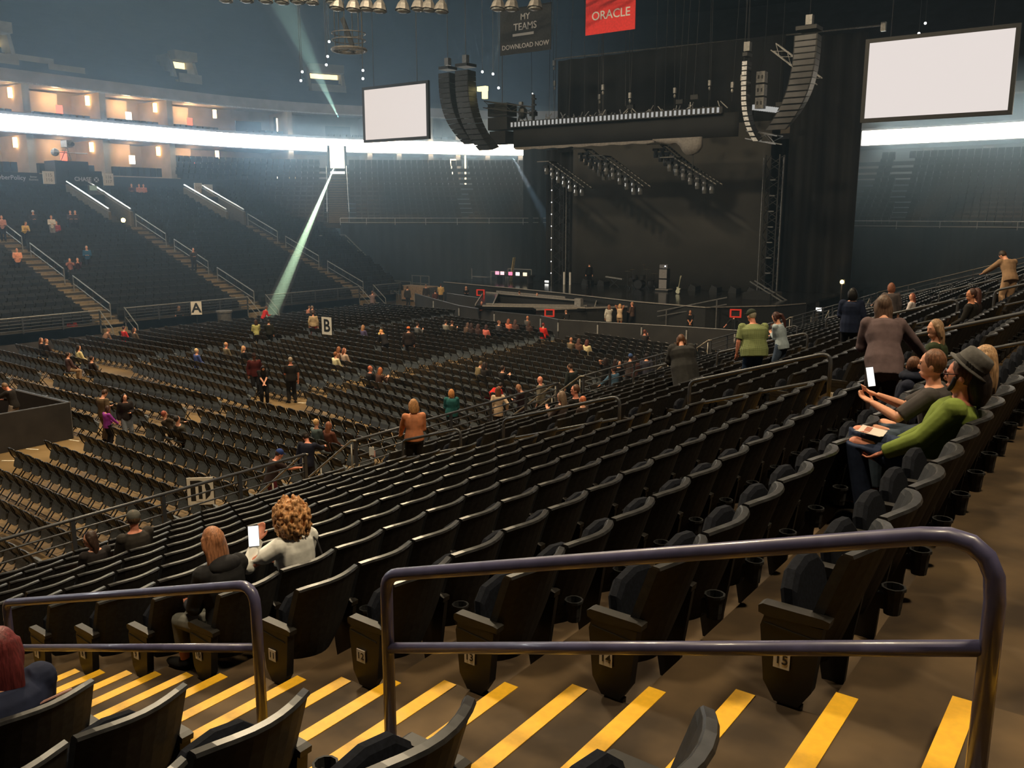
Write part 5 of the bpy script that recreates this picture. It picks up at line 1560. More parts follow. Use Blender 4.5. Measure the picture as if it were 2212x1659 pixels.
    if st != 'bald':
        hairm.ball(P(0, -.020, .022), (.086, .092, .108), 14, 10, hb)
        if st in ('long', 'verylong', 'bob', 'pony'):
            for sx in (-1, 1): hairm.tube([P(sx * .066, .0, .05), P(sx * .082, -.01, -.03), P(sx * .078, -.025, -.10)], [.030, .030, .026], 8)
        if st in ('long', 'verylong', 'bob'):
            L_ = {'long': .34, 'verylong': .52, 'bob': .20}[st]
            a0 = P(0, -.05, .04); bk = hb @ V3(0, -1, 0)
            rings = []
            side_ = hb @ V3(1, 0, 0); bh = unit(V3((hb @ V3(0, 1, 0))[0], (hb @ V3(0, 1, 0))[1], 0))
            for k in np.linspace(0, 1, 10):
                c = P(0, -.045, .06) - bh * (.018 * math.sin(k * math.pi)) - V3(0, 0, 1) * k * (L_ + .02) - bh * .03 * k
                w = .082 + .026 * math.sin(min(1, k * 1.1) * 2.4)
                if k > .85: w *= 1 - (k - .85) * 2.2
                rings.append(ering(c, side_, bh, w, .058 - .02 * k, 14))
            hairm.loft(rings)
        if st == 'pony':
            hairm.tube([P(0, -.09, .05), P(0, -.15, .02), P(.02, -.17, -.12), P(.01, -.15, -.30)], [.028, .042, .045, .018], 8)
        if st == 'bun': hairm.ball(P(0, -.11, .06), .05, 8, 6)
        if st == 'curly':
            cr2 = random.Random(3)
            hairm.ball(P(0, -.035, -.02), (.135, .120, .160), 14, 10, hb)
            for k in range(620):
                u, v = cr2.uniform(0, 2 * math.pi), cr2.uniform(-.95, .98)
                w = math.sqrt(1 - v * v); q = V3(.15 * w * math.cos(u), -.035 + .14 * w * math.sin(u), -.035 + .19 * v)
                if q[1] > .07 and q[2] < .06: continue
                q *= cr2.uniform(.90, 1.10); r1 = cr2.uniform(.008, .017); hairm.ball(P(*q), (r1, r1, r1 * cr2.uniform(1, 2.2)), 6, 4)
        if st == 'side': hairm.tube([P(-.05, .06, .08), P(0, .02, .12), P(.05, -.05, .10)], [.03, .04, .03], 8)
        o = remesh_job(hairm, 'hair', cloth(hcol, 'hair'), t, vox if st != 'curly' else .0075, 2 if st != 'curly' else 0); o.scale = (s, s, s)
    if hat:
        hk, hcol2 = hat; hm_ = MB()
        if hk == 'cap':
            hm_.ball(P(0, -.012, .040), (.092, .100, .090), 14, 9, hb); hm_.ball(P(0, .105, .048), (.070, .070, .010), 10, 5, hb)
        elif hk == 'beanie': hm_.ball(P(0, -.02, .045), (.092, .098, .100), 14, 9, hb)
        elif hk == 'hood':
            hm_.ball(P(0, -.03, .01), (.112, .118, .140), 14, 9, hb); hm_.ball(P(0, -.06, -.14), (.13, .09, .07), 12, 7, hb)
        elif hk == 'brim':
            hm_.loft([ering(P(0, -.01, .045), hb @ V3(1, 0, 0), hb @ V3(0, 1, 0), .16, .17, 16), ering(P(0, -.01, .058), hb @ V3(1, 0, 0), hb @ V3(0, 1, 0), .16, .17, 16)]); hm_.ball(P(0, -.01, .06), (.09, .095, .09), 12, 8, hb)
        o = remesh_job(hm_, 'hat', cloth(hcol2), t, max(.008, vox * .8), 1); o.scale = (s, s, s)
    if face:
        dk = mat('eye_dark', (.02, .015, .012), .3, noise=0)
        for sx in (-1, 1): MB().ball(P(sx * .030, .083, .008) * s, (.011 * s, .006 * s, .007 * s), 8, 5, hb).build('eye', dk, t)
        MB().ball(P(0, .088, -.068) * s, (.022 * s, .006 * s, .004 * s), 8, 5, hb).build('mouth', mat('lip', (.30, .09, .08), .5, noise=0), t)
    t['_x'] = 0; del t['_x']
    return t, dict(hc=hc * s, hb=hb, P=lambda x, y, z: P(x, y, z) * s, sp=lambda k: sp(k) * s, s=s, rt=rt_, fw=fw, up=up)
def wpt(loc, rz, p):
    q = Rz(rz) @ np.asarray(p, float); return V3(loc[0] + q[0], loc[1] + q[1], loc[2] + q[2])
phone_scr = emat('phone_screen', (1.0, .97, .90), 1.6); phone_bk = mat('phone_body', (.05, .05, .05), .4, noise=0)
def phone(label, p, normal, lit=True, w=.075, h=.15):
    t = thing('phone', label, 'phone', tuple(p))
    M = facing((0, 0, 0), normal)
    b = MB().box((0, 0, -.006), (w, h, .010)).build('phone_body', phone_bk, t); b.matrix_local = M
    sc_ = MB().box((0, 0, .001), (w * .92, h * .94, .003)).build('screen', phone_scr if lit else mat('white_phone_back', (.7, .68, .65), .4), t); sc_.matrix_local = M
    return t
def near_seat(r, k, i): 
    return (XR(r) - .30, (AISLES[k] + AW + .01 + SW * (i + .5)) if k >= 0 else AISLES[0] - .02 - SW * (i + .5), TZ(r))
DOWNHILL = R(90)      # facing the floor, -X
def plaid_mat():
    m = mat('green_check_cloth', S(150, 160, 104), .85, noise=.1, scale=8, bump=.2)
    nt = m.node_tree; b = nt.nodes['Principled BSDF']; tc = nt.nodes.new('ShaderNodeTexCoord'); sep = nt.nodes.new('ShaderNodeSeparateXYZ'); nt.links.new(tc.outputs['Object'], sep.inputs[0])
    def lines(sock, n=56):
        mu = nt.nodes.new('ShaderNodeMath'); mu.operation = 'MULTIPLY'; mu.inputs[1].default_value = n; nt.links.new(sock, mu.inputs[0])
        fr = nt.nodes.new('ShaderNodeMath'); fr.operation = 'FRACT'; nt.links.new(mu.outputs[0], fr.inputs[0])
        lt = nt.nodes.new('ShaderNodeMath'); lt.operation = 'LESS_THAN'; lt.inputs[1].default_value = .28; nt.links.new(fr.outputs[0], lt.inputs[0]); return lt.outputs[0]
    mx = nt.nodes.new('ShaderNodeMath'); mx.operation = 'MAXIMUM'; nt.links.new(lines(sep.outputs[0]), mx.inputs[0]); nt.links.new(lines(sep.outputs[2]), mx.inputs[1])
    mix = nt.nodes.new('ShaderNodeMix'); mix.data_type = 'RGBA'; mix.inputs[6].default_value = (*S(150, 160, 104), 1); mix.inputs[7].default_value = (*S(78, 92, 58), 1)
    nt.links.new(mx.outputs[0], mix.inputs[0]); nt.links.new(mix.outputs[2], b.inputs['Base Color']); return m
plaid = plaid_mat()
CH_SPOTS = []
_person = person
def person(label, loc, rz, pose='stand', H=1.7, **kw):
    if pose == 'sit' and loc[2] == 0.0:       # on the floor: take the nearest free folding chair
        c = min((c for _, c in rank if tuple(c) not in USED), key=lambda c: (c[3] - loc[0]) ** 2 + (c[4] - loc[1]) ** 2)
        USED.add(tuple(c)); loc = (c[3], c[4] + .02, 0); kw.setdefault('seat', .46)
        if kw.get('lean', 0) > 40: pass
        rz = c[5]
        USED_LABEL[tuple(c)] = label
    elif loc[2] == 0.0 and pose != 'sit': FREE.append((loc[0], loc[1]))
    return _person(label, loc, rz, pose, H, **kw)
USED = set(); USED_LABEL = {}
person('woman in a tan sweater with a cross-body strap, standing at the front rail', (-11.28, 12.29, 2.000), R(53), 'stand', 1.68, top=(196,128,92), bottom=(22,22,24), hair=('bob',(176,128,84)), arms=('lowfwd','front'), female=True, fat=1.12, vox=.014, hem=-.06) # row 3
person('person in a teal hooded jacket, seen from behind past the front rail', (-17.80, 21.19, 0.000), R(40), 'stand', 1.66, top=(40,92,92), bottom=(70,74,84), hair=('bob',(190,128,74)), arms=('front','front'), loose=.034, fat=1.15, vox=.015, hem=-.14, female=True)
person('woman in a cream vest over white sleeves with very long brown hair', (-16.82, 22.38, 0.000), R(42), 'stand', 1.66, top=(205,178,150), bottom=(60,52,48), hair=('verylong',(104,62,40)), arms=('down','hip'), female=True, vox=.015, hem=-.22)
person('usher in a black and red jacket looking down, behind the front rail', (-16.52, 23.28, 0.000), R(95), 'stand', 1.66, top=(38,22,26), bottom=(30,28,30), hair=('bob',(150,104,74)), arms=('front','down'), head=(-10,-35), vox=.015, loose=.028, hem=-.2, female=True)
person('bald man in sunglasses and a grey jacket behind the front rail', (-16.40, 24.23, 0.000), R(104), 'stand', 1.78, top=(112,106,92), bottom=(64,58,52), hair=('bald',(0,0,0)), skin='pink', arms=('down','down'), vox=.015, loose=.028, hem=-.12)
person('man in a dark jacket walking on the floor behind the front rail', (-16.83, 26.89, 0.000), R(67), 'stand', 1.80, top=(40,44,42), bottom=(28,28,30), hair=('short',(58,42,32)), arms=('down','front'), vox=.018, loose=.026, head=(-30,-20))
person('person in a long black padded coat standing among the near seats', (-7.98, 17.33, 3.020), R(50), 'stand', 1.66, top=(50,50,50), bottom=(30,30,32), hair=('bob',(92,60,40)), arms=('front','front'), loose=.085, hem=-.55, fat=1.55, vox=.013, head=(20,-20), lean=24) # row 7
person('large man in a green checked shirt, dark cap and jeans standing in a near row', (-6.33, 17.00, 3.530), R(40), 'stand', 1.80, top=(150,160,104), topmat=plaid, sleeve=.42, bottom=(70,92,122), hair=('short',(168,158,140)), hat=('cap',(52,58,50)), arms=('down','front'), loose=.026, hem=-.14, fat=1.68, vox=.012, lean=13, head=(-25,-10), skin='pink') # row 9
person('woman in a light blue top with long dark red-brown hair beside the checked-shirt man', (-6.33, 18.66, 3.530), R(79), 'stand', 1.60, top=(158,172,180), bottom=(70,84,104), hair=('pony',(64,34,30)), arms=('fold','front'), vox=.013, female=True, fat=1.08, lean=14, head=(-5,-12)) # row 9
person('person in a navy jacket with pale sleeve stripes and black curly hair, back turned', (-5.51, 20.83, 3.785), R(23), 'stand', 1.74, top=(28,36,58), bottom=(26,28,36), hair=('bob',(16,15,17)), arms=('front','down'), loose=.040, hem=-.22, fat=1.2, vox=.014) # row 10
person('woman with long brown hair in a mauve-brown coat stooping in a near row', (-2.21, 9.77, 4.805), R(23), 'stand', 1.60, lean=30, top=(98,82,84), bottom=(60,48,48), hair=('verylong',(94,74,62)), arms=('front','out'), loose=.036, hem=-.22, female=True, fat=1.1, vox=.013) # row 14
person('person with reddish hair in a grey hooded top, standing beyond the mauve-brown coat', (-5.51, 24.61, 3.785), R(28), 'stand', 1.62, lean=10, top=(84,76,76), bottom=(50,50,56), hair=('bob',(134,82,60)), arms=('rail','down'), vox=.018, loose=.03) # row 10
person('man in a tan jacket bending at the end rail near the frame edge', (-3.03, 26.46, 4.550), R(37), 'stand', 1.80, top=(150,120,92), bottom=(186,150,116), hair=('short',(60,46,36)), arms=('rail','rail'), lean=28, vox=.015, loose=.03, head=(-20,-30)) # row 13
person('man with grey hair in black shirt and black trousers standing in the cross aisle', (-26.32, 21.81, 0.000), R(60), 'stand', 1.80, top=(34,31,29), sleeve=.42, bottom=(26,24,23), hair=('short',(148,132,112)), arms=('front','down'), skin='pink', vox=.016, fat=1.08)
person('usher in a red-trimmed black jacket and white headband facing the camera', (-28.50, 21.80, 0.000), R(-117), 'stand', 1.76, top=(70,24,22), bottom=(24,22,22), hair=('short',(28,22,20)), hat=('cap',(40,24,22)), skin='dark', arms=('down','down'), loose=.03, hem=-.14, vox=.016, fat=1.1, face=True)
person('young usher in a black t-shirt clasping hands low, head bowed', (-26.93, 20.98, 0.000), R(-123), 'stand', 1.62, top=(22,20,20), sleeve=.42, bottom=(22,22,24), hair=('long',(30,22,20)), arms=('clasp','clasp'), head=(0,-50), vox=.016)
person('man in an olive-brown hooded top standing with the child in purple', (-26.50, 14.38, 0.000), R(12), 'stand', 1.74, top=(92,76,58), bottom=(88,72,56), hair=('short',(72,48,34)), arms=('front','down'), head=(10,-30), loose=.03, vox=.018)
person('child in a purple top and black leggings leaning toward the chairs', (-25.73, 14.05, 0.000), R(1), 'stand', 1.36, top=(146,58,150), bottom=(24,22,26), hair=('long',(62,38,32)), arms=('lowfwd','lowfwd'), head=(5,-20), vox=.016, female=True)
person('woman in black jacket and pale jeans carrying a white bottle, facing the camera', (-25.70, 14.67, 0.000), R(-105), 'stand', 1.64, top=(34,28,28), bottom=(112,118,126), hair=('long',(34,24,22)), arms=('front','down'), loose=.03, vox=.018, female=True, face=True)
person('man in a black top and pale shorts standing inside the mixing-desk barrier', (-29.93, 13.24, 0.000), R(126), 'stand', 1.80, top=(36,32,30), bottom=(150,138,128), legs=.45, hair=('short',(120,92,68)), arms=('fwd','front'), skin='pink', lean=12, head=(0,-35), vox=.018, loose=.024)
person('man in a blue cap and dark t-shirt leaning on the gate handrail', (-16.47, 12.87, 0.000), R(-18), 'stand', 1.74, top=(46,34,32), sleeve=.45, bottom=(96,40,48), hair=('short',(58,42,34)), hat=('cap',(44,62,118)), arms=('out','fwd'), lean=18, head=(0,-20), vox=.016, skin='pink', fat=1.12)
person('man in a navy jacket and dark cap holding the gate handrail', (-16.91, 14.38, 0.000), R(25), 'stand', 1.76, top=(30,32,46), bottom=(36,34,38), hair=('short',(46,34,28)), hat=('cap',(34,32,32)), arms=('down','fwd'), lean=14, head=(-50,-30), vox=.016, loose=.03, skin='pink')
person('person in a red and black jacket standing by the opposite railing', (-48.28, 24.85, 0.000), R(83), 'stand', 1.66, top=(150,46,38), bottom=(32,28,32), hair=('short',(150,104,104)), arms=('down','down'), vox=.024)
person('woman with long pale brown hair in black standing beside the A sign', (-47.85, 31.29, 0.000), R(37), 'stand', 1.66, top=(34,30,30), sleeve=.42, bottom=(38,34,36), hair=('verylong',(128,96,72)), arms=('down','front'), vox=.022, female=True)
person('man in a black shirt standing in front of the A sign', (-47.81, 32.17, 0.000), R(46), 'stand', 1.76, top=(30,28,28), bottom=(30,28,30), hair=('short',(140,104,80)), arms=('front','front'), vox=.022, skin='tan')
person('person in a red top bending at the foot of the green beam', (-44.03, 34.54, 0.000), R(-8), 'stand', 1.62, top=(200,40,40), bottom=(40,34,38), hair=('short',(100,74,66)), arms=('down','front'), lean=25, vox=.024, skin='tan')
person('person in a pale vest standing left of the green beam', (-38.50, 29.70, 0.000), R(72), 'stand', 1.62, top=(176,172,110), bottom=(44,40,40), hair=('long',(64,40,32)), arms=('front','front'), vox=.022)
person('dark figure haloed by the green follow-spot beam among the chairs', (-38.08, 30.21, 0.000), R(42), 'stand', 1.60, top=(36,36,30), bottom=(30,30,28), hair=('short',(50,46,36)), arms=('front','down'), vox=.02, loose=.03)
person('person in a cream shirt and red waistband left of the B sign', (-38.58, 33.76, 0.000), R(44), 'stand', 1.70, top=(176,152,118), bottom=(140,46,38), hair=('short',(72,52,44)), arms=('down','down'), vox=.022, fat=1.1)
person('person in pink bending over the chairs behind the B sign', (-44.16, 38.35, 0.000), R(29), 'sit', 1.60, top=(176,118,98), bottom=(60,44,44), hair=('short',(112,84,66)), arms=('lap','lap'), lean=20, vox=.024)
person('grey-haired person seated behind the B sign in dark clothes', (-43.99, 38.67, 0.000), R(39), 'sit', 1.66, top=(74,62,56), bottom=(40,38,40), hair=('short',(150,128,110)), arms=('lap','lap'), vox=.024)
person('security man with orange cap and white back lettering standing among the chairs', (-29.16, 31.52, 0.000), R(38), 'stand', 1.76, top=(40,32,30), bottom=(36,30,30), hair=('short',(50,36,30)), hat=('cap',(206,110,66)), arms=('down','down'), loose=.03, vox=.02, fat=1.15)
person('person with orange-blond hair in black bending to the seated man in yellow', (-30.25, 31.03, 0.000), R(79), 'stand', 1.66, top=(32,29,30), bottom=(30,28,30), hair=('bob',(226,150,86)), arms=('front','front'), lean=32, vox=.02, loose=.03, head=(0,-20))
person('person in a pale grey shirt raising a phone far left of the barricade', (-45.22, 45.17, 0.000), R(25), 'stand', 1.72, top=(132,112,112), bottom=(96,82,84), hair=('short',(110,80,72)), arms=('face','face'), vox=.026)
person('man in dark clothes walking on the far left floor', (-45.79, 49.48, 0.000), R(13), 'stand', 1.74, top=(50,46,44), bottom=(34,32,34), hair=('short',(74,54,46)), arms=('down','down'), vox=.026)
person('man in a yellow shirt standing behind the second barricade', (-45.32, 52.82, 0.000), R(31), 'stand', 1.76, top=(206,170,110), bottom=(40,36,36), hair=('short',(60,44,36)), arms=('front','front'), vox=.024, fat=1.1)
person('person in dark clothes with white hem near the yellow-shirted man', (-46.16, 52.02, 0.000), R(52), 'stand', 1.70, top=(54,48,46), bottom=(150,140,130), legs=.45, hair=('short',(140,110,90)), arms=('down','down'), vox=.026)
person('person in a dark red top with a white shopping bag, behind the second barricade', (-42.84, 49.30, 0.000), R(61), 'stand', 1.62, top=(84,52,50), bottom=(46,40,42), hair=('short',(70,50,44)), arms=('down','front'), vox=.026)
person('woman in black with folded arms standing behind the second barricade', (-42.48, 52.49, 0.000), R(-136), 'stand', 1.70, top=(28,26,28), bottom=(24,23,26), hair=('long',(150,110,92)), arms=('fold','fold'), vox=.024, female=True, face=True)
person('person in a dim red top beyond the woman with folded arms', (-42.90, 53.88, 0.000), R(-111), 'stand', 1.66, top=(112,64,58), bottom=(50,44,46), hair=('short',(60,44,40)), arms=('front','front'), vox=.026)
person('security guard in black resting crossed arms on the barricade desk', (-34.55, 44.23, 0.000), R(-137), 'stand', 1.74, top=(24,23,24), bottom=(24,23,24), sleeve=.45, hair=('short',(46,36,30)), arms=('fold','fold'), lean=16, vox=.02, face=True, skin='pink')
person('worker in dark clothes with a badge beside the diamond walkway', (-36.67, 51.38, 0.000), R(66), 'stand', 1.72, top=(46,38,34), bottom=(34,30,30), hair=('short',(96,70,54)), arms=('front','front'), vox=.024)
person('worker in black standing inside the diamond walkway', (-34.81, 50.89, 0.000), R(-136), 'stand', 1.72, top=(34,31,31), bottom=(30,28,30), hair=('short',(84,66,54)), arms=('front','front'), vox=.024, face=True)
person('worker in black with white sleeve marks crouching at the barricade corner', (-28.04, 44.23, 0.000), R(52), 'stand', 1.56, top=(30,28,28), bottom=(28,26,28), hair=('short',(140,100,76)), arms=('front','lowfwd'), lean=30, vox=.022)
person('woman in a loose white shirt with long brown hair posing at the barricade', (-26.79, 47.02, 0.000), R(40), 'stand', 1.68, top=(200,196,186), bottom=(32,30,32), hair=('long',(134,86,62)), arms=('down','face'), loose=.036, hem=-.28, vox=.018, female=True)
person('blond woman in white top and pale shorts raising both elbows at the barricade', (-26.44, 47.73, 0.000), R(24), 'stand', 1.70, top=(226,196,160), sleeve=0, bottom=(176,152,122), legs=.30, hair=('bob',(214,164,112)), arms=('head','head'), vox=.018, female=True, skin='tan')
person('man in a brown jacket turned to the two women at the barricade', (-26.08, 48.66, 0.000), R(88), 'stand', 1.76, top=(86,66,56), bottom=(34,30,30), hair=('short',(190,136,104)), arms=('front','front'), vox=.018, loose=.03, skin='pink')
person('person in black behind the man in the brown jacket', (-26.39, 49.67, 0.000), R(-132), 'stand', 1.72, top=(30,28,28), bottom=(26,25,26), hair=('short',(50,38,32)), arms=('down','down'), vox=.022, face=True)
person('guard in black with arms resting on the barricade, hands together', (-21.49, 47.16, 0.000), R(-151), 'stand', 1.72, top=(30,28,28), sleeve=.45, bottom=(26,25,26), hair=('short',(60,42,34)), arms=('clasp','clasp'), lean=10, vox=.022, face=True, skin='tan')
person('guard in black and white spreading arms on the barricade below a red monitor', (-18.66, 46.84, 0.000), R(-156), 'stand', 1.72, top=(34,32,32), sleeve=.7, bottom=(26,25,26), hair=('short',(170,120,90)), arms=('out','out'), lean=10, vox=.022, face=True, skin='pink')
person('thin person in black beside the covered stage steps', (-18.14, 54.43, 0.000), R(58), 'stand', 1.76, top=(40,32,32), bottom=(28,26,28), hair=('short',(110,80,66)), arms=('down','front'), vox=.022)
person('person in red-brown behind the light-blue-topped woman', (-16.08, 46.09, 0.000), R(-141), 'stand', 1.66, top=(88,56,48), bottom=(36,32,32), hair=('short',(80,56,46)), arms=('down','down'), vox=.022)
person('stagehand in dark clothes by the lamp right of the stage steps', (-18.11, 59.31, 0.000), R(47), 'stand', 1.74, top=(46,40,38), bottom=(34,30,30), hair=('short',(60,48,42)), arms=('down','front'), vox=.026)
person('stagehand in black with pale gloves standing on the stage', (-34.06, 56.68, 1.800), R(31), 'stand', 1.78, top=(20,20,21), bottom=(18,18,20), hair=('short',(70,64,60)), arms=('down','down'), vox=.024, skin='light', hat=('cap',(30,30,30)))
person('woman in black raising one bare arm to her head, phone in hand', (-16.95, 29.55, 0.000), R(45), 'stand', 1.66, top=(26,24,25), sleeve=.2, bottom=(46,40,40), hair=('long',(40,28,25)), arms=('head','phone'), vox=.016, female=True, skin='light')
person('woman with long dark brown hair in black beside the raised-arm woman', (-16.52, 29.59, 0.000), R(9), 'stand', 1.64, top=(30,26,26), bottom=(30,28,30), hair=('verylong',(50,34,30)), arms=('front','front'), vox=.018, female=True)
person('woman in black with a yellow badge facing the camera in the floor group', (-16.26, 29.38, 0.000), R(-121), 'stand', 1.64, top=(24,22,24), bottom=(26,25,27), hair=('long',(26,20,20)), arms=('front','down'), vox=.018, female=True, face=True)
person('person in a blue denim jacket leaning on the sloping gate handrail', (-15.76, 28.24, 0.000), R(69), 'stand', 1.60, top=(62,88,110), bottom=(54,66,88), hair=('short',(70,46,40)), arms=('out','front'), lean=12, vox=.016, loose=.03, skin='tan')
person('person in a blue cap and hooded brown jacket by the third gate', (-16.42, 30.60, 0.000), R(38), 'stand', 1.72, top=(66,56,54), bottom=(44,40,42), hair=('short',(60,44,38)), hat=('beanie',(58,80,122)), arms=('front','front'), vox=.018, loose=.034)
person('person in dark red behind the blue cap by the third gate', (-16.24, 30.62, 0.000), R(-2), 'stand', 1.66, top=(70,44,42), bottom=(40,36,38), hair=('long',(44,30,28)), arms=('front','front'), vox=.02)
person('person in a slate hooded jacket farthest along the third gate rail', (-15.96, 31.08, 0.000), R(27), 'stand', 1.72, top=(54,54,66), bottom=(44,42,48), hair=('short',(38,30,30)), arms=('down','down'), vox=.018, loose=.034)
person('grey-blond person in a blue sweater seated at the cross aisle', (-33.82, 22.56, 0.000), R(56), 'sit', 1.68, top=(70, 84, 140), hair=('short', (226, 188, 140)), vox=.022, arms=('lap','lap'))
person('bald older man in a grey-green jacket seated beyond the blue sweater', (-34.38, 24.90, 0.000), R(54), 'sit', 1.68, top=(120, 108, 88), hair=('short', (206, 150, 110)), skin='pink', vox=.022, arms=('lap','lap'))
person('blond woman in black seated beside the older man in grey-green', (-32.99, 24.50, 0.000), R(38), 'sit', 1.68, top=(34, 30, 30), hair=('long', (192, 146, 104)), head=(40,0), vox=.022, arms=('lap','lap'))
person('person in a red hooded top seated near the opposite stairs', (-44.11, 25.55, 0.000), R(50), 'sit', 1.68, top=(206, 44, 42), hair=('short', (70, 44, 38)), vox=.022, arms=('lap','lap'))
person('person in a grey-brown jacket seated right of the red hooded top', (-43.04, 25.38, 0.000), R(19), 'sit', 1.68, top=(98, 84, 72), hair=('long', (84, 58, 50)), head=(50,0), vox=.022, arms=('lap','lap'))
person('person in tan leaning over the chairs left of the red hooded top', (-44.36, 23.97, 0.000), R(32), 'sit', 1.68, top=(134, 100, 82), hair=('short', (150, 108, 84)), lean=35, vox=.022, arms=('lap','lap'))
person('person with brown hair seated at the far left of the back rows', (-42.67, 20.18, 0.000), R(5), 'sit', 1.68, top=(52, 40, 38), hair=('short', (128, 76, 58)), head=(60,0), vox=.022, arms=('lap','lap'))
person('woman with brown hair beside the leftmost back-row person', (-42.56, 20.45, 0.000), R(-6), 'sit', 1.68, top=(52, 42, 40), hair=('long', (108, 70, 50)), head=(60,0), vox=.022, arms=('lap','lap'))
person('woman in a cream top and pale trousers seated sideways in the left rows', (-39.16, 19.85, 0.000), R(3), 'sit', 1.68, top=(232, 214, 160), hair=('long', (38, 28, 25)), bottom=(214,196,168), head=(30,0), vox=.022, arms=('lap','lap'))
person('person in a mauve jacket seated beside the woman in cream', (-37.06, 19.25, 0.000), R(-7), 'sit', 1.68, top=(84, 64, 64), hair=('short', (60, 44, 40)), bottom=(150,124,98), vox=.022, arms=('lap','lap'))
person('dark-clad person slouching at the row end beside the mauve jacket', (-35.85, 19.37, 0.000), R(-18), 'sit', 1.68, top=(50, 40, 38), hair=('short', (56, 42, 38)), bottom=(138,114,90), vox=.022, arms=('lap','lap'))
person('red-haired person in a dark jacket reclining across the chairs with a phone', (-24.00, 15.30, 0.000), R(117), 'sit', 1.68, top=(66, 56, 46), hair=('short', (150, 78, 60)), side=-24, lean=-12, arms=('phone','fwd'), vox=.022)
person('large man in a dark grey jacket slouched across two chairs', (-23.11, 14.93, 0.000), R(-3), 'sit', 1.68, top=(58, 54, 46), hair=('short', (40, 34, 30)), lean=-22, side=16, fat=1.3, vox=.022, arms=('lap','lap'))
person('older person with short blond hair in a teal top seated near the front rail', (-19.01, 17.10, 0.000), R(53), 'sit', 1.68, top=(84, 96, 96), hair=('short', (216, 172, 118)), vox=.022, arms=('lap','lap'))
person('person with very long brown hair beside the short blond older person', (-18.60, 17.18, 0.000), R(47), 'sit', 1.68, top=(96, 58, 46), hair=('verylong', (140, 86, 60)), vox=.022, arms=('lap','lap'))
person('woman leaning with wavy brown hair at the left of the white sweater pair', (-29.32, 26.49, 0.000), R(88), 'sit', 1.68, top=(140, 98, 76), hair=('long', (150, 92, 58)), lean=8, vox=.022, arms=('lap','lap'))
person('woman with long brown hair in a pale sweater, turned sideways', (-29.03, 26.53, 0.000), R(23), 'sit', 1.68, top=(196, 170, 150), hair=('long', (150, 92, 66)), head=(60,0), vox=.022, arms=('lap','lap'))
person('person in a white sweater with a thin strap and short brown hair', (-28.15, 26.20, 0.000), R(47), 'sit', 1.68, top=(236, 224, 180), hair=('short', (150, 92, 52)), vox=.022, arms=('lap','lap'))
person('heavy man in black with pink scalp seated below the white sweater', (-25.39, 24.26, 0.000), R(31), 'sit', 1.68, top=(32, 28, 28), hair=('short', (196, 108, 80)), skin='pink', fat=1.3, head=(30,0), vox=.022, arms=('lap','lap'))
person('woman with orange-brown hair looking at a lit phone', (-24.20, 23.69, 0.000), R(26), 'sit', 1.68, top=(70, 48, 40), hair=('long', (176, 100, 56)), lean=12, arms=('phone','phone'), vox=.022)
person('blond person in a violet top seated in front of the yellow shirt', (-33.95, 33.42, 0.000), R(45), 'sit', 1.68, top=(88, 80, 112), hair=('long', (176, 128, 90)), vox=.022, arms=('lap','lap'))
person('man in a yellow shirt and dark cap seated beside the bending person', (-32.40, 32.65, 0.000), R(40), 'sit', 1.68, top=(230, 196, 120), hair=('short', (60, 56, 40)), vox=.022, arms=('lap','lap'))
person('man in a grey shirt seated alone holding a phone', (-32.15, 35.72, 0.000), R(22), 'sit', 1.68, top=(98, 98, 98), hair=('short', (60, 48, 42)), arms=('lap','phone'), vox=.022)
person('man in a pale grey shirt seated left in the front cluster', (-32.01, 37.37, 0.000), R(41), 'sit', 1.68, top=(138, 134, 124), hair=('short', (70, 54, 48)), vox=.022, arms=('lap','lap'))
person('man in a dark green shirt seated second in the front cluster', (-31.53, 37.45, 0.000), R(20), 'sit', 1.68, top=(58, 52, 42), hair=('short', (86, 58, 46)), arms=('lap','phone'), vox=.022)
person('person with brown hair bending low in the front cluster', (-30.43, 36.97, 0.000), R(39), 'sit', 1.68, top=(84, 66, 56), hair=('long', (96, 72, 60)), lean=22, vox=.022, arms=('lap','lap'))
person('person with very dark hair in the front cluster', (-30.06, 37.24, 0.000), R(39), 'sit', 1.68, top=(58, 46, 44), hair=('long', (58, 42, 40)), vox=.022, arms=('lap','lap'))
person('person with dark brown hair beside the lit phone in the front cluster', (-29.50, 37.14, 0.000), R(38), 'sit', 1.68, top=(70, 52, 50), hair=('long', (70, 48, 44)), vox=.022, arms=('lap','lap'))
person('person with a bright pink top and dark hair in the front cluster', (-28.99, 37.26, 0.000), R(8), 'sit', 1.68, top=(212, 112, 98), hair=('long', (66, 42, 40)), lean=10, vox=.022, arms=('lap','lap'))
person('person in dark blue left of the woman in coral, front cluster', (-29.08, 38.71, 0.000), R(-3), 'sit', 1.68, top=(64, 62, 66), hair=('short', (130, 84, 62)), head=(50,0), vox=.022, arms=('lap','lap'))
person('woman in a coral and white top in the front cluster', (-29.47, 39.75, 0.000), R(37), 'sit', 1.68, top=(226, 130, 100), hair=('long', (158, 90, 66)), vox=.022, arms=('lap','lap'))
person('woman with long dull brown hair right of the coral top', (-28.94, 40.14, 0.000), R(36), 'sit', 1.68, top=(86, 64, 60), hair=('verylong', (92, 66, 60)), vox=.022, arms=('lap','lap'))
person('bald man in a grey shirt right in the front cluster', (-29.27, 41.56, 0.000), R(40), 'sit', 1.68, top=(92, 88, 84), hair=('bald', (0, 0, 0)), skin='tan', vox=.022, arms=('lap','lap'))
person('person with auburn hair farthest right of the front cluster', (-27.77, 39.93, 0.000), R(35), 'sit', 1.68, top=(74, 56, 50), hair=('long', (74, 52, 44)), vox=.022, arms=('lap','lap'))
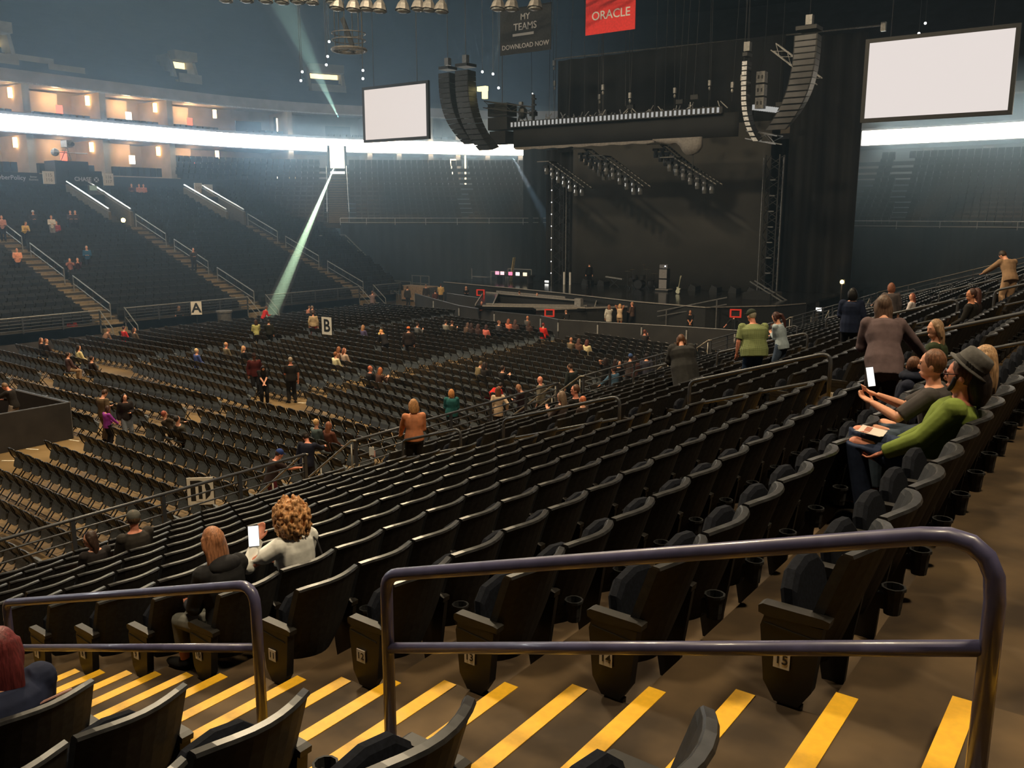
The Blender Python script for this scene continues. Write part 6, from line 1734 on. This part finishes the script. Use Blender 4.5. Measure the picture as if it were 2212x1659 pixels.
person('person in a bright red jacket seated alone below the barricade', (-26.49, 39.83, 0.000), R(34), 'sit', 1.68, top=(216, 44, 34), hair=('short', (120, 40, 34)), fat=1.2, vox=.022, arms=('lap','lap'))
person('bald man in an olive shirt with a lit phone in the middle rows', (-22.43, 35.46, 0.000), R(27), 'sit', 1.68, top=(112, 96, 74), hair=('bald', (0, 0, 0)), skin='tan', arms=('lap','phone'), vox=.022)
person('woman with very long brown hair beside the olive-shirted man', (-21.76, 35.18, 0.000), R(32), 'sit', 1.68, top=(104, 70, 56), hair=('verylong', (98, 66, 54)), vox=.022, arms=('lap','lap'))
person('woman in a white shirt with dark red-brown hair', (-21.27, 35.35, 0.000), R(31), 'sit', 1.68, top=(230, 210, 160), hair=('long', (98, 52, 42)), vox=.022, arms=('lap','lap'))
person('person in an olive jacket bending in the middle rows', (-21.79, 27.69, 0.000), R(38), 'sit', 1.68, top=(112, 98, 72), hair=('short', (104, 88, 66)), lean=24, vox=.022, arms=('lap','lap'))
person('dark-haired person next to the olive jacket in the middle rows', (-21.27, 27.66, 0.000), R(38), 'sit', 1.68, top=(46, 40, 38), hair=('long', (46, 36, 34)), vox=.022, arms=('lap','lap'))
person('dark-haired person with a lit phone in front of the red cap', (-20.43, 27.07, 0.000), R(17), 'sit', 1.68, top=(40, 36, 35), hair=('short', (56, 44, 38)), arms=('phone','phone'), vox=.022)
person('person in a bright red jacket bent over with a white mark on the back', (-19.21, 25.40, 0.000), R(37), 'sit', 1.68, top=(196, 38, 30), hair=('short', (40, 30, 28)), lean=62, fat=1.15, vox=.022, arms=('lap','lap'))
person('man in dark grey drinking in the front right block', (-20.21, 42.20, 0.000), R(86), 'sit', 1.68, top=(54, 48, 46), hair=('short', (120, 66, 52)), skin='pink', arms=('fwd','chin'), vox=.022)
person('grey-haired person mostly hidden by the black padded coat', (-18.12, 38.99, 0.000), R(25), 'sit', 1.68, top=(70, 58, 50), hair=('short', (170, 126, 100)), vox=.022, arms=('lap','lap'))
person('person in a peach shirt standing on the cropped opposite stairway', (-54.50, 25.21, 3.508), R(-115), 'stand', 1.68, top=(240, 164, 132), hair=('short',(60, 40, 36)), vox=.026, sleeve=.42, fat=1.15, face=True, arms=('front','front'))
person('person in pink and brown resting in the opposite seats, first of a trio', (-53.82, 27.95, 3.195), R(-117), 'sit', 1.68, top=(150, 100, 90), hair=('short',(110, 80, 66)), vox=.026, arms=('face','face'))
person('dark-clad child in the opposite seats between pink and blue', (-53.82, 28.44, 3.195), R(-118), 'sit', 1.68, top=(60, 36, 42), hair=('short',(120, 90, 80)), vox=.026, arms=('chin','chin'))
person('grey-haired person in a blue jacket standing in the opposite seats', (-54.50, 29.45, 3.508), R(-118), 'stand', 1.68, top=(44, 88, 122), hair=('short',(170, 160, 150)), vox=.026, face=True, fat=1.1, arms=('front','front'))
person('person in a white and yellow shirt bending in the upper opposite seats', (-58.62, 27.67, 5.075), R(-85), 'stand', 1.68, top=(214, 178, 96), hair=('short',(120, 110, 100)), vox=.026, lean=30, arms=('front','front'))
person('person in a white cap and dark jacket in the upper opposite seats', (-60.27, 29.16, 5.702), R(-106), 'stand', 1.68, top=(60, 60, 66), hair=('short',(70, 60, 56)), vox=.026, hat=('cap',(220,222,226)), arms=('front','front'))
person('person in a white shirt and grey skirt in the upper opposite seats', (-59.45, 29.91, 5.389), R(-107), 'stand', 1.68, top=(206, 200, 196), hair=('short',(60, 60, 58)), vox=.026, bottom=(120,120,124), arms=('front','front'))
person('person in a red top seated beside the white shirt, upper opposite seats', (-59.60, 30.29, 5.389), R(-117), 'sit', 1.68, top=(150, 60, 66), hair=('short',(80, 60, 56)), vox=.026, arms=('front','front'))
person('woman with long mauve-brown hair in the upper opposite seats', (-60.27, 31.65, 5.702), R(-113), 'stand', 1.68, top=(70, 64, 70), hair=('short',(110, 90, 92)), vox=.026, arms=('front','front'))
person('person in a dark jacket beside the mauve-haired woman', (-60.27, 31.99, 5.702), R(-113), 'stand', 1.68, top=(70, 68, 76), hair=('short',(140, 124, 120)), vox=.026, arms=('front','front'))
person('person in a pink top cut by the frame edge, upper opposite seats', (-59.45, 26.78, 5.389), R(-114), 'stand', 1.68, top=(190, 140, 130), hair=('short',(90, 70, 64)), vox=.026, arms=('front','front'))
person('person in dark red in the topmost opposite seats, first of three', (-67.02, 40.38, 8.210), R(-121), 'sit', 1.68, top=(90, 60, 60), hair=('short',(150, 120, 112)), vox=.026, arms=('front','front'))
person('person in pink in the topmost opposite seats, second of three', (-67.02, 41.03, 8.210), R(-121), 'sit', 1.68, top=(206, 150, 140), hair=('short',(120, 90, 80)), vox=.026, arms=('front','front'))
person('person in salmon in the topmost opposite seats, third of three', (-67.02, 41.42, 8.210), R(-122), 'sit', 1.68, top=(214, 144, 130), hair=('short',(130, 96, 86)), vox=.026, arms=('front','front'))
person('person in white at the far end of the opposite seats', (-67.85, 60.65, 8.524), R(-132), 'sit', 1.68, top=(190, 190, 186), hair=('short',(120, 110, 104)), vox=.026, arms=('front','front'))
person('person with a white bag on the farther lit opposite stairway', (-53.67, 36.49, 3.195), R(-114), 'stand', 1.68, top=(60, 58, 60), hair=('short',(110, 90, 84)), vox=.026, lean=14, arms=('front','front'))
# ------------------------------------------------------------------ people in the nearest rows
def seated(label, r, k, i, who, H=1.70, dx=0.0, dy=0.0, turn=0, **kw):
    OCCUPIED[(r, k, i)] = who
    x, y, z = near_seat(r, k, i)
    rz = DOWNHILL + R(turn)
    t, J = person(label, (x + dx, y + dy, z), rz, 'sit', H * .95, seat=.37, **kw)
    return t, J, (x + dx, y + dy, z), rz
# man in the green shirt and grey hat, leaning back with a leaflet on his knee
t, J, lo, rz = seated('man in a green shirt and grey brimmed hat, leaflet on his knee', 15, 0, 5, 'the man in the green shirt', 1.80, dx=.02,
    top=(112, 128, 58), bottom=(44, 54, 78), hair=('short', (96, 62, 46)), arms=((-.04, .40, -.34), (-.06, .44, -.36)), lean=-22, side=6, head=(-6, -15), fat=1.12, vox=.0085, loose=.030, hem=-.14, skin='pink', face=True,
    knees=[(-.13, .44, .56, (-.12, .34, .08)), (.05, .47, .60, (.0, .44, .08))], shoe=(40, 36, 34), gain=1.15)
P, s_ = J['P'], J['s']
hatm = mat('grey_felt_hat', S(84, 82, 80), .9, noise=.15, scale=30, bump=.2)
band_m = mat('hat_band', S(52, 50, 50), .8, noise=.1)
hb = J['hb'] @ Rx(R(40))
hc = P(0, -.050, .060)
Q = lambda x, y, z: hc + hb @ (V3(x, y, z) * s_)
ex, ey = hb @ V3(1, 0, 0), hb @ V3(0, 1, 0)
hm = MB()
hm.loft([ering(Q(0, 0, -.012), ex, ey, .135 * s_, .15 * s_, 24), ering(Q(0, 0, -.004), ex, ey, .137 * s_, .152 * s_, 24), ering(Q(0, 0, .006), ex, ey, .102 * s_, .115 * s_, 24), ering(Q(0, 0, .05), ex, ey, .098 * s_, .108 * s_, 24), ering(Q(0, 0, .105), ex, ey, .086 * s_, .095 * s_, 24), ering(Q(0, 0, .115), ex, ey, .070 * s_, .08 * s_, 24)])
h_ = hm.build('hat', hatm, t, True)
bm = MB(); bm.loft([ering(Q(0, 0, .006), ex, ey, .105 * s_, .118 * s_, 24), ering(Q(0, 0, .030), ex, ey, .103 * s_, .115 * s_, 24)], cap=False); bm.build('hat_band', band_m, h_, True)
for j in range(3): MB().bar(Q(-.106, -.01 + j * .02, .008), Q(-.104, .0 + j * .02, .034), .006).build('band_stitch', black_metal, h_)
dkh = cloth((34, 27, 26), 'hair')
hp = MB()
hp.tube([P(0, -.085, .04), P(.0, -.105, -.05), P(.0, -.11, -.12), P(.0, -.10, -.20)], [.070, .082, .078, .045], 12)
for sx in (-1, 1): hp.tube([P(sx * .070, .03, .0), P(sx * .070, .045, -.05), P(sx * .050, .07, -.095)], [.016, .017, .018], 8)
o = remesh_job(hp, 'back_hair', dkh, t, .009, 2)
gl = MB()
for sx in (-1, 1):
    gl.tube([P(sx * .075, -.01, .018), P(sx * .074, .07, .018), P(sx * .055, .098, .016)], .0045, 6)
    gl.tube([P(sx * .032 + .024 * math.cos(a * .5236), .102, .010 + .018 * math.sin(a * .5236)) for a in range(13)], .004, 5)
gl.tube([P(-.012, .104, .014), P(.012, .104, .014)], .004, 5)
gl.build('glasses', mat('dark_red_glasses', S(70, 26, 30), .4, noise=0), t, True)
# blond ponytail of hair behind his shoulder belongs to the next seat's person; leaflet on the knee
pk = wpt(lo, rz, (-.06, .36, .62))
lf = thing('leaflet', 'open printed leaflet lying on the knee of the man in green', 'leaflet', tuple(pk), rz)
for a, dx in ((.18, -.055), (-.12, .06)):
    b = MB().box((dx, 0, .01), (.12, .17, .003)).build('page', mat('leaflet_paper', S(222, 205, 196), .6, noise=.05), lf); b.rotation_euler = (.12, a, 0)
    MB().box((dx, .03, .0125), (.09, .04, .001)).build('print_block', mat('leaflet_print', S(180, 110, 90), .6), b)
# person in the grey t-shirt holding up the phone
t, J, lo, rz = seated('person in a grey t-shirt holding up a lit phone with both bare arms', 15, 0, 6, 'the person in the grey t-shirt', 1.66, dx=-.02, dy=.0,
    top=(70, 66, 66), sleeve=.45, bottom=(74, 88, 104), hair=('short', (118, 80, 58)), arms=((-.0, .42, -.10), (-.22, .42, -.06)), lean=6, head=(-6, 0), vox=.009, skin='light', face=True,
    knees=[(-.10, .44, .58), (.16, .44, .58)])
hp_ = [wpt(lo, rz, (0.0, 0, 0))]
ph = V3(lo[0] - .52, lo[1] + .12, lo[2] + .90)
phone('lit phone held up between two hands beside the hooded child', ph, (.80, -.42, .25), True, .078, .155)
# child in the navy hooded jacket, face turned aside
t, J, lo, rz = seated('brown-haired child in a navy hooded jacket with the face turned aside', 14, 0, 10, 'the child in navy', 1.42, dx=.16, dy=-.1,
    top=(30, 34, 50), bottom=(40, 46, 60), hair=('short', (104, 68, 48)), arms=('lap', 'lap'), lean=-6, head=(70, 6), loose=.036, vox=.011, face=True, fat=1.1)
hd = MB(); P = J['P']; hd.ball(P(0, -.02, -.125), (.135, .125, .065), 14, 8); o = remesh_job(hd, 'hood', cloth((28, 33, 48)), t, .011, 2)
# person behind the man in green, only hair showing
seated('person with dark blond hair mostly hidden behind the man in the green shirt', 15, 0, 7, 'the half-hidden person', 1.66, dx=.04, top=(40, 42, 56), bottom=(40, 44, 54), hair=('long', (176, 140, 104)), arms=('lap', 'lap'), lean=-14, head=(-20, 0), vox=.013, loose=.03)
# blonde and curly-haired women in row ten
t, J, lo, rz = seated('woman with straight bronze-blond hair in a black hooded jacket', 10, 0, 0, 'the straight-haired woman', 1.66, dx=.02, top=(38, 38, 40), bottom=(112, 112, 106), hair=('long', (172, 118, 84)),
    arms=((.06, .30, -.34), (-.10, .34, -.30)), lean=8, head=(-4, -14), loose=.030, hem=-.12, vox=.0095, female=True, gain=1.0, legs=.86, skin='pink', knees=[(-.14, .46), (-.02, .46)])
hd = MB(); P = J['P']; hd.ball(P(0, -.07, -.20), (.135, .075, .07), 14, 8); remesh_job(hd, 'hood', cloth((40, 40, 43)), t, .0095, 2)
phone('white phone held low by the straight-haired woman', wpt(lo, rz, (.0, .42, .66)), (0, 0, 1), False)
t, J, lo, rz = seated('woman with big curly sandy-blond hair in a pale pink top reading a lit phone', 10, 0, 1, 'the curly-haired woman', 1.70, dx=.03, dy=.12, top=(250, 228, 218), bottom=(60, 62, 70), hair=('curly', (196, 146, 98)),
    arms=((-.02, .24, .02), (-.16, .28, -.24)), lean=5, head=(-14, -8), loose=.026, vox=.0095, female=True, skin='pink', gain=1.15)
phone('bright lit phone held up at the cheek of the curly-haired woman', wpt(lo, rz, (-.24, .22, .94)), (.72, -.55, .35), True, .085, .165)
st_ = MB(); st_.tube([J['sp'](.44) + V3(.13, .085, 0), J['sp'](.49) + V3(.12, .0, .012), J['sp'](.42) + V3(.15, -.10, .0), J['sp'](.30) + V3(.16, -.13, 0)], .008, 5); st_.build('strap', mat('dark_strap', S(40, 38, 44), .7), t)
# red-haired person at the frame edge
t, J, lo, rz = seated('person with dark red hair in a navy jacket, before the steps', 11, -1, 0, 'the red-haired person', 1.70, dx=.10, dy=-.10, top=(34, 40, 62), bottom=(34, 36, 44), hair=('long', (104, 44, 46)),
    arms=('lap', 'lap'), lean=-4, head=(30, -10), loose=.040, vox=.010, fat=1.25, female=True)
st_ = MB(); st_.tube([wpt((0, 0, 0), 0, (x_, -.16, .80 + .02 * x_)) for x_ in np.linspace(-.22, .26, 6)], .007, 6); st_.build('bag_strap', mat('pink_strap', S(150, 112, 104), .6), t)
# others seated in the near stand
seated('man in a grey flat cap and dark shirt seated alone near the front rows', 4, 0, 4, 'the flat-capped man', 1.74, top=(54, 50, 46), bottom=(40, 40, 46), hair=('short', (96, 74, 56)), hat=('cap', (96, 94, 88)), arms=('lap', 'lap'), head=(28, 0), vox=.012, loose=.026, skin='pink', fat=1.1)
seated('girl with long dark brown hair seated near the flat-capped man', 4, 0, 3, 'the dark-haired girl', 1.52, top=(44, 40, 40), bottom=(40, 40, 46), hair=('long', (62, 44, 36)), arms=('lap', 'lap'), head=(-55, -10), vox=.012, female=True, face=True)
seated('woman with grey-brown hair seated behind a lit phone in the lower rows', 5, 1, 3, 'the grey-brown-haired woman', 1.64, top=(70, 60, 58), bottom=(40, 40, 46), hair=('long', (128, 106, 88)), arms=('phone', 'lap'), vox=.014, female=True)
seated('man in black beside the grey-brown-haired woman, phone in hand', 5, 1, 4, 'the man in black', 1.74, top=(30, 28, 28), bottom=(30, 30, 34), hair=('short', (92, 62, 46)), arms=('phone', 'lap'), head=(-40, 0), vox=.014, skin='pink')
seated('child with an orange-lit scalp just above the aisle handrail', 6, 1, 2, 'the small child', 1.30, top=(60, 50, 46), bottom=(40, 40, 46), hair=('short', (206, 116, 76)), arms=('lap', 'lap'), vox=.015)
seated('woman in dark green with long light brown hair tied back, seated past the mauve coat', 14, 0, 14, 'the woman in dark green', 1.68, dy=-.05, top=(50, 58, 38), bottom=(40, 42, 46), hair=('long', (148, 118, 90)), arms=('lap', 'lap'), head=(-40, -8), vox=.012, female=True, skin='light', loose=.026)
seated('man with brown hair in black, first of a couple high in the near rows', 13, 1, 11, 'the first of the couple', 1.76, top=(36, 34, 32), bottom=(86, 66, 64), hair=('short', (74, 48, 42)), arms=('lap', 'lap'), head=(-35, 0), vox=.014, skin='tan')
seated('woman with red-brown hair behind the man in black, second of the couple', 13, 1, 12, 'the second of the couple', 1.70, top=(44, 38, 38), bottom=(50, 44, 46), hair=('long', (84, 54, 48)), arms=('lap', 'lap'), vox=.015, female=True)
seated('woman in white with auburn hair seated far up the stand', 9, 2, 14, 'the woman in white', 1.68, top=(212, 200, 198), bottom=(60, 58, 60), hair=('long', (140, 78, 60)), arms=('lap', 'lap'), head=(-50, 0), vox=.018, female=True)
# small props held by standing people
pr = thing('paper_tickets', 'white and pink papers in the hand of the woman in tan', 'papers', (-11.75, 11.55, 3.05), R(20))
pr.location = (-11.78, 11.62, 2.70)
MB().box((0, 0, 0), (.10, .012, .16)).build('sheet', white_plate, pr); b_ = MB().box((.03, .012, -.05), (.08, .006, .12)).build('second_sheet', mat('pink_paper', S(226, 170, 160), .6), pr)
# ------------------------------------------------------------------ haze and light beams
def haze(name, label, lo, hi, density, color=(.44, .70, 1.0), an=0.25):
    mb = MB(); mb.span(lo, hi)
    m = volmat(name + '_%d' % len(bpy.data.materials), color, density, an)
    o = mb.build(name, m)
    tag(o, label, 'haze', None, 'stuff'); return o
haze('stage_haze', 'thin blue haze hanging over the far corner and the opposite seats', (-100, -25, .02), (-40.0, 100, 33), .0105)
haze('stage_haze', 'thin blue haze behind the stage drapes and the large screen', (-21, 62.6, .02), (25, 100, 16.5), .052)
haze('stage_haze', 'denser blue haze in front of the far corner seats', (-70, 52.5, .03), (-40.1, 100, 15.5), .028)
haze('stage_haze', 'faint haze over the floor before the stage', (-39.8, 18, .02), (20, 62.3, 33), .0011)
def beam(label, src, dst, r0, r1, power, color, density):
    src, dst = V3(*src), V3(*dst)
    d = dst - src; L = np.linalg.norm(d)
    half = math.atan((r1 - r0) / L); back = r0 / math.tan(half)
    ld = bpy.data.lights.new('follow_spot', 'SPOT'); ld.energy = power; ld.color = color
    ld.spot_size = 2 * half * 1.02; ld.spot_blend = .35; ld.shadow_soft_size = .02
    lo = bpy.data.objects.new('follow_spot', ld); COL.objects.link(lo)
    lo.location = src - unit(d) * min(back, .5); lo.rotation_euler = Vector(d).to_track_quat('-Z', 'Y').to_euler()
    mb = MB(); mb.tube([src + d * .012, dst], [r0 + .05, r1 * 1.03], 20)  # added cone of denser haze, shaped to the beam to make it show
    o = mb.build('light_beam', volmat('beam_haze_%d' % len(bpy.data.materials), (1, 1, 1), density, 0.2))
    tag(o, label, 'light beam', None, 'stuff')
beam('bright green-white follow-spot beam falling from the corner doorway onto the floor chairs', (-65.6, 61.1, 11.9), (-44.5, 35.0, .1), .15, .62, 2.6e6, (.58, 1.0, .76), .06)
beam('wide faint green-white spotlight beam rising over the upper deck', (-61.8, 58.0, 15.9), (-56.2, 47.1, 23.6), .45, 1.5, 4.0e4, (.6, 1.0, .80), .014)
beam('narrow faint beam rising beside the paired left arrays', (-38.9, 50.7, 15.6), (-36.6, 49.5, 20.9), .10, .42, 4.0e4, (.85, 1.0, .85), .05)
beam('short faint beam slanting below the lit end of the ribbon board', (-44.9, 61.8, 11.95), (-44.0, 63.0, 9.4), .35, .55, 1.2e4, (.8, .92, 1.0), .03)
flush_jobs()
build_seats()
build_chairs()
flush_texts()
